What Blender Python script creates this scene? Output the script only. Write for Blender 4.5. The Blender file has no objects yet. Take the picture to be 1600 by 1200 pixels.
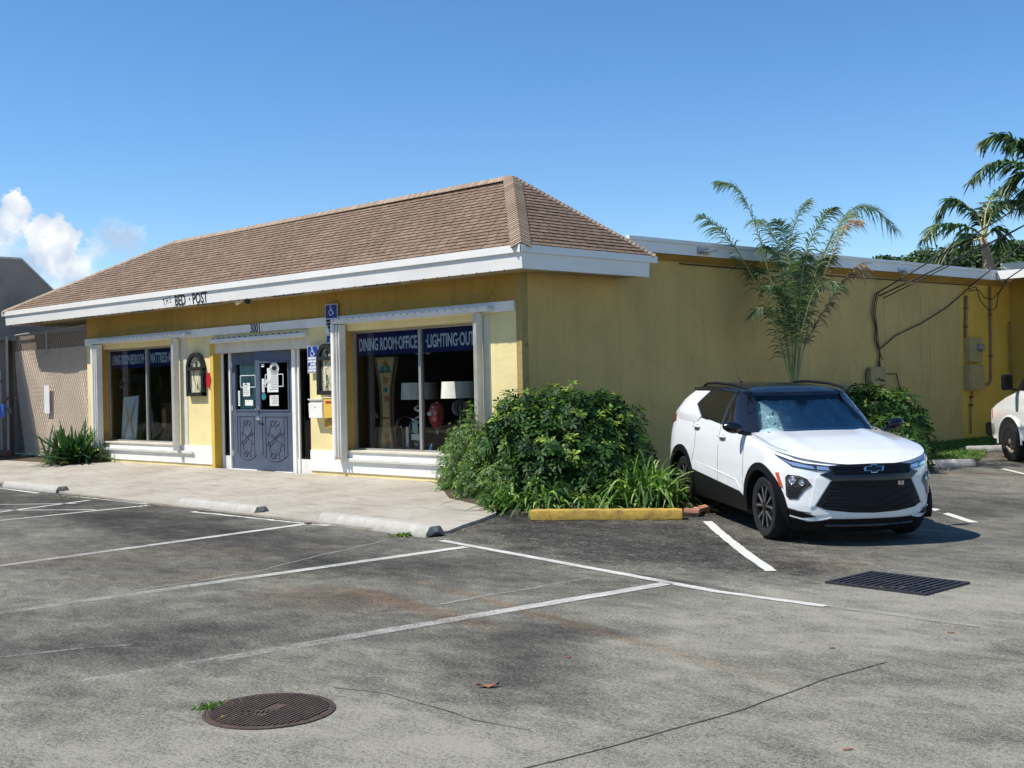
import bpy, bmesh, math, random
import numpy as np
from math import radians, sin, cos, pi, atan, sqrt
from mathutils import Vector, Matrix
R = random.Random(7)
NR = np.random.RandomState(11)
SC = bpy.context.scene
COL = SC.collection

# ------------------------------------------------------------------ camera
FPX = 1850.0; CAMH = 1.72
CAM = Vector((12.31, -12.80, CAMH))
_hd = radians(134.4); _pt = atan(4/FPX); _ro = radians(1.15)
_fw0 = Vector((cos(_hd), sin(_hd), 0)); _rt0 = Vector((sin(_hd), -cos(_hd), 0)); _up0 = Vector((0, 0, 1))
FW = _fw0*cos(_pt)+_up0*sin(_pt); _up = -_fw0*sin(_pt)+_up0*cos(_pt)
RT = _rt0*cos(_ro)-_up*sin(_ro); UP = _up*cos(_ro)+_rt0*sin(_ro)
cd = bpy.data.cameras.new('camera'); cam = bpy.data.objects.new('camera', cd); COL.objects.link(cam)
cd.sensor_width = 36; cd.lens = FPX/1600*36; cd.clip_end = 3000; cd.clip_start = .1
m = Matrix((RT, UP, -FW)).transposed().to_4x4(); m.translation = CAM
cam.matrix_world = m; SC.camera = cam

def ray(x, y): return FW + RT*((x-800)/FPX) + UP*((600-y)/FPX)
def onY(x, y, Y=0.):
    d = ray(x, y); return CAM + d*((Y-CAM.y)/d.y)
def onX(x, y, X=0.):
    d = ray(x, y); return CAM + d*((X-CAM.x)/d.x)
def gz(x, y):
    ry = min(1, max(0, (y+3.6)/3.6)); rx = min(1, max(0, (5.6-x)/3.8))
    return .17*ry*rx
def onG(x, y, h=0.):
    d = ray(x, y); z = 0.
    for _ in range(12):
        p = CAM + d*((z+h-CAM.z)/d.z); z = gz(p.x, p.y)
    return Vector((p.x, p.y, z+h))
def atD(x, y, depth): return CAM + ray(x, y)*depth
def depth_of(P): return (Vector(P)-CAM).dot(FW)

# ------------------------------------------------------------------ light
SUNV = Vector((-.39, -.56, 1.0)).normalized()
sl = bpy.data.lights.new('sun', 'SUN'); sl.energy = 5.0; sl.angle = radians(.53); sl.color = (1., .95, .86)
so = bpy.data.objects.new('sun', sl); COL.objects.link(so)
so.rotation_euler = SUNV.to_track_quat('Z', 'Y').to_euler(); so.location = (0, -20, 30)
W = bpy.data.worlds.new('World'); SC.world = W; W.use_nodes = True
SC.view_settings.view_transform = 'Standard'; SC.view_settings.look = 'None'; SC.view_settings.gamma = 1
SC.view_settings.exposure = 0.25
def world():
    nt = W.node_tree; N = nt.nodes; L = nt.links; N.clear()
    out = N.new('ShaderNodeOutputWorld'); bg = N.new('ShaderNodeBackground'); bg.inputs[1].default_value = .108
    sky = N.new('ShaderNodeTexSky'); sky.sky_type = 'NISHITA'; sky.sun_disc = False
    sky.sun_elevation = math.asin(SUNV.z); sky.sun_rotation = math.atan2(SUNV.x, SUNV.y)
    sky.air_density = .85; sky.dust_density = .1; sky.ozone_density = 2.6; sky.altitude = 10
    tc = N.new('ShaderNodeTexCoord')
    nz = N.new('ShaderNodeTexNoise'); nz.inputs['Scale'].default_value = 42; nz.inputs['Detail'].default_value = 8; nz.inputs['Roughness'].default_value = .62
    L.new(tc.outputs['Generated'], nz.inputs['Vector'])
    nz2 = N.new('ShaderNodeTexNoise'); nz2.inputs['Scale'].default_value = 30; nz2.inputs['Detail'].default_value = 5
    L.new(tc.outputs['Generated'], nz2.inputs['Vector'])
    tot = None
    for (px, py, rad, soft, amt) in ((18, 326, 30, 7, 1), (4, 350, 34, 12, .8), (60, 350, 24, 7, 1), (92, 372, 38, 8, 1), (108, 402, 42, 22, .95), (66, 392, 30, 14, .75), (190, 364, 34, 30, .72), (164, 376, 26, 26, .6), (212, 384, 20, 26, .5), (20, 410, 60, 45, .62), (110, 445, 70, 45, .6), (200, 430, 30, 40, .3)):
        d = ray(px, py+12).normalized()
        v = N.new('ShaderNodeVectorMath'); v.operation = 'DISTANCE'; v.inputs[1].default_value = d
        L.new(tc.outputs['Generated'], v.inputs[0])
        a = N.new('ShaderNodeMath'); a.operation = 'MULTIPLY_ADD'; a.inputs[1].default_value = -1850/soft; a.inputs[2].default_value = rad/soft
        L.new(v.outputs['Value'], a.inputs[0])
        b = N.new('ShaderNodeMath'); b.operation = 'MULTIPLY_ADD'; b.inputs[1].default_value = 95/soft; L.new(nz.outputs[0], b.inputs[0])
        c0 = N.new('ShaderNodeMath'); c0.operation = 'SUBTRACT'; c0.inputs[1].default_value = 46/soft; L.new(a.outputs[0], c0.inputs[0])
        L.new(c0.outputs[0], b.inputs[2])
        c = N.new('ShaderNodeClamp'); L.new(b.outputs[0], c.inputs[0])
        e = N.new('ShaderNodeMath'); e.operation = 'MULTIPLY'; e.inputs[1].default_value = amt; L.new(c.outputs[0], e.inputs[0])
        if tot is None: tot = e
        else:
            mx = N.new('ShaderNodeMath'); mx.operation = 'MAXIMUM'; L.new(tot.outputs[0], mx.inputs[0]); L.new(e.outputs[0], mx.inputs[1]); tot = mx
    cr = N.new('ShaderNodeValToRGB'); cr.color_ramp.elements[0].position = .38; cr.color_ramp.elements[1].position = .62
    cr.color_ramp.elements[0].color = (4.0, 4.9, 6.2, 1); cr.color_ramp.elements[1].color = (8.2, 8.4, 8.7, 1)
    L.new(nz2.outputs[0], cr.inputs[0])
    hs = N.new('ShaderNodeHueSaturation'); hs.inputs['Saturation'].default_value = 1.24; hs.inputs['Value'].default_value = 1.30
    L.new(sky.outputs[0], hs.inputs['Color'])
    mix = N.new('ShaderNodeMix'); mix.data_type = 'RGBA'
    L.new(tot.outputs[0], mix.inputs[0]); L.new(hs.outputs[0], mix.inputs[6]); L.new(cr.outputs[0], mix.inputs[7])
    L.new(mix.outputs[2], bg.inputs[0]); L.new(bg.outputs[0], out.inputs[0])
world()

# ------------------------------------------------------------------ materials
def newmat(name):
    m = bpy.data.materials.new(name); m.use_nodes = True
    nt = m.node_tree; return m, nt.nodes, nt.links, nt.nodes['Principled BSDF']
def val(N, L, x, sock):
    if hasattr(x, 'outputs'): L.new(x.outputs[0], sock)
    elif x is not None:
        try: L.new(x, sock)
        except Exception: sock.default_value = x
def MATH(N, L, op, a, b=None, c=None, clamp=False):
    n = N.new('ShaderNodeMath'); n.operation = op; n.use_clamp = clamp
    for i, q in enumerate((a, b, c)):
        if q is None: continue
        if isinstance(q, (int, float)): n.inputs[i].default_value = q
        else: L.new(q, n.inputs[i])
    return n.outputs[0]
def NOISE(N, L, vec, scale, detail=4, rough=.55, dist=0.):
    n = N.new('ShaderNodeTexNoise'); n.inputs['Scale'].default_value = scale; n.inputs['Detail'].default_value = detail
    n.inputs['Roughness'].default_value = rough; n.inputs['Distortion'].default_value = dist
    if vec is not None: L.new(vec, n.inputs['Vector'])
    return n.outputs[0]
def RAMP(N, L, f, stops):
    r = N.new('ShaderNodeValToRGB'); e = r.color_ramp.elements
    while len(e) < len(stops): e.new(.5)
    for i, (p, c) in enumerate(stops):
        e[i].position = p; e[i].color = (c, c, c, 1) if isinstance(c, (int, float)) else tuple(c)+(1,)
    L.new(f, r.inputs[0]); return r.outputs[0]
def MIX(N, L, f, a, b, mode='MIX'):
    n = N.new('ShaderNodeMix'); n.data_type = 'RGBA'; n.blend_type = mode
    for s, q in ((n.inputs[0], f), (n.inputs[6], a), (n.inputs[7], b)):
        if isinstance(q, (int, float)): s.default_value = q
        elif isinstance(q, tuple): s.default_value = q+(1,) if len(q) == 3 else q
        else: L.new(q, s)
    return n.outputs[2]
def POS(N):
    g = N.new('ShaderNodeNewGeometry'); return g.outputs['Position']
def OBJC(N):
    g = N.new('ShaderNodeTexCoord'); return g.outputs['Object']
def SCALE(N, L, vec, s):
    n = N.new('ShaderNodeMapping'); n.inputs['Scale'].default_value = s; L.new(vec, n.inputs[0]); return n.outputs[0]
def BUMP(N, L, h, st, dist, bs):
    b = N.new('ShaderNodeBump'); b.inputs['Strength'].default_value = st; b.inputs['Distance'].default_value = dist
    L.new(h, b.inputs['Height']); L.new(b.outputs[0], bs.inputs['Normal'])
def simple(name, col, rough=.6, metal=0., var=.12, scale=6., bump=0., bscale=60., coat=0., spec=.5, dirt=None, sv=(1, 1, 1)):
    m, N, L, B = newmat(name)
    p = SCALE(N, L, POS(N), sv)
    f = NOISE(N, L, p, scale, 5, .6)
    a = tuple(c*(1-var) for c in col); b = tuple(min(1, c*(1+var)) for c in col)
    c = RAMP(N, L, f, ((.3, a), (.7, b)))
    if dirt:
        f2 = NOISE(N, L, p, scale*.45, 6, .7)
        c = MIX(N, L, RAMP(N, L, f2, ((.5, 0.), (.72, dirt[1]))), c, dirt[0])
    L.new(c, B.inputs['Base Color']); B.inputs['Roughness'].default_value = rough; B.inputs['Metallic'].default_value = metal
    B.inputs['Coat Weight'].default_value = coat; B.inputs['Coat Roughness'].default_value = .03; B.inputs['Specular IOR Level'].default_value = spec
    if bump: BUMP(N, L, NOISE(N, L, p, bscale, 3), bump, .01, B)
    return m
M = {}
M['white'] = simple('white_paint', (.84, .82, .76), .5, var=.05, scale=3, dirt=((.45, .44, .40), .35))
M['white_metal'] = simple('white_coated_metal', (.76, .74, .69), .4, var=.06, scale=4, dirt=((.4, .38, .33), .4))
M['cream'] = simple('cream_metal', (.66, .62, .50), .5, var=.06, scale=4, dirt=((.4, .35, .25), .4))
M['fascia'] = simple('fascia_paint', (.82, .80, .75), .45, var=.04, scale=1.2, dirt=((.5, .5, .48), .25), sv=(1, 1, 3))
def stucco(name, col, dark, streak=.5, spots=.0, bump=.35):
    m, N, L, B = newmat(name); P = POS(N)
    f = NOISE(N, L, P, .9, 6, .6)
    c = RAMP(N, L, f, ((.3, tuple(x*.86 for x in col)), (.7, tuple(min(1, x*1.1) for x in col))))
    s = NOISE(N, L, SCALE(N, L, P, (5, 5, .35)), 1.0, 6, .65)
    c = MIX(N, L, RAMP(N, L, s, ((.50, 0.), (.75, streak))), c, dark)
    g = NOISE(N, L, P, 2.3, 8, .7)
    c = MIX(N, L, RAMP(N, L, g, ((.58, 0.), (.75, streak*.8))), c, dark)
    if spots:
        q = NOISE(N, L, P, 9, 3, .6)
        c = MIX(N, L, RAMP(N, L, q, ((.68, 0.), (.74, spots))), c, tuple(x*.35 for x in dark))
    sz = N.new('ShaderNodeSeparateXYZ'); L.new(P, sz.inputs[0])       # splashed dirt along the foot of the wall
    ft = MATH(N, L, 'MULTIPLY_ADD', sz.outputs[2], -2.2, MATH(N, L, 'MULTIPLY_ADD', g, 3.2, -.75), clamp=True)
    c = MIX(N, L, MATH(N, L, 'MULTIPLY', ft, streak*1.3), c, tuple(x*.55 for x in dark))
    cr = N.new('ShaderNodeTexVoronoi'); cr.feature = 'DISTANCE_TO_EDGE'; cr.inputs['Scale'].default_value = .45; wp = N.new('ShaderNodeTexNoise'); wp.inputs['Scale'].default_value = 2.2; wp.inputs['Detail'].default_value = 6
    L.new(P, wp.inputs['Vector']); ad = N.new('ShaderNodeVectorMath'); ad.operation = 'MULTIPLY_ADD'; ad.inputs[1].default_value = (.8, .8, .8); L.new(wp.outputs[1], ad.inputs[0]); L.new(P, ad.inputs[2]); L.new(ad.outputs[0], cr.inputs['Vector'])
    c = MIX(N, L, MATH(N, L, 'MULTIPLY', RAMP(N, L, cr.outputs[0], ((.0, 1.), (.006, 0.))), streak*.9), c, tuple(x*.6 for x in dark))
    fine = NOISE(N, L, P, 90, 3, .7)
    c = MIX(N, L, .35, c, RAMP(N, L, fine, ((.3, .62), (.7, 1.0))), 'MULTIPLY')
    L.new(c, B.inputs['Base Color']); B.inputs['Roughness'].default_value = .9
    h = MATH(N, L, 'ADD', fine, MATH(N, L, 'MULTIPLY', NOISE(N, L, P, 14, 4), 1.4))
    BUMP(N, L, h, bump, .012, B); return m
M['pale'] = stucco('pale_yellow_stucco', (.88, .73, .36), (.60, .45, .19), .18)
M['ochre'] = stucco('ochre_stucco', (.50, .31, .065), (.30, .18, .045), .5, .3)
M['side'] = stucco('weathered_yellow_stucco', (.66, .45, .155), (.40, .28, .115), .34, .4)
M['side_new'] = stucco('yellow_stucco', (.78, .50, .075), (.50, .32, .07), .35, .4)
M['trim_stucco'] = stucco('rough_stucco_trim', (.46, .33, .12), (.20, .15, .07), .7, .5, .9)
M['wingwall'] = stucco('wing_stucco', (.58, .37, .06), (.35, .22, .05), .4, .2)
M['soffit'] = simple('soffit', (.42, .34, .20), .8, dirt=((.2, .14, .08), .5))
M['grey_wall'] = simple('grey_render', (.27, .245, .215), .9, var=.14, scale=1.3, bump=.3, bscale=30, dirt=((.10, .09, .08), .5))
M['pink_wall'] = simple('pinkish_render', (.52, .42, .36), .9, bump=.2, bscale=30)
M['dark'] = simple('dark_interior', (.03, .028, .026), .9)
M['floor_in'] = simple('store_floor', (.32, .28, .22), .6)
M['black'] = simple('black_metal', (.008, .008, .008), .5, spec=.25)
M['blackpl'] = simple('black_plastic', (.006, .006, .0065), .6, spec=.18)
M['blue_door'] = simple('blue_grey_door_paint', (.078, .100, .148), .5, var=.12, scale=5, dirt=((.16, .17, .22), .4))
M['groove'] = simple('carving_shadow_paint', (.02, .022, .035), .6)
M['wood'] = simple('brown_wood', (.20, .10, .045), .55, sv=(1, 1, .15), scale=22, var=.3)
M['chrome'] = simple('chrome', (.75, .75, .74), .15, metal=1., var=.03)
M['steel'] = simple('dull_steel', (.45, .45, .44), .4, metal=.8)
M['signblue'] = simple('sign_blue', (.012, .035, .24), .4, var=.05)
M['navy'] = simple('banner_navy', (.012, .016, .11), .5, var=.06)
M['signwhite'] = simple('sign_white', (.75, .76, .78), .4, var=.03)
M['ink'] = simple('black_ink', (.012, .012, .013), .5)
M['red'] = simple('red_sign', (.45, .02, .03), .4)
M['paper'] = simple('paper', (.72, .74, .70), .7, var=.05)
M['yline'] = simple('worn_white_road_paint', (.62, .62, .58), .8, var=.1, scale=20, bump=.3, bscale=120, dirt=((.30, .30, .28), .75))
M['concrete'] = simple('concrete', (.42, .40, .355), .9, var=.14, scale=7, bump=.4, bscale=90, dirt=((.28, .26, .22), .6))
M['stopend'] = simple('broken_concrete', (.22, .21, .19), .95, var=.4, scale=25, bump=.8, bscale=40)
M['ycurb'] = simple('yellow_curb_paint', (.46, .30, .05), .85, var=.2, scale=16, bump=.6, bscale=60, dirt=((.17, .11, .05), 1.))
M['brick'] = simple('red_brick', (.40, .19, .12), .9, var=.3, scale=20, bump=.5, bscale=60)
M['soil'] = simple('soil', (.075, .05, .032), 1., var=.4, scale=18, bump=.8, bscale=40)
M['iron'] = simple('cast_iron', (.080, .057, .047), .85, var=.3, scale=16, bump=.5, bscale=120, dirt=((.09, .055, .04), .7), spec=.25)
M['grate'] = simple('grate_iron', (.04, .038, .042), .55, metal=.4, var=.2, scale=20)
M['hole'] = simple('drain_dark', (.004, .004, .004), 1.)
M['pipe'] = simple('painted_conduit', (.33, .19, .10), .6, var=.2, dirt=((.16, .07, .05), .6))
M['box'] = simple('painted_box', (.40, .31, .14), .6, var=.12, dirt=((.24, .17, .08), .5))
M['cable'] = simple('cable_rubber', (.018, .015, .014), .6)
M['cablebr'] = simple('cable_brown', (.10, .055, .04), .7)
M['glassrim'] = simple('window_aluminium', (.40, .39, .37), .4, metal=.5)
M['curtain'] = simple('brown_curtain', (.11, .07, .055), .9)
M['drape'] = simple('mint_drape', (.42, .62, .56), .9, var=.15, sv=(8, 8, .6), scale=3)
M['shade'] = simple('linen_shade', (.70, .68, .58), .9, var=.12, sv=(1, 1, .3), scale=18)
M['grey_roof'] = simple('roof_membrane', (.55, .56, .56), .8, dirt=((.3, .3, .3), .5))
M['bark'] = simple('bark', (.17, .12, .08), .95, var=.35, scale=9, bump=.8, bscale=22, sv=(1, 1, .4))
M['palmbark'] = simple('palm_bark', (.33, .24, .15), .95, var=.3, scale=12, bump=.7, bscale=30, sv=(1, 1, 3))
M['stem'] = simple('stem_green', (.36, .34, .14), .6)
M['twig'] = simple('twig_brown', (.13, .09, .055), .9)
M['deadleaf'] = simple('dead_leaf', (.28, .11, .055), .8, var=.3, scale=30)
M['screen'] = simple('tan_privacy_mesh', (.64, .52, .40), .95, var=.07, scale=3, bump=.8, bscale=55)
M['screen_dark'] = simple('shaded_privacy_mesh', (.23, .175, .14), .95, var=.08, scale=3, bump=.8, bscale=55)  # darker copy of the tan mesh, shadow band put into its colour
M['galv'] = simple('galvanised_wire', (.42, .40, .38), .5, metal=.6)
M['rust'] = simple('rusty_post', (.22, .11, .07), .8, var=.3)
M['carpaint'] = simple('white_car_paint', (.80, .81, .82), .28, var=.01, coat=1., spec=.5)
M['carblack'] = simple('black_car_paint', (.005, .006, .011), .2, var=.05, coat=.3, spec=.3)
M['tyre'] = simple('tyre_rubber', (.016, .016, .017), .85, spec=.25, bump=.3, bscale=120, var=.2)
M['rim'] = simple('dark_alloy', (.04, .04, .042), .3, metal=.7)
M['rimcut'] = simple('machined_alloy', (.20, .20, .21), .35, metal=.5)
M['tint'] = simple('tinted_glass', (.008, .008, .009), .05, var=.02, coat=.6)
M['lens'] = simple('lamp_reflector', (.62, .64, .68), .12, metal=.8, var=.1, scale=40)
M['lensdark'] = simple('lamp_housing', (.03, .03, .035), .12, coat=1., var=.3, scale=40)
M['amber'] = simple('amber_reflector', (.55, .07, .01), .25, coat=1.)
M['redlamp'] = simple('tail_lamp_red', (.28, .012, .012), .15, coat=1.)
M['vanwhite'] = simple('van_paint', (.74, .74, .72), .35, var=.03, coat=.6, dirt=((.5, .48, .45), .3))
M['vanrim'] = simple('rusty_steel_rim', (.40, .33, .27), .5, metal=.6, var=.3, scale=20)
M['clay'] = simple('terracotta', (.42, .17, .08), .8)
M['tealp'] = simple('teal_paint', (.03, .22, .24), .6)
M['pink'] = simple('red_art_glass', (.60, .08, .08), .12, var=.5, scale=18, coat=1.)
M['tan'] = simple('tan_mosaic', (.52, .38, .17), .6, var=.3, scale=25, dirt=((.35, .28, .16), .6))
M['orange'] = simple('orange_paint', (.50, .17, .03), .6)
M['gold'] = simple('gold_brown_paint', (.42, .24, .07), .6, var=.3, scale=30)
M['gwhite'] = simple('glossy_white', (.72, .72, .72), .2, coat=.8)
M['bluegrey'] = simple('blue_grey_sign', (.02, .12, .55), .5)

def glass(name, tint=(.9, .95, .95), refl=1.0, alpha=.9):
    m, N, L, B = newmat(name)
    out = N['Material Output']; N.remove(B)
    tr = N.new('ShaderNodeBsdfTransparent'); tr.inputs[0].default_value = tint+(1,)
    gl = N.new('ShaderNodeBsdfGlossy'); gl.inputs['Roughness'].default_value = .01; gl.inputs[0].default_value = (refl, refl, refl, 1)
    fr = N.new('ShaderNodeFresnel'); fr.inputs[0].default_value = 1.5
    nz = NOISE(N, L, POS(N), 1.1, 2)
    bp = N.new('ShaderNodeBump'); bp.inputs['Strength'].default_value = .08; bp.inputs['Distance'].default_value = .05
    L.new(nz, bp.inputs['Height']); L.new(bp.outputs[0], gl.inputs['Normal'])
    ms = N.new('ShaderNodeMixShader'); L.new(fr.outputs[0], ms.inputs[0]); L.new(tr.outputs[0], ms.inputs[1]); L.new(gl.outputs[0], ms.inputs[2])
    L.new(ms.outputs[0], out.inputs[0]); return m
M['glass'] = glass('window_glass', (.90, .93, .92))
M['wsglass'] = glass('windshield_glass', (.82, .96, 1.0), .8)
def foil():
    m, N, L, B = newmat('crinkled_foil')
    B.inputs['Metallic'].default_value = .55; B.inputs['Roughness'].default_value = .22; B.inputs['Base Color'].default_value = (.80, .97, 1., 1)
    h = NOISE(N, L, OBJC(N), 5, 8, .75, 1.5); BUMP(N, L, h, 1., .16, B); return m
M['foil'] = foil()
def leaf(name, a, b, c=None, trans=.35, rough=.45, spec=.5):
    m, N, L, B = newmat(name); out = N['Material Output']
    at = N.new('ShaderNodeAttribute'); at.attribute_name = 'rnd'
    st = [(0., a), (.7, b), (1., c or b)]
    col = RAMP(N, L, at.outputs['Fac'], st)
    L.new(col, B.inputs['Base Color']); B.inputs['Roughness'].default_value = rough; B.inputs['Specular IOR Level'].default_value = spec
    tl = N.new('ShaderNodeBsdfTranslucent'); L.new(MIX(N, L, 1., col, (1.3, 1.5, .6), 'MULTIPLY'), tl.inputs[0])
    ms = N.new('ShaderNodeMixShader'); ms.inputs[0].default_value = trans
    L.new(B.outputs[0], ms.inputs[1]); L.new(tl.outputs[0], ms.inputs[2]); L.new(ms.outputs[0], out.inputs[0]); return m
M['l_scheff'] = leaf('glossy_leaf', (.010, .032, .010), (.05, .125, .02), (.40, .52, .08), .25, .5, .2)
M['l_small'] = leaf('small_leaf', (.04, .10, .018), (.13, .24, .04), (.28, .40, .08), .3)
M['l_strap'] = leaf('strap_leaf', (.035, .085, .02), (.12, .24, .045), (.36, .46, .14), .3, .5, .3)
M['l_dark'] = leaf('dark_strap_leaf', (.015, .045, .018), (.04, .11, .035), (.10, .20, .06), .25)
M['l_hedge'] = leaf('hedge_leaf', (.015, .045, .014), (.085, .175, .03), (.32, .44, .09), .25, .5, .2)
M['l_palm'] = leaf('palm_leaflet', (.05, .09, .05), (.12, .19, .10), (.22, .29, .14), .35, .6, .3)
M['l_dry'] = leaf('dry_palm_leaflet', (.20, .12, .07), (.42, .29, .17), (.5, .38, .22), .2, .8)
M['l_purple'] = leaf('old_palm_leaflet', (.06, .04, .04), (.14, .09, .08), (.25, .17, .10), .2, .8)
M['l_fpalm'] = leaf('far_palm_leaflet', (.012, .035, .012), (.035, .085, .02), (.14, .22, .04), .25)
M['l_tree'] = leaf('tree_leaf', (.015, .045, .012), (.05, .10, .02), (.10, .17, .035), .2, .6)
M['l_grass'] = leaf('grass_blade', (.05, .11, .02), (.12, .24, .04), (.22, .32, .07), .3, .7)
M['l_dead'] = leaf('withered_leaf', (.16, .10, .05), (.26, .19, .08), (.30, .26, .10), .2, .8)

# ------------------------------------------------------------------ object helpers
def tag(o, label=None, cat=None, group=None, kind=None):
    if label: o['label'] = label
    if cat: o['category'] = cat
    if group: o['group'] = group
    if kind: o['kind'] = kind
    return o
def thing(name, label, cat, loc=(0, 0, 0), rot=None, group=None, mw=None):
    o = bpy.data.objects.new(name, None); COL.objects.link(o); o.empty_display_size = .2
    if mw is not None: o.matrix_world = mw
    else:
        o.location = loc
        if rot: o.rotation_euler = rot
    tag(o, label, cat, group); o['_m'] = 0
    del o['_m']
    return o
def link(name, me, mats, parent=None, local=False, smooth=False):
    o = bpy.data.objects.new(name, me); COL.objects.link(o)
    for q in (mats if isinstance(mats, (list, tuple)) else [mats]): me.materials.append(q)
    if parent is not None:
        o.parent = parent
        if parent.type == 'EMPTY' and not local:
            mb = parent.matrix_basis.copy(); o.matrix_parent_inverse = mb.inverted()
    if smooth:
        for p in me.polygons: p.use_smooth = True
    return o
class MB:
    def __init__(s): s.v = []; s.f = []; s.mi = []; s.cur = 0
    def face(s, pts):
        b = len(s.v); s.v += [tuple(p) for p in pts]; s.f.append(tuple(range(b, b+len(pts)))); s.mi.append(s.cur); return s
    def box(s, x0, x1, y0, y1, z0, z1):
        b = len(s.v); s.v += [(x, y, z) for z in (z0, z1) for y in (y0, y1) for x in (x0, x1)]
        for f in ((0, 2, 3, 1), (4, 5, 7, 6), (0, 1, 5, 4), (2, 6, 7, 3), (0, 4, 6, 2), (1, 3, 7, 5)): s.f.append(tuple(b+i for i in f)); s.mi.append(s.cur)
        return s
    def obox(s, c, ax, ay, az):   # oriented box: centre and half axes
        c = Vector(c); ax = Vector(ax); ay = Vector(ay); az = Vector(az)
        b = len(s.v); s.v += [tuple(c+ax*i+ay*j+az*k) for k in (-1, 1) for j in (-1, 1) for i in (-1, 1)]
        for f in ((0, 2, 3, 1), (4, 5, 7, 6), (0, 1, 5, 4), (2, 6, 7, 3), (0, 4, 6, 2), (1, 3, 7, 5)): s.f.append(tuple(b+i for i in f)); s.mi.append(s.cur)
        return s
    def prism(s, poly, off):      # planar 3d polygon extruded by vector off
        n = len(poly); b = len(s.v); off = Vector(off)
        s.v += [tuple(p) for p in poly]+[tuple(Vector(p)+off) for p in poly]
        s.f.append(tuple(range(b+n-1, b-1, -1))); s.f.append(tuple(range(b+n, b+2*n))); s.mi += [s.cur]*2
        for i in range(n):
            j = (i+1) % n; s.f.append((b+i, b+j, b+n+j, b+n+i)); s.mi.append(s.cur)
        return s
    def tube(s, pts, r, n=8, caps=True):
        pts = [Vector(p) for p in pts]; k = len(pts); rr = r if isinstance(r, (list, tuple)) else [r]*k
        b = len(s.v); ref = None
        for i, p in enumerate(pts):
            t = (pts[min(i+1, k-1)]-pts[max(i-1, 0)])
            t = t.normalized() if t.length > 1e-9 else Vector((0, 0, 1))
            if ref is None: ref = Vector((0, 0, 1)) if abs(t.z) < .9 else Vector((1, 0, 0))
            a = t.cross(ref).normalized(); c = a.cross(t).normalized(); ref = c
            for j in range(n):
                an = 2*pi*j/n; s.v.append(tuple(p+(a*cos(an)+c*sin(an))*rr[i]))
        for i in range(k-1):
            for j in range(n):
                s.f.append((b+i*n+j, b+i*n+(j+1) % n, b+(i+1)*n+(j+1) % n, b+(i+1)*n+j)); s.mi.append(s.cur)
        if caps:
            s.f.append(tuple(b+j for j in range(n-1, -1, -1))); s.f.append(tuple(b+(k-1)*n+j for j in range(n))); s.mi += [s.cur]*2
        return s
    def lathe(s, prof, c=(0, 0, 0), axis='z', n=32):
        b = len(s.v); c = Vector(c)
        for (r, h) in prof:
            for j in range(n):
                a = 2*pi*j/n
                q = {'z': (r*cos(a), r*sin(a), h), 'y': (r*cos(a), h, r*sin(a)), 'x': (h, r*cos(a), r*sin(a))}[axis]
                s.v.append(tuple(c+Vector(q)))
        for i in range(len(prof)-1):
            for j in range(n):
                s.f.append((b+i*n+j, b+i*n+(j+1) % n, b+(i+1)*n+(j+1) % n, b+(i+1)*n+j)); s.mi.append(s.cur)
        return s
    def grid(s, rows):
        b = len(s.v); w = len(rows[0])
        for r in rows: s.v += [tuple(p) for p in r]
        for i in range(len(rows)-1):
            for j in range(w-1): s.f.append((b+i*w+j, b+i*w+j+1, b+(i+1)*w+j+1, b+(i+1)*w+j)); s.mi.append(s.cur)
        return s
    def mesh(s, name='m'):
        me = bpy.data.meshes.new(name); me.from_pydata(s.v, [], s.f); me.update()
        if any(s.mi): me.polygons.foreach_set('material_index', s.mi)
        return me
    def build(s, name, mats, parent=None, local=False, smooth=False, bevel=0, seg=2, merge=False):
        me = s.mesh(name)
        if merge or bevel:
            bm = bmesh.new(); bm.from_mesh(me); bmesh.ops.remove_doubles(bm, verts=bm.verts, dist=1e-5); bmesh.ops.recalc_face_normals(bm, faces=bm.faces); bm.to_mesh(me); bm.free()
        o = link(name, me, mats, parent, local, smooth)
        if bevel:
            md = o.modifiers.new('bevel', 'BEVEL'); md.width = bevel; md.segments = seg; md.limit_method = 'ANGLE'
        return o
def smoothing(o, ang=40):
    for p in o.data.polygons: p.use_smooth = True
    try: o.data.set_sharp_from_angle(angle=radians(ang))
    except Exception: pass
    return o
def text_mesh(txt, size, offset=0., extrude=.004, align='LEFT', spacing=1.):
    cu = bpy.data.curves.new('t', 'FONT'); cu.body = txt; cu.size = size; cu.offset = offset; cu.extrude = extrude; cu.align_x = align; cu.space_character = spacing; cu.resolution_u = 3
    o = bpy.data.objects.new('t', cu); COL.objects.link(o)
    dg = bpy.context.evaluated_depsgraph_get(); me = bpy.data.meshes.new_from_object(o.evaluated_get(dg))
    bpy.data.objects.remove(o); return me
def text_parts(items, name, mt, parent, local=False):
    """items: (text, size, origin, xdir, ydir, sx, offset) merged in one mesh"""
    bm = bmesh.new()
    for (t, sz, org, xd, yd, sx, off) in items:
        me = text_mesh(t, sz, off, .002)
        xd = Vector(xd).normalized(); yd = Vector(yd).normalized(); zd = xd.cross(yd)
        mm = Matrix((xd*sx, yd, zd)).transposed().to_4x4(); mm.translation = Vector(org)
        me.transform(mm); bm.from_mesh(me); bpy.data.meshes.remove(me)
    me = bpy.data.meshes.new(name); bm.to_mesh(me); bm.free(); me.materials.clear()
    return link(name, me, mt, parent, local)
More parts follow.
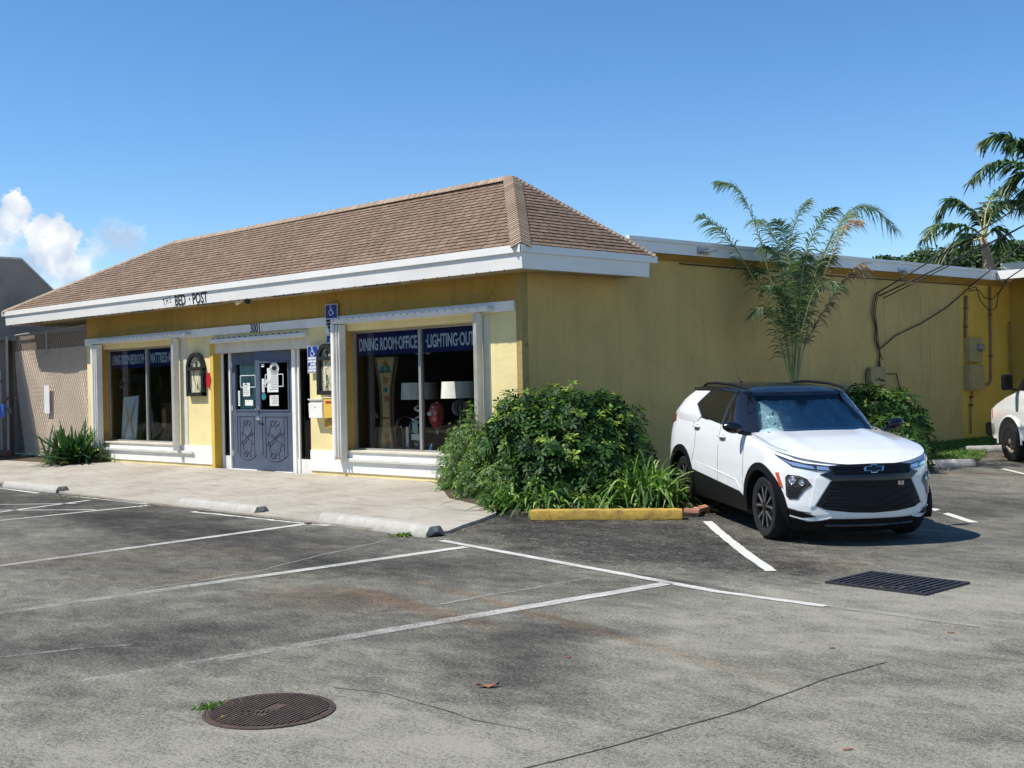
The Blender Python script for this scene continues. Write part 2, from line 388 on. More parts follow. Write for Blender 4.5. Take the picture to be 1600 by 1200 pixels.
def blades(P, D, S, Ln, Wd, droop, segs=3, prof=(.3, 1., .9, .1), fold=0., rnd=None):
    P = np.asarray(P, float); D = np.asarray(D, float); S = np.asarray(S, float); n = len(P)
    Ln = np.broadcast_to(np.asarray(Ln, float), (n,)); Wd = np.broadcast_to(np.asarray(Wd, float), (n,)); dr = np.broadcast_to(np.asarray(droop, float), (n,))
    V = np.zeros((n, segs+1, 2, 3)); tp = np.linspace(0, 1, len(prof))
    for i in range(segs+1):
        t = i/segs; c = P + D*(Ln*t)[:, None]; c[:, 2] -= dr*Ln*t*t
        w = Wd*np.interp(t, tp, prof)/2
        V[:, i, 0] = c-S*w[:, None]; V[:, i, 1] = c+S*w[:, None]
    base = np.arange(n)[:, None]*(segs+1)*2; F = []
    for i in range(segs):
        F.append(np.stack([base[:, 0]+2*i, base[:, 0]+2*i+1, base[:, 0]+2*i+3, base[:, 0]+2*i+2], 1))
    F = np.stack(F, 1).reshape(-1, 4)
    if rnd is None: rnd = NR.rand(n)
    return V.reshape(-1, 3), F, np.repeat(rnd, segs)
def foliage(name, chunks, mt, parent=None, local=False):
    Vs, Fs, Rs = [], [], []; o = 0
    for V, F, r in chunks: Vs.append(V); Fs.append(F+o); Rs.append(r); o += len(V)
    V = np.concatenate(Vs); F = np.concatenate(Fs); r = np.concatenate(Rs)
    me = bpy.data.meshes.new(name); me.vertices.add(len(V)); me.vertices.foreach_set('co', V.ravel())
    me.loops.add(F.size); me.loops.foreach_set('vertex_index', F.ravel().astype(np.int32))
    me.polygons.add(len(F)); me.polygons.foreach_set('loop_start', np.arange(0, F.size, 4, dtype=np.int32))
    me.update(calc_edges=True); me.validate()
    a = me.attributes.new('rnd', 'FLOAT', 'FACE'); a.data.foreach_set('value', r.astype(np.float32))
    return link(name, me, mt, parent, local)
def unit(a): return a/np.maximum(np.linalg.norm(a, axis=1, keepdims=True), 1e-9)
def perp(D, n=None):
    q = NR.randn(*D.shape); return unit(np.cross(D, q))
# ------------------------------------------------------------------ ground
def asphalt():
    m, N, L, B = newmat('weathered_asphalt'); P = POS(N)
    sep = N.new('ShaderNodeSeparateXYZ'); L.new(P, sep.inputs[0])
    def blob(px, py, rx, ry, rot, soft, amp=.9, fr=.9):
        c = onG(px, py)
        mp = N.new('ShaderNodeMapping'); mp.vector_type = 'TEXTURE'; mp.inputs['Location'].default_value = (c.x, c.y, 0); mp.inputs['Rotation'].default_value = (0, 0, radians(rot)); mp.inputs['Scale'].default_value = (rx, ry, 1e6)
        L.new(P, mp.inputs[0])
        ln = N.new('ShaderNodeVectorMath'); ln.operation = 'LENGTH'; L.new(mp.outputs[0], ln.inputs[0])
        nz = NOISE(N, L, P, fr, 6, .65)
        d = MATH(N, L, 'ADD', ln.outputs['Value'], MATH(N, L, 'MULTIPLY_ADD', nz, amp*2, -amp))
        return MATH(N, L, 'MULTIPLY_ADD', d, -1/soft, 1/soft+.5, clamp=True)
    wv = N.new('ShaderNodeMapping'); wv.inputs['Rotation'].default_value = (0, 0, radians(-45)); wv.inputs['Scale'].default_value = (.75, 1.3, 1); L.new(P, wv.inputs[0])
    A = wv.outputs[0]      # wear stretched along the way cars drive
    n1 = NOISE(N, L, A, .75, 8, .66, .5); n2 = NOISE(N, L, A, 4.5, 7, .72, .6); n3 = NOISE(N, L, P, 110, 3, .85); n4 = NOISE(N, L, P, 42, 4, .8)
    mul = lambda a, k: MATH(N, L, 'MULTIPLY', a, k); add = lambda a, c: MATH(N, L, 'ADD', a, c)
    T = add(add(MATH(N, L, 'MULTIPLY_ADD', n1, 1.05, -.525), MATH(N, L, 'MULTIPLY_ADD', n2, 1.0, -.50)), .60)
    for (a, k) in (((1250, 1120, 4.2, 2.2, 45, 1.), .13), ((1500, 960, 2.6, 1.3, 45, 1.), .14), ((1400, 935, 1.8, .9, 45, .9), .18), ((1150, 1010, 1.6, .35, 45, .9), .14), ((700, 1300, 5, 1.6, 40, 1.), .08), ((100, 1180, 2.4, 1.2, 40, 1.), .08), ((500, 1150, 1.4, .5, 45, 1.), .06),
                   ((960, 840, 2.5, 1.2, -12, .6), -.44), ((700, 800, 1.5, .6, 0, .8), -.32), ((330, 835, 3.4, .9, -3, .9), -.26), ((60, 785, 6, 1., 0, .9), -.28), ((330, 1000, 1.5, .6, 60, 1.), -.16), ((860, 1010, 1.3, .28, -45, .9), -.22), ((760, 1030, 1.2, .3, -45, .9), -.14), ((930, 985, .5, .25, 45, .9), -.16),
                   ((1230, 900, 1.0, .7, 40, .9), -.10), ((1500, 790, 2.4, 1.1, 50, .9), -.20), ((1180, 800, 1.6, 1.2, 30, .8), -.32), ((1070, 912, .8, .12, -8, .7), -.26), ((560, 890, 1.6, .5, 40, 1.), -.12), ((100, 1010, 1.6, .5, 60, 1.), -.12), ((640, 880, 1.5, .5, 40, 1.), -.14)):
        T = add(T, mul(blob(*a, amp=.55, fr=1.6), k))
    # sandy scuffs on the sealed patch
    w = NOISE(N, L, SCALE(N, L, P, (5, 16, 1)), 1., 5, .65, 3.); T = add(T, mul(mul(RAMP(N, L, w, ((.56, 0.), (.62, 1.))), blob(990, 850, 2.8, 1.6, -12, .5)), .55))
    grain = add(mul(n3, .55), mul(n4, .45))
    G_ = MATH(N, L, 'MULTIPLY_ADD', grain, 4.2, -2.1)
    T2 = add(T, G_)
    tone = RAMP(N, L, T2, ((.0, (.015, .014, .013)), (.2, (.040, .038, .034)), (.42, (.084, .079, .067)), (.65, (.143, .135, .110)), (.85, (.212, .201, .162)), (1., (.30, .285, .23))))
    brown = (.055, .037, .026)
    for (a, k) in (((520, 935, .75, .42, 10, .8, .9, 2.), .5), ((850, 962, 1.9, .07, -14, 1.2, .9, 3.), .75), ((640, 946, 1.1, .12, -10, 1.1, 1., 3.), .75), ((1290, 880, .5, .5, 0, 1.1, .8, 3), .35), ((180, 870, 2, .5, 50, 1.2, 1., 2), .30), ((350, 900, 1, .3, 50, 1.2, 1., 2), .30), ((1120, 790, .5, .4, 0, 1., .9, 4), .6), ((1500, 740, 1.5, .3, 45, 1.1, .9, 2), .4)):
        tone = MIX(N, L, MATH(N, L, 'MULTIPLY', blob(*a), k), tone, MIX(N, L, .75, brown, MIX(N, L, 1., tone, (1.25, .98, .78), 'MULTIPLY')))
    L.new(tone, B.inputs['Base Color']); B.inputs['Roughness'].default_value = .92; B.inputs['Specular IOR Level'].default_value = .22
    BUMP(N, L, grain, .5, .012, B); return m
M['asphalt'] = asphalt()
def coords(fine0, fine1, step, far):
    a = list(np.arange(fine0, fine1+1e-6, step)); lo = [-x for x in far[::-1]]
    return [fine0-x for x in far[::-1]]+a+[fine1+x for x in far]
def ground():
    xs = coords(-24, 9, .75, (4, 12, 40, 150, 700)); ys = coords(-5.1, 20.4, .6, (4, 12, 40, 150, 700))
    b = MB(); b.grid([[(x, y, gz(x, y)) for x in xs] for y in ys])
    tag(b.build('ground', M['asphalt'], smooth=True), kind='structure')
ground()
def sheet(name, poly, mt, h, step=.4, thick=None, kind='structure', smooth=True):
    """flat polygon draped h above the ground, with a skirt going down"""
    bm = bmesh.new(); vs = [bm.verts.new((p[0], p[1], 0)) for p in poly]; f = bm.faces.new(vs)
    if f.normal.z < 0: f.normal_flip()
    bmesh.ops.recalc_face_normals(bm, faces=bm.faces); 
    x0 = min(p[0] for p in poly); x1 = max(p[0] for p in poly); y0 = min(p[1] for p in poly); y1 = max(p[1] for p in poly)
    bmesh.ops.triangulate(bm, faces=bm.faces[:])
    for ax, a, c in (((1, 0, 0), x0, x1), ((0, 1, 0), y0, y1)):
        k = a+step
        while k < c:
            bmesh.ops.bisect_plane(bm, geom=bm.verts[:]+bm.edges[:]+bm.faces[:], plane_co=Vector(ax)*k, plane_no=ax); k += step
    for v in bm.verts: v.co.z = gz(v.co.x, v.co.y)+h
    for f in bm.faces:
        if f.normal.z < 0: f.normal_flip()
    if thick:
        be = [e for e in bm.edges if e.is_boundary]
        r = bmesh.ops.extrude_edge_only(bm, edges=be)
        for v in r['geom']:
            if isinstance(v, bmesh.types.BMVert): v.co.z -= thick
    me = bpy.data.meshes.new(name); bm.to_mesh(me); bm.free()
    o = link(name, me, mt)
    if kind: o['kind'] = kind
    return o
def sidewalk_mat():
    m, N, L, B = newmat('walkway_concrete'); P = POS(N)
    c = RAMP(N, L, NOISE(N, L, P, .8, 7, .65), ((.3, (.33, .29, .23)), (.5, (.41, .37, .305)), (.7, (.47, .435, .37))))
    s = NOISE(N, L, SCALE(N, L, P, (1.1, 5.5, 1)), 1.6, 7, .68, 1.)
    c = MIX(N, L, RAMP(N, L, s, ((.50, 0.), (.70, .75))), c, (.22, .19, .15))
    sp = NOISE(N, L, P, 7, 5, .7); c = MIX(N, L, RAMP(N, L, sp, ((.62, 0.), (.72, .5))), c, (.2, .17, .13))
    fine = NOISE(N, L, P, 110, 2, .7); c = MIX(N, L, .3, c, RAMP(N, L, fine, ((.3, .6), (.7, 1.))), 'MULTIPLY')
    L.new(c, B.inputs['Base Color']); B.inputs['Roughness'].default_value = .9; BUMP(N, L, fine, .3, .006, B); return m
M['walk'] = sidewalk_mat()
sheet('sidewalk', [(-30, -3.2), (-11.2, -3.28), (-7.7, -3.55), (-.3, -3.68), (1.95, -3.78), (2.02, -3.4), (1.85, -3.02), (1.72, -2.6), (1.5, -2.1), (1.25, -1.85), (-.2, -1.35), (-1.05, -.7), (-1.3, .0), (-13.9, .0), (-14.6, -.75), (-17, -.8), (-30, -.9)], M['walk'], .035, .5, .06)
sheet('planting_bed', [(1.9, -2.02), (1.25, -1.855), (-.2, -1.355), (-1.05, -.705), (-1.295, .0), (0.0, .0), (0, 10.5), (1.9, 10.5), (1.9, 4), (3.2, .4), (3.72, -.78), (3.55, -.9), (2.0, -1.93)], M['soil'], .045, .4, .06)
sheet('grass_bed', [(0, 10.5), (2.0, 9.35), (2.9, 9.35), (1.35, 13.9), (2.4, 15), (2.4, 18.2), (0, 18.2)], M['soil'], .03, .5, .05)
sheet('left_yard_soil', [(-14.2, -.02), (-14.6, -.755), (-17, -.81), (-19.8, -.85), (-19.8, -.02)], M['soil'], .03, .5, .05)
for k, (a, b_) in enumerate(((-10.9, -3.0), (-7.4, -3.2), (-4.2, -3.3), (-1.0, -3.4))):
    pass
# painted lines
def line(p0, p1, w, name='road_marking', rag=.006):
    p0 = onG(*p0); p1 = onG(*p1); d = (p1-p0); d.z = 0; n = int(max(2, d.length/.12)); t = d.normalized(); s = Vector((-t.y, t.x, 0))
    A, B_ = [], []
    for i in range(n+1):
        c = p0+d*(i/n)
        for lst, sg in ((A, 1), (B_, -1)):
            q = c+s*(sg*w/2+R.uniform(-rag, rag)); lst.append((q.x, q.y, gz(q.x, q.y)+.006))
    b = MB(); b.grid([A, B_]); o = b.build(name, M['linepaint']); o['kind'] = 'structure'
def paintmat(name, col, lo, hi, base, slope):
    m, N, L, B = newmat(name); P = POS(N); out = N['Material Output']
    f = NOISE(N, L, P, 55, 5, .8); g = NOISE(N, L, P, 3.2, 5, .7); h = NOISE(N, L, P, .7, 3, .6)
    sx = N.new('ShaderNodeSeparateXYZ'); L.new(P, sx.inputs[0])
    q = MATH(N, L, 'ADD', MATH(N, L, 'MULTIPLY', f, .5), MATH(N, L, 'ADD', MATH(N, L, 'MULTIPLY', g, .3), MATH(N, L, 'MULTIPLY', h, .2)))
    wear = MATH(N, L, 'MULTIPLY_ADD', sx.outputs[1], -slope, base)      # thinner paint out towards the lane
    k = MATH(N, L, 'ADD', q, wear); k = RAMP(N, L, k, ((lo, 0.), (hi, 1.)))
    L.new(MIX(N, L, MATH(N, L, 'MULTIPLY_ADD', g, .6, -.05), col, tuple(c*.72 for c in col)), B.inputs['Base Color']); B.inputs['Roughness'].default_value = .85; B.inputs['Specular IOR Level'].default_value = .2
    tr = N.new('ShaderNodeBsdfTransparent'); ms = N.new('ShaderNodeMixShader'); L.new(k, ms.inputs[0]); L.new(B.outputs[0], ms.inputs[1]); L.new(tr.outputs[0], ms.inputs[2]); L.new(ms.outputs[0], out.inputs[0]); return m
def linemat(): return paintmat('worn_line_paint', (.62, .61, .56), .50, .76, -.165, .045)
M['linepaint'] = linemat()
def ghost(): return paintmat('ghost_line', (.40, .39, .35), .40, .60, .02, .0)
M['ghost'] = ghost()
def strip(pts, w, mt, name='road_marking', h=.008, rag=.01):
    P_ = [onG(*p) for p in pts]; Q = []
    for a, c in zip(P_, P_[1:]):
        n = max(1, int((c-a).length/.08)); Q += [a+(c-a)*(i/n) for i in range(n)]
    Q.append(P_[-1]); A, B_ = [], []
    for i, q in enumerate(Q):
        t = (Q[min(i+1, len(Q)-1)]-Q[max(i-1, 0)]).normalized(); s = Vector((-t.y, t.x, 0)); j = rag*(sin(i*.7+len(Q))+sin(i*.23+1)*1.5+R.uniform(-.5, .5))*.6
        for lst, sg in ((A, 1), (B_, -1)):
            e = q+s*(sg*w/2*R.uniform(.7, 1.25)+j); lst.append((e.x, e.y, gz(e.x, e.y)+h))
    b = MB(); b.grid([A, B_]); o = b.build(name, mt); o['kind'] = 'structure'; return o
line((-60, 893), (487, 818), .135); line((-60, 967), (728, 855), .135); line((128, 1067), (1045, 912), .14)
line((690, 845), (900, 884), .10); line((900, 884), (1120, 925), .10); line((1120, 925), (1290, 948), .09); strip([(1290, 948), (1530, 980)], .06, M['ghost'])
line((1105, 815), (1205, 893), .11); line((1457, 795), (1522, 817), .11); line((1567, 733), (1640, 750), .10)
line((-40, 757), (60, 771), .09); line((100, 774), (232, 788), .09); line((300, 800), (512, 822), .08, rag=.02)
line((-40, 806), (140, 782), .10); line((-60, 820), (232, 790), .10); line((-40, 798), (150, 797), .08); line((-60, 790), (120, 787), .07)
# faint ghost lines of an older layout
strip([(180, 930), (400, 893), (600, 845)], .035, M['ghost'], h=.005, rag=.02)
strip([(0, 1028), (130, 1015), (205, 1008)], .05, M['ghost'], h=.005, rag=.02)
strip([(690, 945), (920, 903)], .05, M['ghost'], h=.005, rag=.02)
crack = simple('crack_dark', (.045, .042, .036), 1.)
strip([(770, 1215), (900, 1182), (1050, 1140), (1165, 1107), (1290, 1062), (1385, 1035)], .010, crack, 'asphalt_crack', h=.003, rag=.006)
strip([(520, 1075), (600, 1085), (680, 1105), (740, 1125), (830, 1140)], .006, crack, 'asphalt_crack', h=.003, rag=.012)
strip([(0, 945), (120, 930), (180, 912), (300, 900)], .006, crack, 'asphalt_crack', h=.003, rag=.012)
strip([(0, 757), (100, 774), (230, 787), (380, 806), (500, 820)], .03, crack, 'asphalt_crack', h=.009, rag=.02)

# ------------------------------------------------------------------ wheel stops
def stop(pa, pb, label, group, mt='concrete', w=.09, h=.13, group_=None, name='wheel_stop', endm=None):
    a = onG(*pa); c = onG(*pb); d = c-a; d.z = 0; ln = d.length; t = d.normalized(); s = Vector((-t.y, t.x, 0))
    if s.y < 0: s = -s
    o = thing(name, label, 'wheel stop', a+d*.5, group=group)
    zg = gz((a.x+c.x)/2, (a.y+c.y)/2)+(.035 if w < .095 else 0)
    prof = [(-w, 0), (-w, h*.93), (-w*.93, h), (w*.93, h), (w, h*.93), (w, 0)] if name == 'yellow_kerb' else [(-w, 0), (-w*1.02, h*.35), (-w*.62, h*.95), (-w*.45, h), (w*.45, h), (w*.62, h*.95), (w*1.02, h*.35), (w, 0)]
    a0 = Vector((a.x, a.y, zg)); n = 24; rows = []
    for i in range(n+1):
        q = a0+t*(ln*i/n); sc = 1 if 0 < i < n else .93
        rows.append([q+s*(p[0]*sc+R.uniform(-.003, .003))+Vector((0, 0, p[1]*sc+R.uniform(-.003, .003))) for p in prof])
    b = MB(); b.grid(rows); b.build('concrete_body', M[mt], o, smooth=True)
    for q, sg in ((a0, -1), (a0+t*ln, 1)):
        b = MB()
        jut = .003 if name == 'yellow_kerb' else .045
        outer = [q+s*p[0]*.93+Vector((0, 0, p[1]*.93)) for p in prof]; ctr = q+t*(sg*jut)+Vector((0, 0, h*.45))
        for i in range(len(outer)-1): b.face([outer[i], outer[i+1], ctr])
        b.build('end_face', M[endm or mt], o)
stop((14, 761), (98, 770), 'white concrete wheel stop, farthest left of the three along the walkway', 'concrete wheel stops along the walkway', endm='stopend', w=.13, h=.12)
stop((288, 790), (409, 804), 'white concrete wheel stop below the blue double door, middle one of the row', 'concrete wheel stops along the walkway', endm='stopend', w=.13, h=.12)
stop((509, 816), (680, 839), 'long white concrete wheel stop with a weed in front, nearest of the row', 'concrete wheel stops along the walkway', endm='stopend', w=.14, h=.135)
stop((829, 812), (1066, 811), 'yellow painted kerb block in front of the big leafy bush', None, 'ycurb', w=.10, h=.12, name='yellow_kerb')
stop((1452, 729), (1520, 729), 'grey concrete wheel stop on the grass right of the white car', 'wheel stops behind the car', w=.11)
stop((1508, 706), (1572, 706), 'pale concrete wheel stop in front of the white van tyre', 'wheel stops behind the car', w=.11)
# loose bricks
for k, (px, py, an, lb) in enumerate(((1082, 806, 20, 'broken orange brick lying just right of the yellow kerb'), (1097, 802, 70, 'tilted brick fragment beside the white parking line'), (1075, 797, -30, 'small brick piece half buried in the leaves behind the yellow kerb'))):
    p = onG(px, py); b = MB(); b.box(-.10, .10, -.05, .05, 0, .06)
    o = b.build('brick', M['brick'], bevel=.012); o.location = p+Vector((0, 0, .03)); o.rotation_euler = (R.uniform(-.2, .2), R.uniform(-.2, .2), radians(an)); tag(o, lb, 'brick', 'loose bricks by the kerb')
# manhole
def manhole():
    c = onG(421, 1111); r = .335
    o = thing('manhole_cover', 'round rusty ribbed manhole cover set in the asphalt in the foreground', 'manhole cover', c)
    b = MB(); b.lathe([(r+.018, .001), (r+.018, .007), (r+.004, .009), (r+.004, .002)], c, n=64); b.build('frame_ring', M['iron'], o)
    b = MB(); b.lathe([(0, .008), (r, .008), (r, .0)], c, n=64)
    t = Vector((.35, -.94, 0)).normalized(); s = Vector((-t.y, t.x, 0))
    for k in range(-14, 15):
        e = k*.0245; hl = sqrt(max(0, (r-.02)**2-e*e))
        if abs(k) < 2:
            for sg in (-1, 1): b.obox(c+s*e+t*(sg*(hl+.12)/2)+Vector((0, 0, .010)), t*((hl-.12)/2), s*.0065, (0, 0, .004))
        else: b.obox(c+s*e+Vector((0, 0, .010)), t*hl, s*.0065, (0, 0, .004))
    b.build('cover_plate', M['iron'], o)
    text_parts([('SEWER', .075, c+Vector((-.02, -.16, .012)), (.5, .85, 0), (-.85, .5, 0), .8, .002)], 'raised_letters', M['iron'], o)
manhole()
def drain():
    q = [onG(1292, 911), onG(1364, 896), onG(1509, 912), onG(1446, 931)]
    c = sum(q, Vector())/4
    o = thing('storm_drain', 'rectangular black iron storm drain grate in pale asphalt', 'drain grate', c)
    u = (q[1]-q[0]+q[2]-q[3])/2; v = (q[3]-q[0]+q[2]-q[1])/2; U = u.normalized(); hv = v.length/2; hu = u.length/2; Vv = v.normalized()
    b = MB(); b.obox(c+Vector((0, 0, .002)), U*hu, Vv*hv, (0, 0, .003)); b.build('pit', M['hole'], o)
    b = MB()
    for sg in (-1, 1):
        b.obox(c+U*(sg*hu)+Vector((0, 0, .010)), U*.018, Vv*(hv+.018), (0, 0, .008)); b.obox(c+Vv*(sg*hv)+Vector((0, 0, .010)), U*(hu-.018), Vv*.018, (0, 0, .008))
    b.build('frame', M['grate'], o)
    b = MB(); n = 14
    for k in range(1, n): b.obox(c+Vv*(-hv+2*hv*k/n)+Vector((0, 0, .012)), U*(hu-.02), Vv*.016, (0, 0, .006))
    b.obox(c+Vector((0, 0, .010)), U*.01, Vv*(hv-.02), (0, 0, .005)); b.build('grate_bars', M['grate'], o)
drain()
def dleaf(px, py, L_, W_, rot, lb, grp=None, curl=None):
    c = onG(px, py); b = MB(); rows = []; curl = L_*.05 if curl is None else curl
    for i in range(7):
        t = i/6; w = W_*sin(pi*(.08+.86*t)); rows.append([Vector(((t-.5)*L_, -w/2, .003+curl*abs(t-.5)*2)), Vector(((t-.5)*L_, 0, .002+curl*.4)), Vector(((t-.5)*L_, w/2, .004+curl*abs(t-.4)))])
    b.grid(rows); o = b.build('dead_leaf', M['deadleaf'], smooth=True); o.location = c; o.rotation_euler.z = radians(rot)
    md = o.modifiers.new('t', 'SOLIDIFY'); md.thickness = .002
    tag(o, lb, 'leaf', grp)
dleaf(1393, 919, .34, .10, 30, 'large orange brown dead leaf lying on the drain grate')
dleaf(763, 1074, .13, .05, 48, 'small dark red dead leaf on the asphalt right of the manhole cover', curl=.03)
dleaf(1300, 1013, .04, .02, 10, 'tiny dark leaf scrap on the pale asphalt below the drain'); dleaf(888, 1027, .04, .02, 50, 'tiny dark leaf scrap on the asphalt near the middle of the lot')
dleaf(1325, 1172, .05, .02, 50, 'tiny black leaf scrap near the bottom right edge'); dleaf(1485, 989, .05, .03, 20, 'tiny brown leaf scrap right below the worn line end')

# ------------------------------------------------------------------ the store
ST = thing('store_building', 'yellow stucco corner shop with brown shingled hip roof and long flat rear wing', 'building', (-7, 0, .17))
ZF = .17
XL = -14.07
# front wall pieces around openings: left window, door bay, right window
LW = (-13.38, -10.12); DB = (-8.68, -5.36); RW = (-4.30, -.92); WT = 2.75; WB = .66; DT = 2.70; TH = .26
b = MB()
for x0, x1, z0, z1 in ((XL, LW[0], ZF-.1, 3.0), (LW[1], DB[0], ZF-.1, 3.0), (DB[1], RW[0], ZF-.1, 3.0), (RW[1], 0, ZF-.1, 3.0),
                       (LW[0], LW[1], ZF-.1, WB), (RW[0], RW[1], ZF-.1, WB), (LW[0], LW[1], WT, 3.0), (RW[0], RW[1], WT, 3.0), (DB[0], DB[1], DT, 3.0)):
    b.box(x0, x1, 0, TH, z0, z1)
b.build('front_wall', M['pale'], ST)
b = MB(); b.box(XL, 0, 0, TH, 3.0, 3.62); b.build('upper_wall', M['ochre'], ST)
for x0, x1 in ((-13.0, DB[0]-.0), (DB[1], -.12)): b = MB(); b.box(x0, x1, -.022, -.0, .27, .645); b.build('sill_band', M['white'], ST, bevel=.004)
b = MB(); b.box(XL-.03, -.12, -.04, -.0, 2.86, 3.02); b.build('header_band', M['white'], ST, bevel=.006)
b = MB(); b.box(-.001, .012, .0, .13, ZF-.1, 3.62); b.box(-.10, .012, -.012, .0, ZF-.1, 3.62); b.build('corner_trim', M['trim_stucco'], ST)
b = MB(); b.box(-.01, .003, .13, TH+.02, ZF-.1, 3.62); b.build('corner_return', M['side'], ST)
# side wall
zr_end = 4.13+(18-2.2)*.28/16.4-.155
def poly_wall(pts, x0, x1):
    b = MB(); b.prism([(x0, p[0], p[1]) for p in pts], (x1-x0, 0, 0)); return b
poly_wall([(TH, -.0), (15.38, -.0), (15.38, 4.02), (2.5, 3.86), (1.6, 3.62), (TH, 3.62)], -.25, 0).build('side_wall', M['side'], ST)
poly_wall([(15.38, -.0), (18.35, -.0), (18.35, 4.08), (15.38, 4.02)], -.25, .004).build('rear_side_wall', M['side_new'], ST)
b = MB(); b.box(.004, 7.0, 18.35, 18.6, 0, zr_end); b.build('wing_end_wall', M['wingwall'], ST)
# shallow recessed panels outlined on the side wall
b = MB()
for (a, c) in (((1381, 459), (1441, 599)), ((1452, 462), (1497, 598))):
    p = onX(*a); q = onX(*c)
    for (y0, y1, z0, z1) in ((p.y, q.y, p.z, p.z+.03), (p.y, q.y, q.z-.02, q.z), (p.y-.02, p.y, q.z, p.z), (q.y, q.y+.02, q.z, p.z)): b.box(0, .008, y0, y1, z0, z1)
b.build('panel_moulding', M['side'], ST)
b = MB(); p = onX(1324, 600); b.prism([(0, 9.45+.4*cos(a)*1.0, 1.45+.55*sin(a)) for a in np.linspace(0, pi, 12)], (.012, 0, 0)); b.build('arched_patch', M['side'], ST)
# left / back walls + interior
b = MB(); b.box(XL, XL+.2, TH, 18.3, 0, 4.0); b.build('left_wall', M['side'], ST); b = MB(); b.box(XL+.2, 0, 18.3, 18.5, 0, 4.05); b.build('rear_wall', M['side'], ST)
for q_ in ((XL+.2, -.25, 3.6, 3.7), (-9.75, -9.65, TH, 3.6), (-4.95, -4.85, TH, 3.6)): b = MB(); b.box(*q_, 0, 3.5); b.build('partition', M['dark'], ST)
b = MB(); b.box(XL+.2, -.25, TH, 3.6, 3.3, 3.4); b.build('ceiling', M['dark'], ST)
b = MB(); b.box(XL+.2, -.25, TH, 3.6, .05, ZF+.02); b.build('floor_slab', M['floor_in'], ST)
for w_ in (LW, RW): b = MB(); b.box(w_[0]-.2, w_[1]+.2, TH+.01, 1.3, ZF+.02, .60); b.build('display_platform', M['floor_in'], ST)

# hip roof
EX, EY = .60, -.60
A0 = Vector((-17.28, -.6, 3.83)); A1 = Vector((EX, EY, 3.755)); B0 = Vector((-11.75, 1.0, 5.13)); B1 = Vector((-1.10, 1.0, 5.13)); C1 = Vector((EX, 2.52, 3.78)); C0 = Vector((-17.28, 2.6, 3.83))
def shingle_mat():
    m, N, L, B = newmat('asphalt_shingle'); P = POS(N)
    at = N.new('ShaderNodeAttribute'); at.attribute_name = 'rnd'
    c = RAMP(N, L, at.outputs['Fac'], ((0., (.15, .10, .07)), (.1, (.20, .132, .088)), (.6, (.235, .157, .106)), (1., (.28, .195, .135))))
    f = NOISE(N, L, P, 60, 3, .8); c = MIX(N, L, .6, c, RAMP(N, L, f, ((.3, .7), (.7, 1.1))), 'MULTIPLY')
    g = NOISE(N, L, P, .7, 5, .6); c = MIX(N, L, .5, c, RAMP(N, L, g, ((.35, .75), (.65, 1.1))), 'MULTIPLY')
    L.new(c, B.inputs['Base Color']); B.inputs['Roughness'].default_value = .95; BUMP(N, L, f, .4, .006, B); return m
M['shingle'] = shingle_mat()
def capmat():
    m, N, L, B = newmat('hip_cap_shingle'); P = POS(N)
    at = N.new('ShaderNodeAttribute'); at.attribute_name = 'rnd'
    c = RAMP(N, L, at.outputs['Fac'], ((0., (.27, .19, .13)), (1., (.42, .32, .23))))
    f = NOISE(N, L, P, 60, 3, .8); c = MIX(N, L, .5, c, RAMP(N, L, f, ((.3, .6), (.7, 1.1))), 'MULTIPLY')
    L.new(c, B.inputs['Base Color']); B.inputs['Roughness'].default_value = .95; return m
M['cap'] = capmat()
def shingles(A0, A1, B0, B1, nc, tabw, name):
    e = (A1-A0).normalized(); up = (B0-A0); up = (up-e*up.dot(e)); nrm = e.cross(up).normalized()
    if nrm.z < 0: nrm = -nrm
    s0 = lambda P: (P-A0).dot(e)
    V, F, Rn = [], [], []
    def add(pts, r):
        k = len(V); V.extend([tuple(p) for p in pts]); F.append(tuple(range(k, k+len(pts)))); Rn.append(r)
    sB0, sB1, L_ = s0(B0), s0(B1), (A1-A0).length
    for i in range(nc):
        t0 = i/nc; t1 = min(1, (i+1.12)/nc)
        off = (i*.42 % 1)*tabw+R.uniform(-.02, .02); x = -off-.02
        l0, r0 = sB0*t0, L_+(sB1-L_)*t0; l1, r1 = sB0*t1, L_+(sB1-L_)*t1
        while x < L_:
            w = tabw*R.uniform(.85, 1.1); xa, xb = x, x+w-.014; x += w
            qa, qb = max(xa, l0), min(xb, r0); pa, pb = min(max(xa, l1), r1), max(min(xb, r1), l1)
            if qb <= qa: continue
            th = R.uniform(.015, .021); r = min(1, max(.1, R.gauss(.55, .2)))
            f0 = lambda s, t, h: A0+e*s+up*t+nrm*h
            a, c, d, g = f0(qa, t0, th), f0(qb, t0, th), f0(pb, t1, .003), f0(pa, t1, .003)
            add([a, c, d, g], r); add([f0(qa, t0, -.004), f0(qb, t0, -.004), c, a], 0.)
    me = bpy.data.meshes.new(name); me.from_pydata(V, [], F); at = me.attributes.new('rnd', 'FLOAT', 'FACE'); at.data.foreach_set('value', Rn)
    return me
def merge_meshes(meshes):
    bm = bmesh.new()
    for q in meshes: bm.from_mesh(q)
    me = bpy.data.meshes.new('m'); bm.to_mesh(me); bm.free(); return me
sh = merge_meshes([shingles(A0, A1, B0, B1, 22, .22, 'a'), shingles(A1, C1, B1, B1+Vector((0, .0, 0)), 22, .22, 'b'), shingles(C1, C0, B1, B0, 19, .22, 'c')])
roof = link('hip_roof', sh, M['shingle'], ST)
b = MB(); b.face([A0, A1, B1, B0]); b.face([A1, C1, B1]); b.face([C1, C0, B0, B1]); b.face([C0, A0, B0]); 
b.v = [(x, y, z-.07) for x, y, z in b.v]; b.build('roof_deck', M['soffit'], roof)
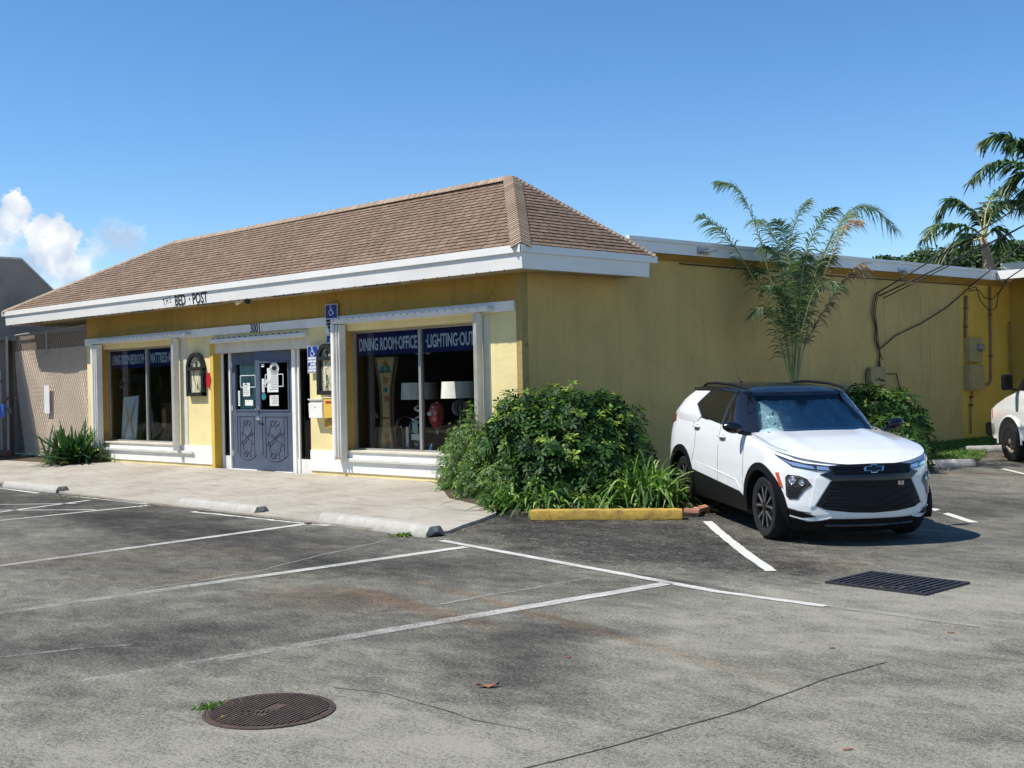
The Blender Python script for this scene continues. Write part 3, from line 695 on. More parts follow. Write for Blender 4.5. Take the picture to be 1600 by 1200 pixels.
def caps(P0, P1, n1, n2, wd, name):
    """folded cap tiles from P0 up to P1, n1/n2 side directions lying in both slopes"""
    d = P1-P0; L_ = d.length; t = d.normalized(); n = int(L_/.072); V, F, Rn = [], [], []
    for i in range(n):
        q0 = P0+d*(i/n); q1 = P0+d*min(1, (i+1.5)/n); up = (Vector((0, 0, 1))-t*t.z).normalized(); r = R.random()
        for sd in (n1, n2):
            k = len(V); h = .040; w = wd
            V += [q0+up*h, q0+sd*w+up*(h*.75), q1+sd*w+up*(h*.35), q1+up*(h*.55), q0+up*(h-.02), q0+sd*w+up*(h*.3)]
            F += [(k, k+1, k+2, k+3), (k+4, k+5, k+1, k), (k+1, k+5, k+2)]; Rn += [r, 0., 0.]
    me = bpy.data.meshes.new(name); me.from_pydata([tuple(v) for v in V], [], F); at = me.attributes.new('rnd', 'FLOAT', 'FACE'); at.data.foreach_set('value', Rn)
    return link(name, me, M['cap'], roof)
def sdir(P0, P1, inner):   # direction in the slope, perpendicular to the hip, towards 'inner'
    t = (P1-P0).normalized(); v = inner-P0; v = v-t*v.dot(t); return v.normalized()
caps(A1, B1, sdir(A1, B1, A0), sdir(A1, B1, C1), .17, 'hip_cap')
caps(C1, B1, sdir(C1, B1, A1), sdir(C1, B1, C0), .12, 'hip_cap')
caps(A0, B0, sdir(A0, B0, A1), sdir(A0, B0, C0), .10, 'hip_cap')
caps(B0, B1, Vector((0, -.77, -.63)), Vector((0, .77, -.63)), .12, 'ridge_cap')
# fascias: lower board leaning inward at the bottom, drip strip above
def fascia(P, Q, out, h0, h1, name, parent, lean=.0, th=.03):
    b = MB(); o_ = Vector(out); b.prism([P+Vector((0, 0, h1)), Q+Vector((0, 0, h1)), Q-o_*lean+Vector((0, 0, h0)), P-o_*lean+Vector((0, 0, h0))], -o_*th); return b.build(name, M['fascia'], parent, bevel=.003)
Z = lambda v, dz: Vector((v.x, v.y, v.z+dz))
fascia(A0+Vector((.1, 0, 0)), Vector((EX-.001, EY, A1.z)), (0, -1, 0), -.345, -.10, 'front_fascia', ST, .02)
fascia(A0-Vector((.03, .03, 0)), Vector((EX+.028, EY-.03, A1.z)), (0, -1, 0), -.115, -.004, 'drip_edge', ST)
fascia(Vector((EX, EY+.03, A1.z)), C1-Vector((0, .14, 0)), (1, 0, 0), -.345, -.10, 'side_fascia', ST, .02)
fascia(Vector((EX+.03, EY-.03, A1.z)), C1+Vector((.03, .03, 0)), (1, 0, 0), -.115, -.004, 'drip_edge', ST)
b = MB(); b.box(EX-.12, EX-.03, 2.36, 2.40, 3.44, 3.68); b.build('fascia_return', M['fascia'], ST)
fascia(C0+Vector((-.0, -.05, 0)), A0+Vector((0, .05, 0)), (-1, 0, 0), -.345, -.004, 'left_fascia', ST, .02)
# soffit
b = MB(); b.face([(-17.2, -.57, 3.50), (EX-.04, -.57, 3.425), (EX-.04, 2.4, 3.46), (-17.2, 2.5, 3.52)]); b.build('soffit_board', M['soffit'], ST)
b = MB()      # small scalloped clips under the fascia
for k in range(60):
    x = -16.9+k*.29+R.uniform(-.02, .02); z = A0.z+(A1.z-A0.z)*(x-A0.x)/(A1.x-A0.x)-.36
    b.box(x, x+.018, -.585, -.565, z+.006, z+.024)
for k in range(6):
    x = -15.6+k*2.6; z = A0.z+(A1.z-A0.z)*(x-A0.x)/(A1.x-A0.x)-.352; b.obox((x, -.57, z-.008), (.45, 0, -.006), (0, .01, 0), (0, 0, .008))
b.build('soffit_vent_strip', M['ink'], ST)
# flat roof wing
def zr(y): return 4.13+(y-2.2)*.28/16.4
b = MB(); pr = [(2.35, zr(2.35)-.03), (18.0, zr(18)-.03), (18.0, zr(18)-.20), (2.35, zr(2.35)-.20)]
b.prism([(-13.9, p[0], p[1]) for p in pr], (14.09, 0, 0)); b.build('flat_roof', M['grey_roof'], ST)
def fx(y0, y1, x, out, dz0, dz1, name):
    b = MB(); b.prism([(x, y0, zr(y0)+dz1), (x, y1, zr(y1)+dz1), (x, y1, zr(y1)+dz0), (x, y0, zr(y0)+dz0)], (out, 0, 0)); b.build(name, M['fascia'], ST, bevel=.003)
fx(2.33, 18.03, .195, .03, -.235, -.05, 'wing_fascia'); fx(2.31, 18.05, .18, .07, -.052, .012, 'gravel_stop')
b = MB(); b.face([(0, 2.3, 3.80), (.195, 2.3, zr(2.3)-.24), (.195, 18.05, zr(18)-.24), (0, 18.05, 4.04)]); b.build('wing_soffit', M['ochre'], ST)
b = MB(); b.box(.255, 7.2, 17.0, 17.05, zr(18)-.235, zr(18)-.02); b.build('wing_fascia', M['fascia'], ST)
b = MB(); b.box(.225, 7.2, 17.05, 22, zr(18)-.15, zr(18)-.03); b.box(-2, .225, 18.01, 22, zr(18)-.16, zr(18)-.04); b.build('rear_roof', M['grey_roof'], ST)  # eave pulled forward and filler box added to keep sun off the end wall
p = atD(1575, 415, 46); b = MB(); b.obox(p+Vector((2.5, 3, -.6)), (3.2, 0, 0), (0, 2, 0), (0, 0, .8)); o = b.build('rooftop_unit', M['white'], bevel=.03); tag(o, 'bright white rooftop box behind the flat roof at the right edge', 'rooftop unit')

# ---- windows
def window(name_, W_, mx, banners, nm):
    wy = .20
    fr = MB(); f = .045
    for x0, x1, z0, z1 in ((W_[0], W_[0]+f, WB, WT), (W_[1]-f, W_[1], WB, WT), (W_[0]+f, W_[1]-f, WT-f, WT), (W_[0]+f, W_[1]-f, WB, WB+.035)): fr.box(x0, x1, wy-.03, wy+.03, z0, z1)
    fro = fr.build('display_window', M['glassrim'], ST, bevel=.003)
    b = MB(); b.box(mx-.03, mx+.03, wy-.04, wy+.035, WB+.035, WT-f); b.build('mullion', M['glassrim'], fro, bevel=.003)
    for x0, x1 in ((W_[0]+f, mx-.03), (mx+.03, W_[1]-f)):
        b = MB(); b.face([(x0, wy, WB+.035), (x1, wy, WB+.035), (x1, wy, WT-f), (x0, wy, WT-f)]); b.build('pane', M['glass'], fro)
    for (x0, x1, txt, sx) in banners:
        b = MB(); b.box(x0, x1, wy+.02, wy+.026, WT-.44, WT-f); b.build('banner', M['navy'], fro)
        text_parts([(txt, .30, (x0+.06, wy+.013, WT-.35), (1, 0, 0), (0, 0, 1), sx, .007)], 'banner_lettering', M['signwhite'], fro)
    b = MB(); b.box(W_[0]+.0, W_[1], -.05, wy-.03, WB-.03, WB+.004); b.build('sill', M['cream'], fro, bevel=.004)
window('l', LW, -11.62, ((LW[0]+.06, -11.66, 'LIVING ROOM\u00b7BEDROOM\u00b7', .42), (-11.58, LW[1]-.06, 'MATTRESS\u00b7ACCENTS', .52)), 'l')
window('r', RW, -2.52, ((RW[0]+.06, -2.56, 'DINING ROOM\u00b7OFFICE', .50), (-2.48, RW[1]-.06, '\u00b7LIGHTING\u00b7OUTDOOR', .54)), 'r')
for w_ in (LW, RW): b = MB(); b.box(w_[0]-.02, w_[0]+.002, -.001, .2, WB, WT); b.build('window_reveal', M['ochre'], ST)
# accordion storm shutters folded either side
def shutter(x0, x1, face_left, plate=None):
    n = 5; b = MB(); w = (x1-x0)/n
    for k in range(n):
        xa = x0+k*w; d = -.17 if k % 2 == 0 else -.135
        b.box(xa+.004, xa+w-.006, d, -.045, .53, 2.86); b.obox((xa+w/2, d-.006, 1.7), (w*.28, 0, 0), (0, .008, 0), (0, 0, 1.15))
    o = b.build('storm_shutter', M['white_metal'], ST, bevel=.004)
    b = MB()
    if face_left: b.box(x0-.06, x0, -.18, -.02, .50, 2.88)
    b.build('end_post', M['white'], o, bevel=.004) if face_left else None
    if plate:
        b = MB(); b.box(plate[0], plate[1], -.012, 0, .45, 2.9)
        for k in range(12): b.obox(((plate[0]+plate[1])/2, -.014, .6+k*.19), (.007, 0, 0), (0, .003, 0), (0, 0, .007))
        b.build('side_plate', M['cream'], o, bevel=.002)
sx_ = lambda px, Y: onY(px, 620, Y).x
shutter(sx_(145, -.17), sx_(160, -.06), True); shutter(sx_(269, -.17), sx_(280, -.06), False, (sx_(284, -.01), sx_(293, -.01))); shutter(sx_(522, -.17), sx_(541, -.06), True); shutter(sx_(742, -.17), sx_(755, -.06), False, (sx_(756, -.01), sx_(767, -.01)))
for (x0, x1) in ((sx_(141, -.19), sx_(290, -.19)), (sx_(519, -.19), sx_(764, -.19))):
    b = MB(); b.box(x0, x1, -.19, -.042, 2.875, 2.93); b.box(x0, x1, -.20, -.17, 2.92, 2.96)
    t = b.build('shutter_track', M['white_metal'], ST, bevel=.003)
    b = MB()
    for k in range(int((x1-x0)/.18)): b.obox((x0+.1+k*.18, -.203, 2.94), (.009, 0, 0), (0, .004, 0), (0, 0, .007))
    b.build('rivet_row', M['black'], t)
    b = MB(); b.box(x0+.1, x1, -.07, -.024, .47, .51); b.box(x0+.1, x1, -.075, -.06, .49, .53); b.build('shutter_track', M['white_metal'], ST, bevel=.003)
# ---- door bay
DY = .20
b = MB(); b.box(DB[0]-.02, DB[0]+.10, -.02, DY, ZF-.05, DT); b.build('door_bay_jamb', M['side_new'], ST)
b = MB(); b.box(DB[0]+.10, DB[1], .02, DY-.02, 2.50, DT-.002); b.build('door_header', M['cream'], ST)
b = MB(); b.box(DB[0]+.12, DB[1]-.02, -.10, -.005, 2.70, 2.78); b.box(DB[0]+.10, DB[1], -.085, -.0, 2.785, 2.80); b.build('roll_shutter_box', M['white_metal'], ST, bevel=.012)
b = MB()
for k in range(16): b.obox((DB[0]+.22+k*.19, -.088, 2.795), (.03, 0, 0), (0, .006, 0), (0, 0, .006))
b.build('bolt_row', M['black'], ST)
jx = [(-8.575, -8.47), (-8.30, -8.235), (-6.125, -6.03), (-5.74, -5.62), (-5.62, -5.36)]
for x0, x1 in ((-8.57, -8.50), (-8.28, -8.235), (-6.13, -6.02), (-5.95, -5.90)): b = MB(); b.box(x0, x1, DY-.06, DY+.06, ZF, 2.5); b.build('door_jamb', M['white'], ST, bevel=.005)
for x0, x1 in ((-8.50, -8.28), (-6.02, -5.38)): b = MB(); b.box(x0, x1, DY-.04, DY+.05, ZF, .45); b.build('kick_panel', M['white'], ST, bevel=.004)
def sidelight(x0, x1):
    b = MB(); f = .03
    for a, c, z0, z1 in ((x0, x0+f, .45, 2.5), (x1-f, x1, .45, 2.5), (x0+f, x1-f, 2.46, 2.5), (x0+f, x1-f, .45, .49)): b.box(a, c, DY-.03, DY+.03, z0, z1)
    o = b.build('sidelight', M['black'], ST); b = MB(); b.face([(x0+f, DY, .49), (x1-f, DY, .49), (x1-f, DY, 2.46), (x0+f, DY, 2.46)]); b.build('pane', M['glass'], o)
sidelight(-8.50, -8.28); sidelight(-5.90, -5.40)
b = MB()
for k in range(26): b.lathe([(0, .02), (.014, .01), (.017, 0), (.014, -.01), (0, -.02)], (-8.36, DY+.12, .7+k*.068), n=8)
o = b.build('bead_curtain', M['steel']); tag(o, 'string of grey beads hanging behind the narrow left sidelight', 'bead string')
b = MB(); b.box(-8.6, -8.40, DY+.2, DY+.25, ZF, 2.5); o = b.build('wooden_board', M['wood']); tag(o, 'brown wooden board standing behind the left sidelight glass', 'board')
b = MB(); b.box(-8.235, -6.13, DY-.10, DY+.12, ZF-.01, ZF+.03); b.build('threshold', M['white'], ST, bevel=.006)
def door(hx, sgn, ang, papers, drape):
    """hinged at hx, leaf runs sgn*1.04; local x from hinge, built in local coords then rotated"""
    wl = 1.04; H = 2.29; z0 = ZF+.035
    b = MB(); st = .14; pz0, pz1 = 1.20-z0+.17, 2.06     # glass opening local z
    X = lambda x: sgn*x
    def bx(b, xa, xb, ya, yb, za, zb): b.box(min(X(xa), X(xb)), max(X(xa), X(xb)), ya, yb, za, zb)
    bx(b, 0, st, -.022, .022, 0, H); bx(b, wl-st, wl, -.022, .022, 0, H); bx(b, st, wl-st, -.022, .022, pz1, H); bx(b, st, wl-st, -.022, .022, 0, pz0)
    me = b.mesh('door'); o = link('door', me, M['blue_door'])
    o.parent = ST; mt = Matrix.Translation((hx, DY, z0)) @ Matrix.Rotation(ang, 4, 'Z'); o.matrix_parent_inverse = ST.matrix_basis.inverted(); o.matrix_basis = mt
    def sub(b, name, mt_, **k): return b.build(name, mt_, o, local=True, **k)
    b = MB()
    for (xa, xb, za, zb) in ((st-.03, wl-st+.03, pz0-.03, pz0), (st-.03, wl-st+.03, pz1, pz1+.03), (st-.03, st, pz0, pz1), (wl-st, wl-st+.03, pz0, pz1)): bx(b, xa, xb, -.036, -.022, za, zb)
    sub(b, 'glazing_bead', M['blue_door'], bevel=.004)
    b = MB(); xs_ = sorted((X(st), X(wl-st))); b.face([(xs_[0], 0, pz0), (xs_[1], 0, pz0), (xs_[1], 0, pz1), (xs_[0], 0, pz1)]); sub(b, 'pane', M['glass'])
    # carved lower panel
    b = MB(); xa, xb, za, zb = st+.04, wl-st-.04, .20, pz0-.13; xm = (xa+xb)/2; y = -.024
    def arc(z_, sag, x0_, x1_): return [(X(x0_+(x1_-x0_)*i/10), y, z_-sag*(1-((i-5)/5)**2)) for i in range(11)]
    b.tube([(X(xa), y, zb), (X(xa), y, za+.1)]+arc(za+.1, .12, xa, xb)+[(X(xb), y, za+.1), (X(xb), y, zb), (X(xa), y, zb)], .007, 6)
    for xx in (xa+.09, xb-.09): b.tube([(X(xx), y, zb), (X(xx), y, za+.03)], .006, 6)
    zc = (za+zb)/2-.02; hh = (zb-za)/2-.05
    for sx in (-1, 1):
        for sz in (-1, 1):
            pts = []
            for i in range(34):
                t = i/33
                if t < .55:
                    q = t/.55; px_ = sx*(-.13+ .26*q*q*(3-2*q))*1.0; pz_ = sz*(q*hh*.72-.0)
                    px_ = sx*(.15*sin(q*pi*.9-.35)); 
                else:
                    q = (t-.55)/.45; a = q*2*pi*1.15; rr = .075*(1-q*.75); cx_ = sx*.065; cz_ = sz*hh*.80
                    px_ = cx_+sx*rr*cos(a); pz_ = cz_+sz*rr*sin(a)
                pts.append((X(xm+px_), y, zc+pz_))
            b.tube(pts, .006, 5)
            b.tube([(X(xm+sx*.17), y, zc+sz*.02), (X(xm+sx*.20), y, zc+sz*.10), (X(xm+sx*.16), y, zc+sz*.13), (X(xm+sx*.15), y, zc+sz*.09)], .005, 5)
        b.tube([(X(xm-sx*.24), y, zc-.12), (X(xm), y, zc+.02), (X(xm+sx*.24), y, zc+.12)], .0055, 5)
    b.tube([(X(xm), y, zc-hh), (X(xm-.03), y, zc-hh+.1), (X(xm), y, zc-hh+.2), (X(xm+.03), y, zc-hh+.1), (X(xm), y, zc-hh)], .005, 5)
    b.tube([(X(xm), y, zc+hh), (X(xm-.03), y, zc+hh-.1), (X(xm), y, zc+hh-.2), (X(xm+.03), y, zc+hh-.1), (X(xm), y, zc+hh)], .005, 5)
    sub(b, 'carved_panel', M['groove'])
    for (xx, zz, w, h, mt_) in papers:
        b = MB(); b.box(min(X(xx), X(xx+w)), max(X(xx), X(xx+w)), -.010, -.006, zz, zz+h); pp = sub(b, 'notice', mt_)
        if h > .12:
            b2 = MB(); n = int(h/.035)
            for k in range(n):
                b2.box(min(X(xx+.02), X(xx+w*R.uniform(.6, .88))), max(X(xx+.02), X(xx+w*R.uniform(.6, .88))), -.0125, -.011, zz+h-.03-k*.032, zz+h-.022-k*.032)
            # kept as plain grey rules of small print
            b2.mi = [1]*len(b2.f); me2 = b2.mesh(); 
            bm = bmesh.new(); bm.from_mesh(pp.data); bm.from_mesh(me2); bm.to_mesh(pp.data); bm.free(); pp.data.materials.append(M['steel'])
    for zz in (.25, 1.15, 2.02):
        b = MB(); bx(b, -.03, .02, -.035, -.022, zz, zz+.10); sub(b, 'hinge', M['white_metal'])
    if drape:
        b = MB(); rows = []
        for zz in np.linspace(pz0-.05, pz1, 14): rows.append([(X(st-.02+(wl-2*st+.04)*i/40), .07+.018*sin(i*.95+zz*.6), zz) for i in range(41)])
        b.grid(rows); sub(b, 'drape', M['drape'], smooth=True)
    return o, sub, X
P_ = M['paper']; 
dl, subl, XL_ = door(-8.225, 1, 0, ((.38, 1.43, .24, .26, P_), (.44, 1.245, .28, .11, P_), (.20, 1.24, .06, .30, P_)), True)
dr_, subr, XR_ = door(-6.135, -1, radians(8.5), ((.42, 1.50, .30, .46, P_), (.42, 1.24, .24, .20, P_), (.80, 1.50, .07, .26, P_), (.80, 1.985, .08, .06, P_)), False)
# round decal, hours board, numbers
b = MB(); b.lathe([(0, -.010), (.125, -.010), (.125, -.007)], (-.52, 0, 1.95), 'y', 28); subr(b, 'round_decal', P_)
b = MB(); b.prism([(-.52+.07*cos(a)*(1+.25*sin(a)), -.013, 1.955+.045*sin(a)) for a in np.linspace(0, 2*pi, 14)[:-1]], (0, .002, 0)); subr(b, 'decal_heart', M['ink'])
b = MB(); b.lathe([(0, -.010), (.065, -.010), (.065, -.007)], (-.83, 0, 1.42), 'y', 20); subr(b, 'round_decal', M['tealp'])
for s_, x0, x1 in ((subl, .20, .86), (subr, -.86, -.24)):
    b = MB()
    for (a, c, z0, z1) in ((x0+.08, x1-.04, 1.60, 1.615), (x0+.08, x1-.04, 1.83, 1.845), (x0+.08, x0+.095, 1.60, 1.845), (x1-.055, x1-.04, 1.60, 1.845)): b.box(a, c, -.0105, -.007, z0, z1)
    s_(b, 'decal_border', M['signwhite'])
text_parts([('& M', .13, (-.84, -.012, 1.66), (1, 0, 0), (0, 0, 1), .7, .004)], 'white_lettering', M['signwhite'], dr_, local=True)
text_parts([('E', .15, (.46, -.012, 1.66), (1, 0, 0), (0, 0, 1), .7, .004)], 'black_lettering', M['ink'], dl, local=True)
b = MB(); b.lathe([(0, -.075), (.028, -.072), (.034, -.05), (.02, -.03), (.034, -.024)], (-.99, 0, 1.20), 'y', 16); subr(b, 'deadbolt', M['chrome'])
b = MB(); b.lathe([(.036, -.024), (.036, -.034), (.015, -.04), (.015, -.075), (0, -.078)], (-.98, 0, 1.0), 'y', 16); b.tube([(-.98, -.07, 1.0), (-.90, -.075, .995), (-.86, -.07, .985)], [.014, .012, .009], 8); b.lathe([(0, -.026), (.05, -.026), (.05, -.022)], (-.98, 0, .985), 'y', 16); smoothing(subr(b, 'handle', M['chrome']))

# ---- lettering on the building
zf = lambda x: A0.z+(A1.z-A0.z)*(x-A0.x)/(A1.x-A0.x)
fs = -(A0.z-A1.z)/(A1.x-A0.x)
x = -9.40
text_parts([('BED', .29, (-9.03, -.586, zf(-9)-.325), (1, 0, fs), (0, -.082, 1), .80, .004), ('\u00b7', .29, (-8.50, -.586, zf(-8.4)-.325), (1, 0, fs), (0, -.082, 1), .9, .004), ('POST', .29, (-8.36, -.586, zf(-8.2)-.325), (1, 0, fs), (0, -.082, 1), .80, .004),
            ('T', .20, (-9.47, -.586, zf(-9.4)-.305), (1, 0, .22), (-.22, -.082, 1), .62, .001), ('H', .20, (-9.36, -.586, zf(-9.4)-.285), (1, 0, .22), (-.22, -.082, 1), .62, .001), ('E', .20, (-9.22, -.586, zf(-9.4)-.265), (1, 0, .22), (-.22, -.082, 1), .62, .001)],
           'fascia_lettering', M['ink'], ST)
text_parts([('3001', .24, (-7.20, -.046, 2.855), (1, 0, 0), (0, 0, 1), .75, .001)], 'house_number', M['ink'], ST)
# ------------------------------------------------------------------ the white SUV
def mat_from(o, x, y, z): 
    m = Matrix((x, y, z)).transposed().to_4x4(); m.translation = o; return m
_a = radians(-35.0); _p = atan(.085/2.64)
_h = Vector((cos(_a)*cos(_p), sin(_a)*cos(_p), -sin(_p))); _l = Vector((-sin(_a), cos(_a), 0)); _z = _h.cross(_l)
CO = onG(1197, 842) + _l*(.87-.03)
CAR = thing('parked_suv', 'white SUV with black roof and mesh grille parked beside the yellow side wall', 'car', mw=mat_from(CO, _h, _l, _z))
UC, UR = .05, -2.75
def sidew(z): return np.interp(z, [.15, .28, .42, .6, .78, .92, 1.0, 1.1, 1.25, 1.35], [.80, .865, .895, .905, .905, .895, .885, .865, .835, .80])
def ufz(z): return np.interp(z, [.15, .25, .34, .45, .6, .72, .80, .86, .92, 1.1], [.70, .79, .835, .84, .83, .825, .81, .79, .72, .60])
def urz(z): return np.interp(z, [.15, .3, .45, .6, .8, 1.0, 1.2, 1.4], [-3.25, -3.46, -3.53, -3.53, -3.49, -3.46, -3.40, -3.28])
PF, PR = 2.35, 3.6
def ztop(u): return np.interp(u, [-3.6, -3.4, -2.9, -2.3, -1.6, -.9, -.45, -.1, .2, .45, .65, .8, .9], [1.20, 1.24, 1.27, 1.245, 1.19, 1.14, 1.085, 1.045, 1.0, .955, .905, .855, .83])
def outl(th, z):
    """th 0 = nose centre, pi = tail centre, going along the left side"""
    w = sidew(z); c, s = cos(th), sin(th)
    if c >= 0: p, L_, uc = PF, ufz(z)-UC, UC
    else: p, L_, uc = PR, UR-urz(z), UR
    den = (abs(c)**p+abs(s)**p)**(1/p)
    return uc+L_*c/den, w*s/den
def side_v(u, z):
    w = sidew(z)
    if u > UC: t = min(1, (u-UC)/(ufz(z)-UC)); return w*(1-t**PF)**(1/PF)
    if u < UR: t = min(1, (UR-u)/(UR-urz(z))); return w*(1-t**PR)**(1/PR)
    return w
def front_u(v, z):
    t = min(1, abs(v)/sidew(z)); return UC+(ufz(z)-UC)*(1-t**PF)**(1/PF)
_arc = {}
def front_s(s, z):     # arc length from the nose centre along the outline at height z
    k = round(float(z), 3)
    if k not in _arc:
        th = np.linspace(0, pi/2, 160); P = np.array([outl(t, z) for t in th]); d = np.r_[0, np.cumsum(np.hypot(*np.diff(P, axis=0).T))]; _arc[k] = (d, P)
    d, P = _arc[k]; a = abs(s)
    if a > d[-1]: u, v = UC-(a-d[-1]), sidew(z)
    else: u, v = np.interp(a, d, P[:, 0]), np.interp(a, d, P[:, 1])
    return u, (v if s >= 0 else -v)
def zbot(u): return .30 if -2.3 < u < -.35 else .22
# body shell
ths = list(np.linspace(0, pi/2, 46))
side_us = list(np.arange(UC-.03, UR, -.03))
cols = [('n', t) for t in ths]+[('s', u) for u in side_us]+[('t', t) for t in np.linspace(pi/2+.001, pi, 40)]
NZ = 34
def shell_pt(c, t):
    if c[0] == 's': u = c[1]; zt = ztop(u); z = zbot(u)+(zt-zbot(u))*t; return Vector((u, side_v(u, z)-.02*np.interp(u, [-.75, -.45], [.15, 1])*max(0, (t-.93)/.07)**2, z))
    u0, v0 = outl(c[1], .8); zt = ztop(u0); z = .22+(zt-.22)*t; u, v = outl(c[1], z); k = .02*max(0, (t-.93)/.07)**2
    return Vector((u*(1-k*.5), v*(1-k), z))
def arch(u, z): return (u*u+(z-.36)**2 < .415**2) or ((u+2.64)**2+(z-.36)**2 < .415**2)
for sg in (1,):
    b = MB(); idx = {}
    for i, c in enumerate(cols):
        for j in range(NZ+1):
            p = shell_pt(c, j/NZ); idx[(i, j)] = len(b.v); b.v.append(tuple(p))
    for i in range(len(cols)-1):
        for j in range(NZ):
            q = [idx[(i, j)], idx[(i+1, j)], idx[(i+1, j+1)], idx[(i, j+1)]]
            cx = sum(b.v[k][0] for k in q)/4; cz = sum(b.v[k][2] for k in q)/4; cy = b.v[q[0]][1]
            if arch(cx, cz) and cy > .5: continue
            b.f.append(tuple(q)); b.mi.append(0)
    n0 = len(b.v); b.v += [(x, -y, z) for x, y, z in b.v]; b.f += [tuple(n0+k for k in f[::-1]) for f in b.f[:]]; b.mi = [0]*len(b.f)
    # hood and shoulder cap
    rows = []
    us = list(np.linspace(-.62, .5, 24))+list(.5+.29*np.sin(np.linspace(.05, pi/2, 16)))
    for u in us:
        z = ztop(min(u, .80)); 
        if u > UC: 
            # nose cap follows the shell's top rim
            t_ = min(1, (u-UC)/(.785-UC)); w = (sidew(z)-.02)*(max(0, 1-t_**PF))**(1/PF)
        else: w = side_v(u, z)-.02
        row = []
        for k in range(31):
            f = -1+2*k/30; cr = (.055*np.interp(u, [-.6, 0, .5, .79], [1.1, 1, .55, .05]))*(1-abs(f)**2.6)
            crease = .012*math.exp(-((abs(f)-.62)/.10)**2)*np.interp(u, [-.6, .2, .7], [1, .8, 0])
            row.append((u, w*f, z+cr+crease-.0))
        rows.append(row)
    b.grid(rows)
    body = b.build('body', M['carpaint'], CAR, local=True, smooth=True, merge=True); smoothing(body, 50)
# greenhouse (pillars, roof)
def ghz(u, t):
    zb = ztop(u)-.01; zt = np.interp(u, [-3.45, -3.2, -2.6, -1.8, -1.2, -.9, -.3], [1.50, 1.535, 1.575, 1.585, 1.555, 1.52, 1.50]); return zb+(zt-zb)*t
def ghw(t): return np.interp(t, [0, .5, 1], [.845, .765, .655])
def guf(t): return -.28-.78*t
def gur(t): return -3.38+.42*t
GPF, GPR, GUF, GUR = 3.2, 4., -1.25, -2.45
def gh(th, t):
    w = ghw(t); c, s = cos(th), sin(th)
    if c >= 0: p, L_, uc = GPF, guf(t)-GUF, GUF
    else: p, L_, uc = GPR, GUR-gur(t), GUR
    den = (abs(c)**p+abs(s)**p)**(1/p); u, v = uc+L_*c/den, w*s/den
    return Vector((u, v, ghz(u, t)))
def gh_v(u, t):
    w = ghw(t)
    if u > GUF: q = min(1, (u-GUF)/(guf(t)-GUF)); return w*(1-q**GPF)**(1/GPF)
    if u < GUR: q = min(1, (GUR-u)/(GUR-gur(t))); return w*(1-q**GPR)**(1/GPR)
    return w
gcols = list(np.linspace(0, pi/2, 50))+[('u', u) for u in np.arange(GUF-.05, GUR, -.05)]+list(np.linspace(pi/2+.001, pi, 24))
NT = 18
def ghp(c, t):
    if isinstance(c, tuple): return Vector((c[1], ghw(t), ghz(c[1], t)))
    return gh(c, t)
def ws_open(c, t): 
    if isinstance(c, tuple): return False
    p = gh(c, t); return c < pi/2 and abs(p.y) < .93*ghw(t)-.035 and .05 < t < .93 and p.x > GUF+.12
b = MB(); ix = {}
for i, c in enumerate(gcols):
    for j in range(NT+1): ix[(i, j)] = len(b.v); b.v.append(tuple(ghp(c, j/NT)))
for i in range(len(gcols)-1):
    for j in range(NT):
        if ws_open(gcols[i], (j+.5)/NT): continue
        b.f.append((ix[(i, j)], ix[(i+1, j)], ix[(i+1, j+1)], ix[(i, j+1)])); b.mi.append(0)
n0 = len(b.v); b.v += [(x, -y, z) for x, y, z in b.v]; b.f += [tuple(n0+k for k in f[::-1]) for f in b.f[:]]; b.mi = [0]*len(b.f)
rows = []
for i, c in enumerate(gcols):
    p = ghp(c, 1.); row = []
    for k in range(17):
        f = 1-2*k/16; row.append((p.x, p.y*f, p.z+.060*(1-abs(f)**3)*np.interp(p.x, [-3.3, -2.9, -1.3, -1.05], [.4, 1, .85, .12])))
    rows.append(row)
b.grid(rows)
cabin = b.build('roof', M['carblack'], CAR, local=True, smooth=True, merge=True); smoothing(cabin, 50)
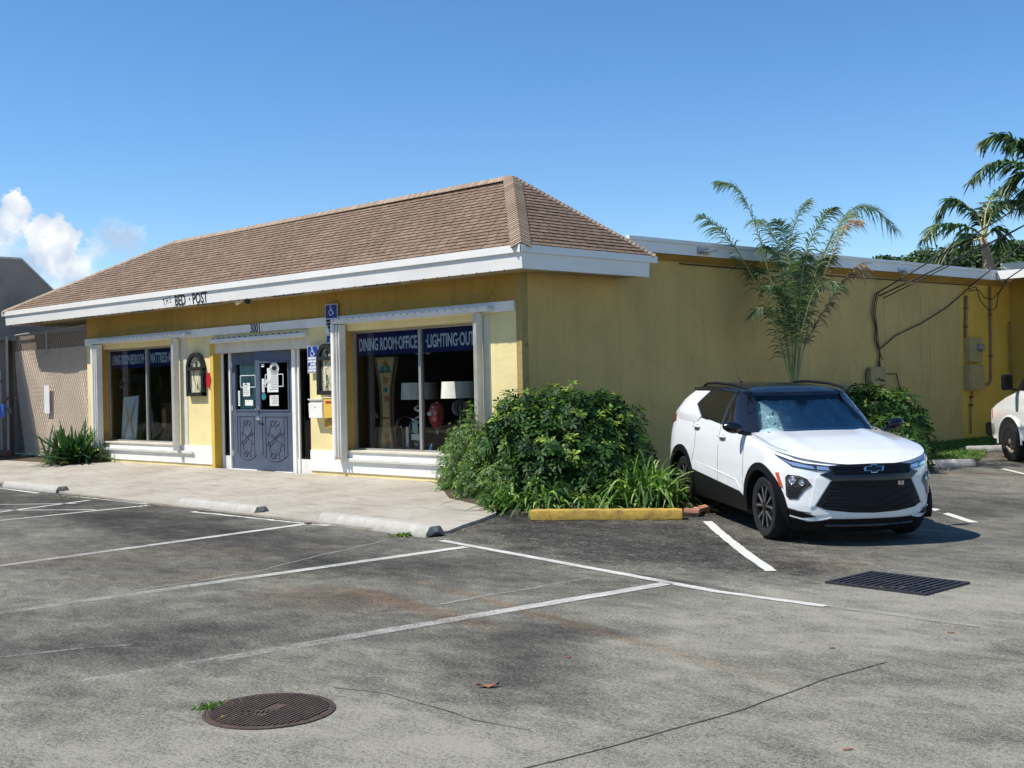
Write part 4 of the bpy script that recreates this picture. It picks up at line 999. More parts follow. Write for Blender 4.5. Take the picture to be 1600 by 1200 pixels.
# patches laid on the surfaces
def patch(polys, mp, name, mt, parent=CAR, step=.05, off=.004, thick=.012, smooth=True, local=True):
    bm = bmesh.new()
    for poly in (polys if isinstance(polys[0][0], (list, tuple)) else [polys]):
        tb = bmesh.new(); f = tb.faces.new([tb.verts.new((p[0], p[1], 0)) for p in poly])
        bmesh.ops.triangulate(tb, faces=tb.faces[:])
        for ax in (0, 1):
            a = min(p[ax] for p in poly); c = max(p[ax] for p in poly); n = int((c-a)/step)
            no = (1, 0, 0) if ax == 0 else (0, 1, 0)
            for k in range(1, n+1):
                bmesh.ops.bisect_plane(tb, geom=tb.verts[:]+tb.edges[:]+tb.faces[:], plane_co=Vector(no)*(a+(c-a)*k/(n+1)), plane_no=no)
        q = bpy.data.meshes.new('q'); tb.to_mesh(q); tb.free(); bm.from_mesh(q)
    bmesh.ops.remove_doubles(bm, verts=bm.verts, dist=1e-5)
    co = {v: (v.co.x, v.co.y) for v in bm.verts}
    def P(a, c, o):
        p0 = Vector(mp(a, c)); e = .004; du = Vector(mp(a+e, c))-Vector(mp(a-e, c)); dv = Vector(mp(a, c+e))-Vector(mp(a, c-e)); n = du.cross(dv)
        n = n.normalized() if n.length > 1e-12 else Vector((0, 0, 1))
        cen = Vector((-1.3, 0, .7)); 
        if n.dot(p0-cen) < 0: n = -n
        return p0+n*o
    be = [e for e in bm.edges if e.is_boundary]
    r = bmesh.ops.extrude_edge_only(bm, edges=be); rim = [g for g in r['geom'] if isinstance(g, bmesh.types.BMVert)]; rims = set(rim)
    for v in bm.verts: a, c = v.co.x, v.co.y; v.co = P(a, c, off-thick if v in rims else off)
    bmesh.ops.recalc_face_normals(bm, faces=bm.faces)
    me = bpy.data.meshes.new(name); bm.to_mesh(me); bm.free()
    o = link(name, me, mt, parent, local=local)
    if smooth: smoothing(o, 35)
    return o
SL = lambda sg: (lambda u, z: (u, sg*side_v(u, z), z))
FS = lambda s, z: (lambda q: (q[0], q[1], z))(front_s(s, z))
def GS(sg):
    def f(u, z):
        z0, z1 = ghz(u, 0), ghz(u, 1); t = (z-z0)/(z1-z0); return (u, sg*gh_v(u, t), z)
    return f
def mir(poly): return [(-a, c) for a, c in poly][::-1]
# side glazing, panels, cladding
for sg in (-1, 1):
    G_ = GS(sg); S_ = SL(sg)
    patch([(-.52, 1.10), (-1.26, 1.165), (-1.26, 1.525), (-1.06, 1.515), (-.78, 1.32)], G_, 'side_window', M['tint'], off=.006)
    patch([(-1.34, 1.175), (-1.98, 1.255), (-2.24, 1.36), (-2.02, 1.54), (-1.34, 1.535)], G_, 'side_window', M['tint'], off=.006)
    patch([(-1.30, 1.16), (-1.32, 1.16), (-1.32, 1.53), (-1.30, 1.53)], G_, 'window_divider', M['chrome'], off=.010)
    patch([(-2.62, 1.52), (-2.10, 1.535), (-2.32, 1.365), (-2.02, 1.225), (-2.15, 1.15), (-2.6, 1.15), (-3.10, 1.15), (-3.00, 1.34)], G_, 'rear_pillar_panel', M['carpaint'], off=.012)
    # wheel arch cladding
    def ring(c0, r0, r1, a0, a1, n=30): return [(c0+r1*cos(a), .36+r1*sin(a)) for a in np.linspace(a0, a1, n)]+[(c0+r0*cos(a), .36+r0*sin(a)) for a in np.linspace(a1, a0, n)]
    for c0, a0, a1 in ((0, -.30, pi+.10), (-2.64, -.10, pi+.35)):
        segs = []; A_ = np.linspace(a0, a1, 31)
        for k in range(30):
            a, e = A_[k], A_[k+1]; r0, r1 = .395, .475
            segs.append([(c0+r1*cos(a), .36+r1*sin(a)), (c0+r1*cos(e), .36+r1*sin(e)), (c0+r0*cos(e), .36+r0*sin(e)), (c0+r0*cos(a), .36+r0*sin(a))])
        patch(segs, S_, 'wheel_arch_trim', M['blackpl'], step=.2, off=.016, thick=.05)
        b = MB(); n = 30; rows = [[(c0+.40*cos(a), sg*yy, .36+.40*sin(a)) for a in np.linspace(-.35, pi+.35, n)] for yy in (.90, .55)]
        rows.append([(c0+.02*cos(a), sg*.55, .36+.02*sin(a)) for a in np.linspace(-.35, pi+.35, n)]); b.grid(rows); b.build('wheel_well', M['black'], CAR, local=True)
    patch([(-.40, .24), (-.45, .40), (-.62, .455), (-2.2, .555), (-2.26, .42), (-2.22, .24)], S_, 'sill_cladding', M['blackpl'], off=.014, thick=.04, step=.12)
    patch([(-.60, .47), (-.75, .575), (-2.05, .66), (-2.05, .652), (-.75, .565), (-.60, .455)], S_, 'door_crease', M['steel'], off=.0015, thick=.003, step=.2) if False else None
    for pts in ([(-.50, .52), (-.50, 1.06)], [(-1.30, .50), (-1.30, 1.16)], [(-2.22, .66), (-2.12, .85), (-2.12, 1.0), (-2.3, 1.20)]):
        segs = []
        for (a, c), (e, f) in zip(pts, pts[1:]):
            d = Vector((e-a, f-c)).normalized()*.0035; nn = (-d.y, d.x); segs.append([(a+nn[0], c+nn[1]), (e+nn[0], f+nn[1]), (e-nn[0], f-nn[1]), (a-nn[0], c-nn[1])])
        patch(segs, S_, 'panel_gap', M['black'], off=.0015, thick=.003, step=.15)
    # sculpted lower door crease as a raised lip
    b = MB(); ps = [(-.58, .50), (-.72, .575), (-1.3, .615), (-2.1, .66)]
    b.tube([(u, sg*(side_v(u, z)+.001), z) for u, z in ps], [.002, .006, .006, .002], 6); smoothing(b.build('door_crease', M['carpaint'], CAR, local=True), 80)
    for u0, z0 in ((-1.18, 1.035), (-2.10, 1.10)):
        y = sg*side_v(u0, z0); b = MB(); b.tube([(u0-.10, y, z0-.005), (u0-.09, y+sg*.03, z0), (u0, y+sg*.038, z0+.004), (u0+.09, y+sg*.03, z0+.002), (u0+.10, y, z0)], [.012, .013, .014, .013, .012], 8)
        hd = smoothing(b.build('door_handle', M['carpaint'], CAR, local=True), 80)
        patch([(u0+.10*cos(a), z0-.012+.032*sin(a)) for a in np.linspace(0, 2*pi, 17)[:-1]], S_, 'handle_cup', M['steel'], parent=hd, off=.001, thick=.002, step=.05)
    # mirror
    b = MB(); rows = []
    for i in range(9):
        t = i/8; rr = sin(pi*(.10+.84*t))**.55
        rows.append([(-.50-.06+.085*cos(a)*rr*(1.0 if cos(a) > 0 else .6)-.03*t, sg*(.885+.215*t), 1.165+.03*t+.068*sin(a)*rr) for a in np.linspace(0, 2*pi, 17)])
    b.grid(rows); mo = smoothing(b.build('wing_mirror', M['carblack'], CAR, local=True, merge=True), 60)
    b = MB(); b.tube([(-.50, sg*.80, 1.10), (-.52, sg*.86, 1.115), (-.54, sg*.93, 1.135)], [.03, .024, .03], 8); smoothing(b.build('mirror_arm', M['carblack'], mo), 60)
    b = MB(); b.lathe([(0, 0), (.05, 0), (.055, .006)], (-.615, sg*1.0, 1.185), 'x', 18); b.build('mirror_glass', M['tint'], mo)
    # roof rail
    pts = [(-.98, sg*.60, 1.555), (-1.10, sg*.60, 1.595), (-1.5, sg*.605, 1.63), (-2.1, sg*.605, 1.64), (-2.45, sg*.60, 1.625), (-2.62, sg*.59, 1.585)]
    b = MB(); b.tube(pts, [.014, .017, .018, .018, .017, .014], 8); smoothing(b.build('roof_rail', M['black'], CAR, local=True), 60)
    # tail lamp, side marker
    patch([(-2.95, 1.13), (-3.36, 1.06), (-3.36, 1.20), (-2.98, 1.21)], S_, 'tail_lamp', M['redlamp'], off=.012)
    patch([(.40, .62), (.435, .615), (.375, .765), (.335, .76)], S_, 'side_marker', M['amber'], off=.012)
    # front lamp set
    f = (lambda q: q) if sg > 0 else mir
    hl = patch(f([(.44, .795), (.46, .852), (.70, .872), (1.02, .955), (.92, .885), (.84, .835), (.60, .800)]), FS, 'headlight', M['lensdark'], off=.008, step=.04)
    patch(f([(.60, .815), (.62, .845), (.86, .880), (.95, .918), (.88, .870), (.82, .845)]), FS, 'light_strip', M['lens'], parent=hl, off=.014, step=.04)
    patch(f([(.46, .803), (.47, .838), (.58, .848), (.58, .812)]), FS, 'light_strip', M['lens'], parent=hl, off=.013, step=.04)
    fl = patch(f([(.72, .60), (.645, .655), (.69, .715), (.77, .745), (.90, .75), (.935, .72), (.93, .53), (.90, .495), (.80, .50)]), FS, 'lamp_cluster', M['lensdark'], off=.008, step=.04)
    for s0, z0, r in ((.85, .695, .044), (.745, .675, .032)):
        q = Vector(FS(sg*s0, z0)); q2 = Vector(FS(sg*(s0+.03), z0)); tn = (q2-q).normalized(); nn = tn.cross(Vector((0, 0, 1))); nn = nn if nn.x > 0 else -nn
        b = MB(); up = Vector((0, 0, 1)); rows = []
        for rr, dd in ((r, .010), (r*.92, .018), (r*.80, .012), (r*.55, .010), (r*.5, .016), (.001, .020)): rows.append([q+(tn*cos(a)+up*sin(a))*rr+nn*dd for a in np.linspace(0, 2*pi, 21)])
        b.grid(rows); smoothing(b.build('projector_lens', M['lens'], fl), 50)
    for k in range(5):
        z0 = .525+k*.024; b = MB(); b.tube([Vector(FS(sg*s, z0))+Vector((.011, sg*.006, 0)) for s in np.linspace(.80-.012*k, .915, 6)], .004, 5); b.build('lamp_fin', M['carblack'], fl)
    patch(f([(.60, .325), (.82, .385), (.94, .405), (.92, .335), (.74, .305)]), FS, 'air_slot', M['blackpl'], off=.006, step=.04)
    b = MB(); b.tube([Vector(FS(sg*s, .358+.09*(s-.62)))+Vector((.010, 0, 0)) for s in np.linspace(.66, .92, 6)], .006, 5); b.build('slot_bar', M['lensdark'], CAR, local=True)
    # cheek: raised white blade between grille and lamps
    patch(f([(.46, .70), (.625, .44), (.67, .42), (.63, .60), (.60, .72), (.56, .765)]), FS, 'bumper_blade', M['carpaint'], off=.010, thick=.014, step=.03)
    # wheels
    for u0 in (0, -2.64):
        wy = sg*.865; wo = bpy.data.objects.new('wheel', None)
        b = MB(); R_, rr = .352, .236
        pr = [(rr, -.20), (rr+.03, -.215), (rr+.075, -.22), (R_-.02, -.20), (R_, -.17), (R_, -.155), (R_-.008, -.152), (R_-.008, -.145), (R_, -.142), (R_, -.115), (R_-.008, -.112), (R_-.008, -.105), (R_, -.102), (R_, -.05), (R_-.02, -.012), (rr+.075, .004), (rr+.03, 0), (rr, -.012)]
        b.lathe([(r, sg*h) for r, h in pr], (u0, wy, .352), 'y', 56)
        ty = smoothing(b.build('wheel', M['tyre'], CAR, local=True), 30)
        b = MB(); b.lathe([(rr, -sg*.012), (rr-.012, -sg*.006), (rr-.018, -sg*.03), (rr-.03, -sg*.17), (.04, -sg*.18)], (u0, wy, .352), 'y', 48); smoothing(b.build('rim', M['rim'], ty), 40)
        b = MB(); b2 = MB(); th0 = .35
        for k in range(5):
            a0 = th0+k*2*pi/5
            for da, tw in ((-.20, -.10), (.20, .10)):
                e0 = Vector((cos(a0+da*.4), 0, sin(a0+da*.4)))*.05; e1 = Vector((cos(a0+da+tw), 0, sin(a0+da+tw)))*(rr-.008)
                d = (e1-e0).normalized(); s = Vector((-d.z, 0, d.x)); c = Vector((u0, wy, .352))
                for bb, hw0, hw1, y0, y1 in ((b, .020, .022, -.05, -.016), (b2, .006, .010, -.018, -.010)):
                    w0, w1 = hw0, hw1
                    pl = [e0-s*w0, e1-s*w1, e1+s*w1, e0+s*w0]
                    bb.prism([c+q+Vector((0, sg*y0, 0)) for q in pl], (0, sg*(y1-y0), 0))
        b.build('spokes', M['rim'], ty); b2.build('spoke_faces', M['rimcut'], ty)
        b = MB(); b.lathe([(.062, -sg*.05), (.06, -sg*.012), (.045, -sg*.004), (0, -sg*.002)], (u0, wy, .352), 'y', 20)
        for k in range(5): a = th0+.6+k*2*pi/5; b.lathe([(.011, -sg*.015), (.011, 0), (0, 0)], (u0+.045*cos(a), wy-.0, .352+.045*sin(a)), 'y', 8)
        smoothing(b.build('hub_cap', M['rim'], ty), 40)
        b = MB(); b.lathe([(.15, -sg*.10), (.15, -sg*.12), (0, -sg*.12)], (u0, wy, .352), 'y', 28); b.build('brake_disc', M['steel'], ty)
# front centre
up_g = patch([(-.45, .795), (-.46, .852), (-.3, .862), (0, .866), (.3, .862), (.46, .852), (.45, .795), (.41, .755), (-.41, .755)], FS, 'upper_grille', M['black'], off=.006, step=.05)
patch([(-.56, .765), (-.45, .795), (-.41, .758), (.41, .758), (.45, .795), (.56, .765), (.47, .722), (.43, .698), (-.43, .698), (-.47, .722)], FS, 'grille_bar', M['carblack'], off=.018, step=.05, thick=.03)
low_g = patch([(-.45, .70), (.45, .70), (.61, .44), (.50, .40), (.25, .375), (0, .365), (-.25, .375), (-.50, .40), (-.61, .44)], FS, 'lower_grille', M['black'], off=.005, step=.05)
b = MB()
for r_ in range(8):
    z0 = .415+r_*.036; hw = np.interp(z0, [.38, .445, .70], [.45, .56, .44])
    n = 40; pts = []
    for i in range(n+1):
        s = -hw+2*hw*i/n; pts.append(Vector(FS(s, z0+.008*sin(s*26+r_*pi)))+Vector((.008, 0, 0)))
    b.tube(pts, .0045, 5)
b.build('mesh_bars', M['carblack'], low_g)
b = MB()
for r_ in range(4):
    z0 = .775+r_*.022; pts = [Vector(FS(s, z0+.003*sin(s*30+r_*pi)))+Vector((.011, 0, 0)) for s in np.linspace(-.43, .43, 40)]; b.tube(pts, .004, 5)
b.build('mesh_bars', M['carblack'], up_g)
patch([(-.62, .17), (-.70, .27), (-.56, .285), (-.47, .305), (.47, .305), (.56, .285), (.70, .27), (.62, .17)], FS, 'lower_valance', M['blackpl'], off=.014, step=.06, thick=.05)
for sg in (-1, 1):
    f = (lambda q: q) if sg > 0 else mir
    patch(f([(.60, .16), (.68, .275), (.88, .315), (1.02, .345), (1.06, .26), (.95, .20)]), FS, 'lower_valance', M['blackpl'], off=.012, step=.06, thick=.04)
    patch(f([(.45, .325), (.60, .285), (.74, .298), (.96, .33), (1.00, .30), (.90, .285), (.66, .255), (.50, .285)]), FS, 'bumper_lip', M['carpaint'], off=.009, step=.04, thick=.02)
b = MB(); b.tube([Vector(FS(s, .235))+Vector((.02, 0, 0)) for s in np.linspace(-.5, .5, 20)], .012, 6); b.build('skid_bar', M['lensdark'], CAR, local=True)
# maker's cross badge: dark centre with bright rim
def cross(k): return [(-.115*k, .0), (-.095*k, .022*k), (-.035*k, .022*k), (-.030*k, .042*k), (.040*k, .042*k), (.036*k, .022*k), (.115*k, .022*k), (.097*k, -.018*k), (.033*k, -.018*k), (.028*k, -.038*k), (-.040*k, -.038*k), (-.036*k, -.018*k), (-.105*k, -.018*k)]
bd = patch([(x, .812+y) for x, y in cross(1.)], FS, 'front_badge', M['chrome'], off=.026, step=.05, thick=.02)
patch([(x, .812+y) for x, y in cross(.82)], FS, 'badge_face', M['carblack'], parent=bd, off=.029, step=.05, thick=.003)
q = Vector(FS(.30, .645)); text_parts([('RS', .055, q+Vector((.022, -.03, 0)), (0, 1, 0), (0, 0, 1), 1.1, .003)], 'trim_badge', M['chrome'], CAR, local=True)
b = MB(); b.obox(q+Vector((.020, -.035, .018)), (.002, 0, 0), (0, .004, 0), (0, .004, .02)); b.build('trim_badge', M['red'], CAR, local=True)
# windshield, sun shade, mirror box, wipers
def WS(v, t):
    w = ghw(t); q = min(.999, abs(v)/w); u = GUF+(guf(t)-GUF)*(1-q**GPF)**(1/GPF); return (u, v, ghz(u, t))
wsh = [(-.74, .04), (.74, .04), (.70, .5), (.60, .95), (-.60, .95), (-.70, .5)]
def WSo(v, t): return WS(v, t)
patch(wsh, WSo, 'windshield', M['wsglass'], off=.004, step=.06, thick=.001)
b = MB(); rows = []
from mathutils import noise as mnoise
for i in range(61):
    t = .06+.80*i/60; row = []
    for k in range(121):
        f = -1+2*k/120; w = np.interp(t, [0, 1], [.66, .52]); v = w*f
        p = Vector(WS(v, t)); ph = (f*3.5) % 1; fold = .03*abs(ph*2-1); edge = math.exp(-((ph-.5)/.16)**2)+1.2*max(0, (-f-.45)/.55)+.9*max(0, (t-.6)/.3)+.12
        q = Vector((v*9, t*7, 1.3)); c = (mnoise.noise(q)+.6*mnoise.noise(q*2.3)+.35*mnoise.noise(q*5.1))*edge*.030
        row.append(p+Vector((-.07-fold-c, 0, -.02-c*.5)))
    rows.append(row)
b.grid(rows); o = b.build('windshield_sunshade', M['foil'], CAR, local=True, smooth=False)
b = MB(); b.box(-3.1, -.45, -.70, .70, .55, 1.06); b.build('cabin_interior', M['black'], CAR, local=True)
b = MB(); b.prism([Vector(WS(v, t))+Vector((.002, 0, .001)) for v, t in ((-.07, .93), (.07, .93), (.045, .74), (-.045, .74))], (-.03, 0, 0)); b.build('camera_housing', M['black'], CAR, local=True)
for v0, v1 in ((.60, .02), (-.02, -.62)):
    b = MB(); b.tube([Vector(WS(v0*1.0, .03))+Vector((.01, 0, .012)), Vector(WS((v0+v1)/2, .05))+Vector((.012, 0, .014)), Vector(WS(v1, .075))+Vector((.012, 0, .014))], .009, 6); b.build('wiper', M['black'], CAR, local=True)
b = MB(); rows = [[(u, y, ztop(u)+.035+.004*k) for u, k in ((-.62, 0), (-.25, 1))] for y in np.linspace(-.78, .78, 14)]
b.tube([Vector(WS(v, .0))+Vector((.015, 0, .008)) for v in np.linspace(-.78, .78, 20)], .022, 6); smoothing(b.build('cowl', M['black'], CAR, local=True), 60)
# hood shut line
b = MB()
for sg in (-1, 1): b.tube([(u, sg*(side_v(u, ztop(u))-.085*np.interp(u, [-.4, .15, .42], [.75, .55, .12])), ztop(u)+.024+.004) for u in np.linspace(-.42, .42, 16)], .0028, 4)
b.build('hood_gap', M['black'], CAR, local=True)
b = MB(); b.tube([(-2.35, -.20, 1.63), (-2.42, -.20, 1.72), (-2.56, -.20, 1.90)], [.008, .005, .003], 6); b.lathe([(.035, 0), (.03, .03), (0, .045)], (-2.35, -.20, 1.615), 'z', 12); smoothing(b.build('antenna', M['black'], CAR, local=True), 60)
b = MB(); b.box(-3.10, -2.80, -.56, .56, 1.515, 1.56); smoothing(b.build('rear_spoiler', M['carblack'], CAR, local=True, bevel=.02), 40)
patch([(-3.0, 1.30), (-3.0, 1.30)], SL(1), 'x', M['black']) if False else None
b = MB(); b.box(-3.2, .5, -.62, .62, .16, .30); b.build('underbody', M['black'], CAR, local=True)

# ------------------------------------------------------------------ white van at the right edge
vp = onG(1584, 721); vh = Vector((-.743, .669, 0)).normalized(); vl = Vector((-vh.y, vh.x, 0))   # vl = van's left, faces the camera when +
side_to_cam = 1 if vl.dot(CAM-vp) > 0 else -1
VAN = thing('parked_van', 'white van cut by the right edge, showing nose, black bumper and front wheel', 'van', mw=mat_from(vp-vl*side_to_cam*.93, vh, vl, Vector((0, 0, 1))))
vprof = [(.78, .42), (.86, .50), (.88, .80), (.86, .98), (.74, 1.10), (.45, 1.20), (.05, 1.30), (-.25, 1.38), (-.75, 1.98), (-1.0, 2.08), (-1.6, 2.12), (-4.4, 2.12), (-4.55, 2.0), (-4.62, .9), (-4.6, .42)]
bm = bmesh.new()
rows = []
b = MB(); n = 24
def vsec(y):     # shrink towards the sides to round them
    k = max(0, (abs(y)-.80)/.20); return k
ys = [-1.0, -.99, -.96, -.90, -.80, -.4, 0, .4, .80, .90, .96, .99, 1.0]
dense = []
for (a, c), (e, f) in zip(vprof, vprof[1:]+vprof[:1]):
    m_ = max(1, int(Vector((e-a, f-c)).length/.12)); dense += [(a+(e-a)*i/m_, c+(f-c)*i/m_) for i in range(m_)]
for y in ys:
    k = vsec(y); rows.append([])
    for (u, z) in dense+dense[:1]:
        inset = .16*k**2.2; cu, cz = -1.9, 1.1
        uu = u-inset*(1 if u > .2 else 0)*(1 if z > .4 else 0)*.9
        tum = 1-.13*max(0, (z-1.30)/.8) ; rows[-1].append((uu, y*tum, z-(.07*k**2 if z > 1.0 else 0)))
b.grid(rows)
# side faces by fan strips
for si in (0, -1):
    r_ = rows[si]; ring_ = r_[:-1]; cidx = len(b.v); b.v.append((-1.9, ring_[0][1], 1.1)); st_ = 0 if si == 0 else (len(ys)-1)*len(rows[0])
    for i in range(len(ring_)): b.f.append((cidx, st_+i, st_+i+1)); b.mi.append(0)
vb = b.build('van_body', M['vanwhite'], VAN, local=True, merge=True); smoothing(vb, 40)
sg = side_to_cam
b = MB(); b.lathe([(0, sg*.985), (.44, sg*.985), (.44, sg*1.012), (.47, sg*1.014), (.47, sg*.99)], (0, 0, .44), 'y', 40); 
b = MB()
A_ = np.linspace(-.15, pi+.15, 30)
b.face([(.45*cos(a), sg*1.004, .40+.45*sin(a)) for a in A_]); b.build('wheel_well', M['hole'], VAN, local=True)
b = MB(); b.tube([(.46*cos(a), sg*1.004, .40+.46*sin(a)) for a in A_], .022, 8); smoothing(b.build('arch_flare', M['vanwhite'], VAN, local=True), 60)
b = MB()
for y0, y1 in ((-1.0, 1.0),):
    b.prism([(.88, y0, .46), (.99, y0, .48), (1.02, y0, .56), (1.02, y0, .70), (.90, y0, .74), (.60, y0, .74), (.56, y0, .60), (.60, y0, .46)], (0, y1-y0, 0))
bp_ = b.build('front_bumper', M['blackpl'], VAN, local=True, bevel=.03, merge=True)
b = MB(); b.box(.86, .90, -.80, .80, .78, 1.02); b.build('van_grille', M['black'], VAN, local=True)
for s_ in (-1, 1):
    b = MB(); b.box(.72, .885, min(s_*.66, s_*.93), max(s_*.66, s_*.93), .80, 1.02); b.build('van_headlight', M['lens'], VAN, local=True, bevel=.03)
    b = MB(); b.box(.66, .70, min(s_*.92, s_*1.004), max(s_*.92, s_*1.004), .80, 1.0); b.build('turn_lamp', M['amber'], VAN, local=True, bevel=.01)
    b = MB(); b.tube([(-.38, s_*1.0, 1.36), (-.34, s_*1.10, 1.38), (-.33, s_*1.16, 1.42)], .02, 6); mo = b.build('mirror_arm', M['black'], VAN, local=True)
    b = MB(); b.box(-.40, -.28, min(s_*1.10, s_*1.30), max(s_*1.10, s_*1.30), 1.36, 1.66); b.build('mirror_head', M['blackpl'], mo, bevel=.04)
    b = MB(); b.face([(-.30, s_*.985, 1.36), (-1.5, s_*.985, 1.36), (-1.5, s_*.925, 1.90), (-.78, s_*.925, 1.90)]); b.v = [(x, y*1.0+s_*.004, z) for x, y, z in b.v]; b.build('side_glass', M['tint'], VAN, local=True)
    for u0 in (0, -3.5):
        b = MB(); wy = s_*.93
        b.lathe([(.215, -s_*.02), (.24, s_*.03), (.33, s_*.035), (.375, s_*.01), (.385, -s_*.04), (.385, -s_*.17), (.36, -s_*.21), (.22, -s_*.21)], (u0, wy+s_*.05, .385), 'y', 40); ty = smoothing(b.build('wheel', M['tyre'], VAN, local=True), 35)
        b = MB(); b.lathe([(.215, s_*.02), (.20, s_*.012), (.185, -s_*.02), (.17, -s_*.03), (.10, 0), (.085, s_*.005), (.07, s_*.03), (.05, s_*.045), (0, s_*.045)], (u0, wy+s_*.03, .385), 'y', 32)
        for k in range(8): a = k*pi/4; b.lathe([(.016, 0), (.016, s_*.03), (0, s_*.035)], (u0+.10*cos(a), wy+s_*.02, .385+.10*sin(a)), 'y', 6)
        smoothing(b.build('rim', M['vanrim'], ty), 40)
        b = MB()
        for k in range(8): a = k*pi/4+.39; b.lathe([(.026, 0), (.026, .004), (0, .004)] if s_ > 0 else [(.026, 0), (.026, -.004), (0, -.004)], (u0+.145*cos(a), wy+s_*.018, .385+.145*sin(a)), 'y', 10)
        b.build('rim_holes', M['hole'], ty)
b = MB(); b.face([(-.28, -.86, 1.41), (-.28, .86, 1.41), (-.74, .80, 1.95), (-.74, -.80, 1.95)]); b.v = [(x+.02, y, z+.015) for x, y, z in b.v]; b.build('van_windshield', M['tint'], VAN, local=True)
b = MB()
for k, (u, w) in enumerate(((.60, .05), (.42, .06), (-.02, .08))): b.face([(u, sg*1.006, 1.06+.04*(k > 1)), (u+.03, sg*1.006, 1.20 if k == 2 else 1.14), (u+w, sg*1.006, 1.20 if k == 2 else 1.13), (u+w*.55, sg*1.006, 1.07)])
# ------------------------------------------------------------------ plants
def shrub_clusters(blobs, n, leaflen, wid, nl, seed, inner=.35, up=.35, droopy=.35, asp=None):
    """palmate leaf rosettes on lumpy blobs: list of (centre, radii)"""
    rs = np.random.RandomState(seed); C, Nn = [], []
    w = np.array([b[1][0]*b[1][1]+b[1][1]*b[1][2] for b in blobs]); w = w/w.sum()
    while len(C) < n:
        k = rs.choice(len(blobs), p=w); c, r = blobs[k]; d = rs.randn(3); d /= np.linalg.norm(d)
        if d[2] < -.55: continue
        rad = 1-abs(rs.randn())*inner*.5; rad *= 1+.12*sin(d[0]*5+seed)*cos(d[1]*7)+rs.uniform(-.06, .08)+(rs.uniform(.08, .26) if rs.rand() < .07 else 0)
        p = np.array(c)+d*np.array(r)*rad
        if p[2] < .12: continue
        dep = max(1-np.linalg.norm((p-np.array(q[0]))/np.array(q[1])) for q in blobs)
        if dep > .45: continue
        C.append(p); nn = d/np.array(r); nn /= np.linalg.norm(nn); nn = nn+np.array((0, 0, up))+rs.randn(3)*.22; Nn.append(nn/np.linalg.norm(nn))
    C = np.array(C); Nn = np.array(Nn); a0 = unit(np.cross(Nn, rs.randn(n, 3))); b0 = np.cross(Nn, a0)
    P, D, S = [], [], []; Rn = []; base = np.clip(rs.rand(n)**1.35*(.75+.55*np.clip(Nn[:, 2], 0, 1)), 0, 1)  # rosettes facing up are coloured lighter, highlights put into the leaf tone
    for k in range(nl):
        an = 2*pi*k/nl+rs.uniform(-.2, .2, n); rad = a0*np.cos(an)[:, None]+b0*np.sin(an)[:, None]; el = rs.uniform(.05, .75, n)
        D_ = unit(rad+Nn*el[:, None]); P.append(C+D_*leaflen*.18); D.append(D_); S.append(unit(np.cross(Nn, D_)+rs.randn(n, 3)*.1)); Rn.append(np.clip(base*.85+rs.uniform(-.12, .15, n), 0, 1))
    P, D, S, Rn = map(np.concatenate, (P, D, S, Rn)); m_ = len(P)
    return blades(P, D, S, leaflen*rs.uniform(.75, 1.15, m_), wid*rs.uniform(.8, 1.2, m_), droopy*rs.uniform(.4, 1.2, m_), 3, (.22, .55, 1., .95, .2), rnd=Rn)
def core(blobs, name, parent, k=.7):   # woody inside: criss-cross twigs
    b = MB()
    for c, r in blobs:
        for i in range(16):
            d = Vector((R.gauss(0, 1), R.gauss(0, 1), abs(R.gauss(0, 1))+.3)).normalized(); p = Vector(c)+Vector((d.x*r[0], d.y*r[1], d.z*r[2]))*k
            z0 = Vector((c[0]+R.uniform(-.1, .1), c[1]+R.uniform(-.1, .1), .1)); mid = (z0+p)/2+Vector((R.uniform(-.1, .1), R.uniform(-.1, .1), .1)); b.tube([z0, mid, p], [.018, .011, .005], 5)
    return b.build(name, M['twig'], parent, smooth=True)
bc = onG(860, 800)
def bush(name, label, blobs, specs, loc, mt, cat='bush', cnt=None):
    o = thing(name, label, cat, loc)
    foliage('foliage', [shrub_clusters(blobs, *s) for s in specs], M[mt], o); core(blobs, 'branches', o); return o
def off(px, py, dz=0., dd=0.):     # point on the image column px, real ground distance given by py, shifted dd away from the camera
    p = onG(px, py); d = (p-CAM); d.z = 0; p = p+d.normalized()*dd; return p
def bb(px, py_g, dd, ztop_px, rx, ry, rz_frac=.5):
    """a blob centred over column px at ground line py_g+dd; its top reaches picture row ztop_px"""
    p = off(px, py_g, dd=dd); dep = depth_of(p); t = CAM+ray(px, ztop_px)*(dep); top = t.z; rz = (top-.05)*rz_frac
    return ((p.x, p.y, top-rz), (rx, ry, rz))
blobs = [bb(840, 795, 1.0, 612, .75, .75, .52), bb(900, 795, 1.0, 607, .75, .75, .52), bb(950, 790, 1.0, 625, .65, .65, .55), bb(978, 785, .9, 680, .36, .4, .6), bb(800, 790, .7, 640, .50, .5, .55), bb(870, 800, .75, 660, .75, .6, .55), bb(930, 800, .7, 680, .6, .5, .55), bb(865, 790, .9, 600, .32, .32, .4), bb(945, 790, .95, 605, .3, .3, .4), bb(800, 790, .8, 615, .28, .28, .4)]
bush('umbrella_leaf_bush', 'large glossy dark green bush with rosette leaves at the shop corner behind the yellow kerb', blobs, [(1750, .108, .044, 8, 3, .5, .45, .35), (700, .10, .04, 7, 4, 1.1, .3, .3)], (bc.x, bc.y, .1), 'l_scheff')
sb = [bb(735, 775, .35, 650, .40, .40, .55), bb(715, 768, .3, 700, .30, .35, .6), bb(770, 785, .3, 668, .40, .4, .55), bb(748, 782, .15, 715, .38, .35, .6), bb(785, 795, .2, 715, .36, .35, .6), bb(738, 775, .45, 625, .13, .13, .4), bb(700, 760, .35, 690, .16, .16, .5)]
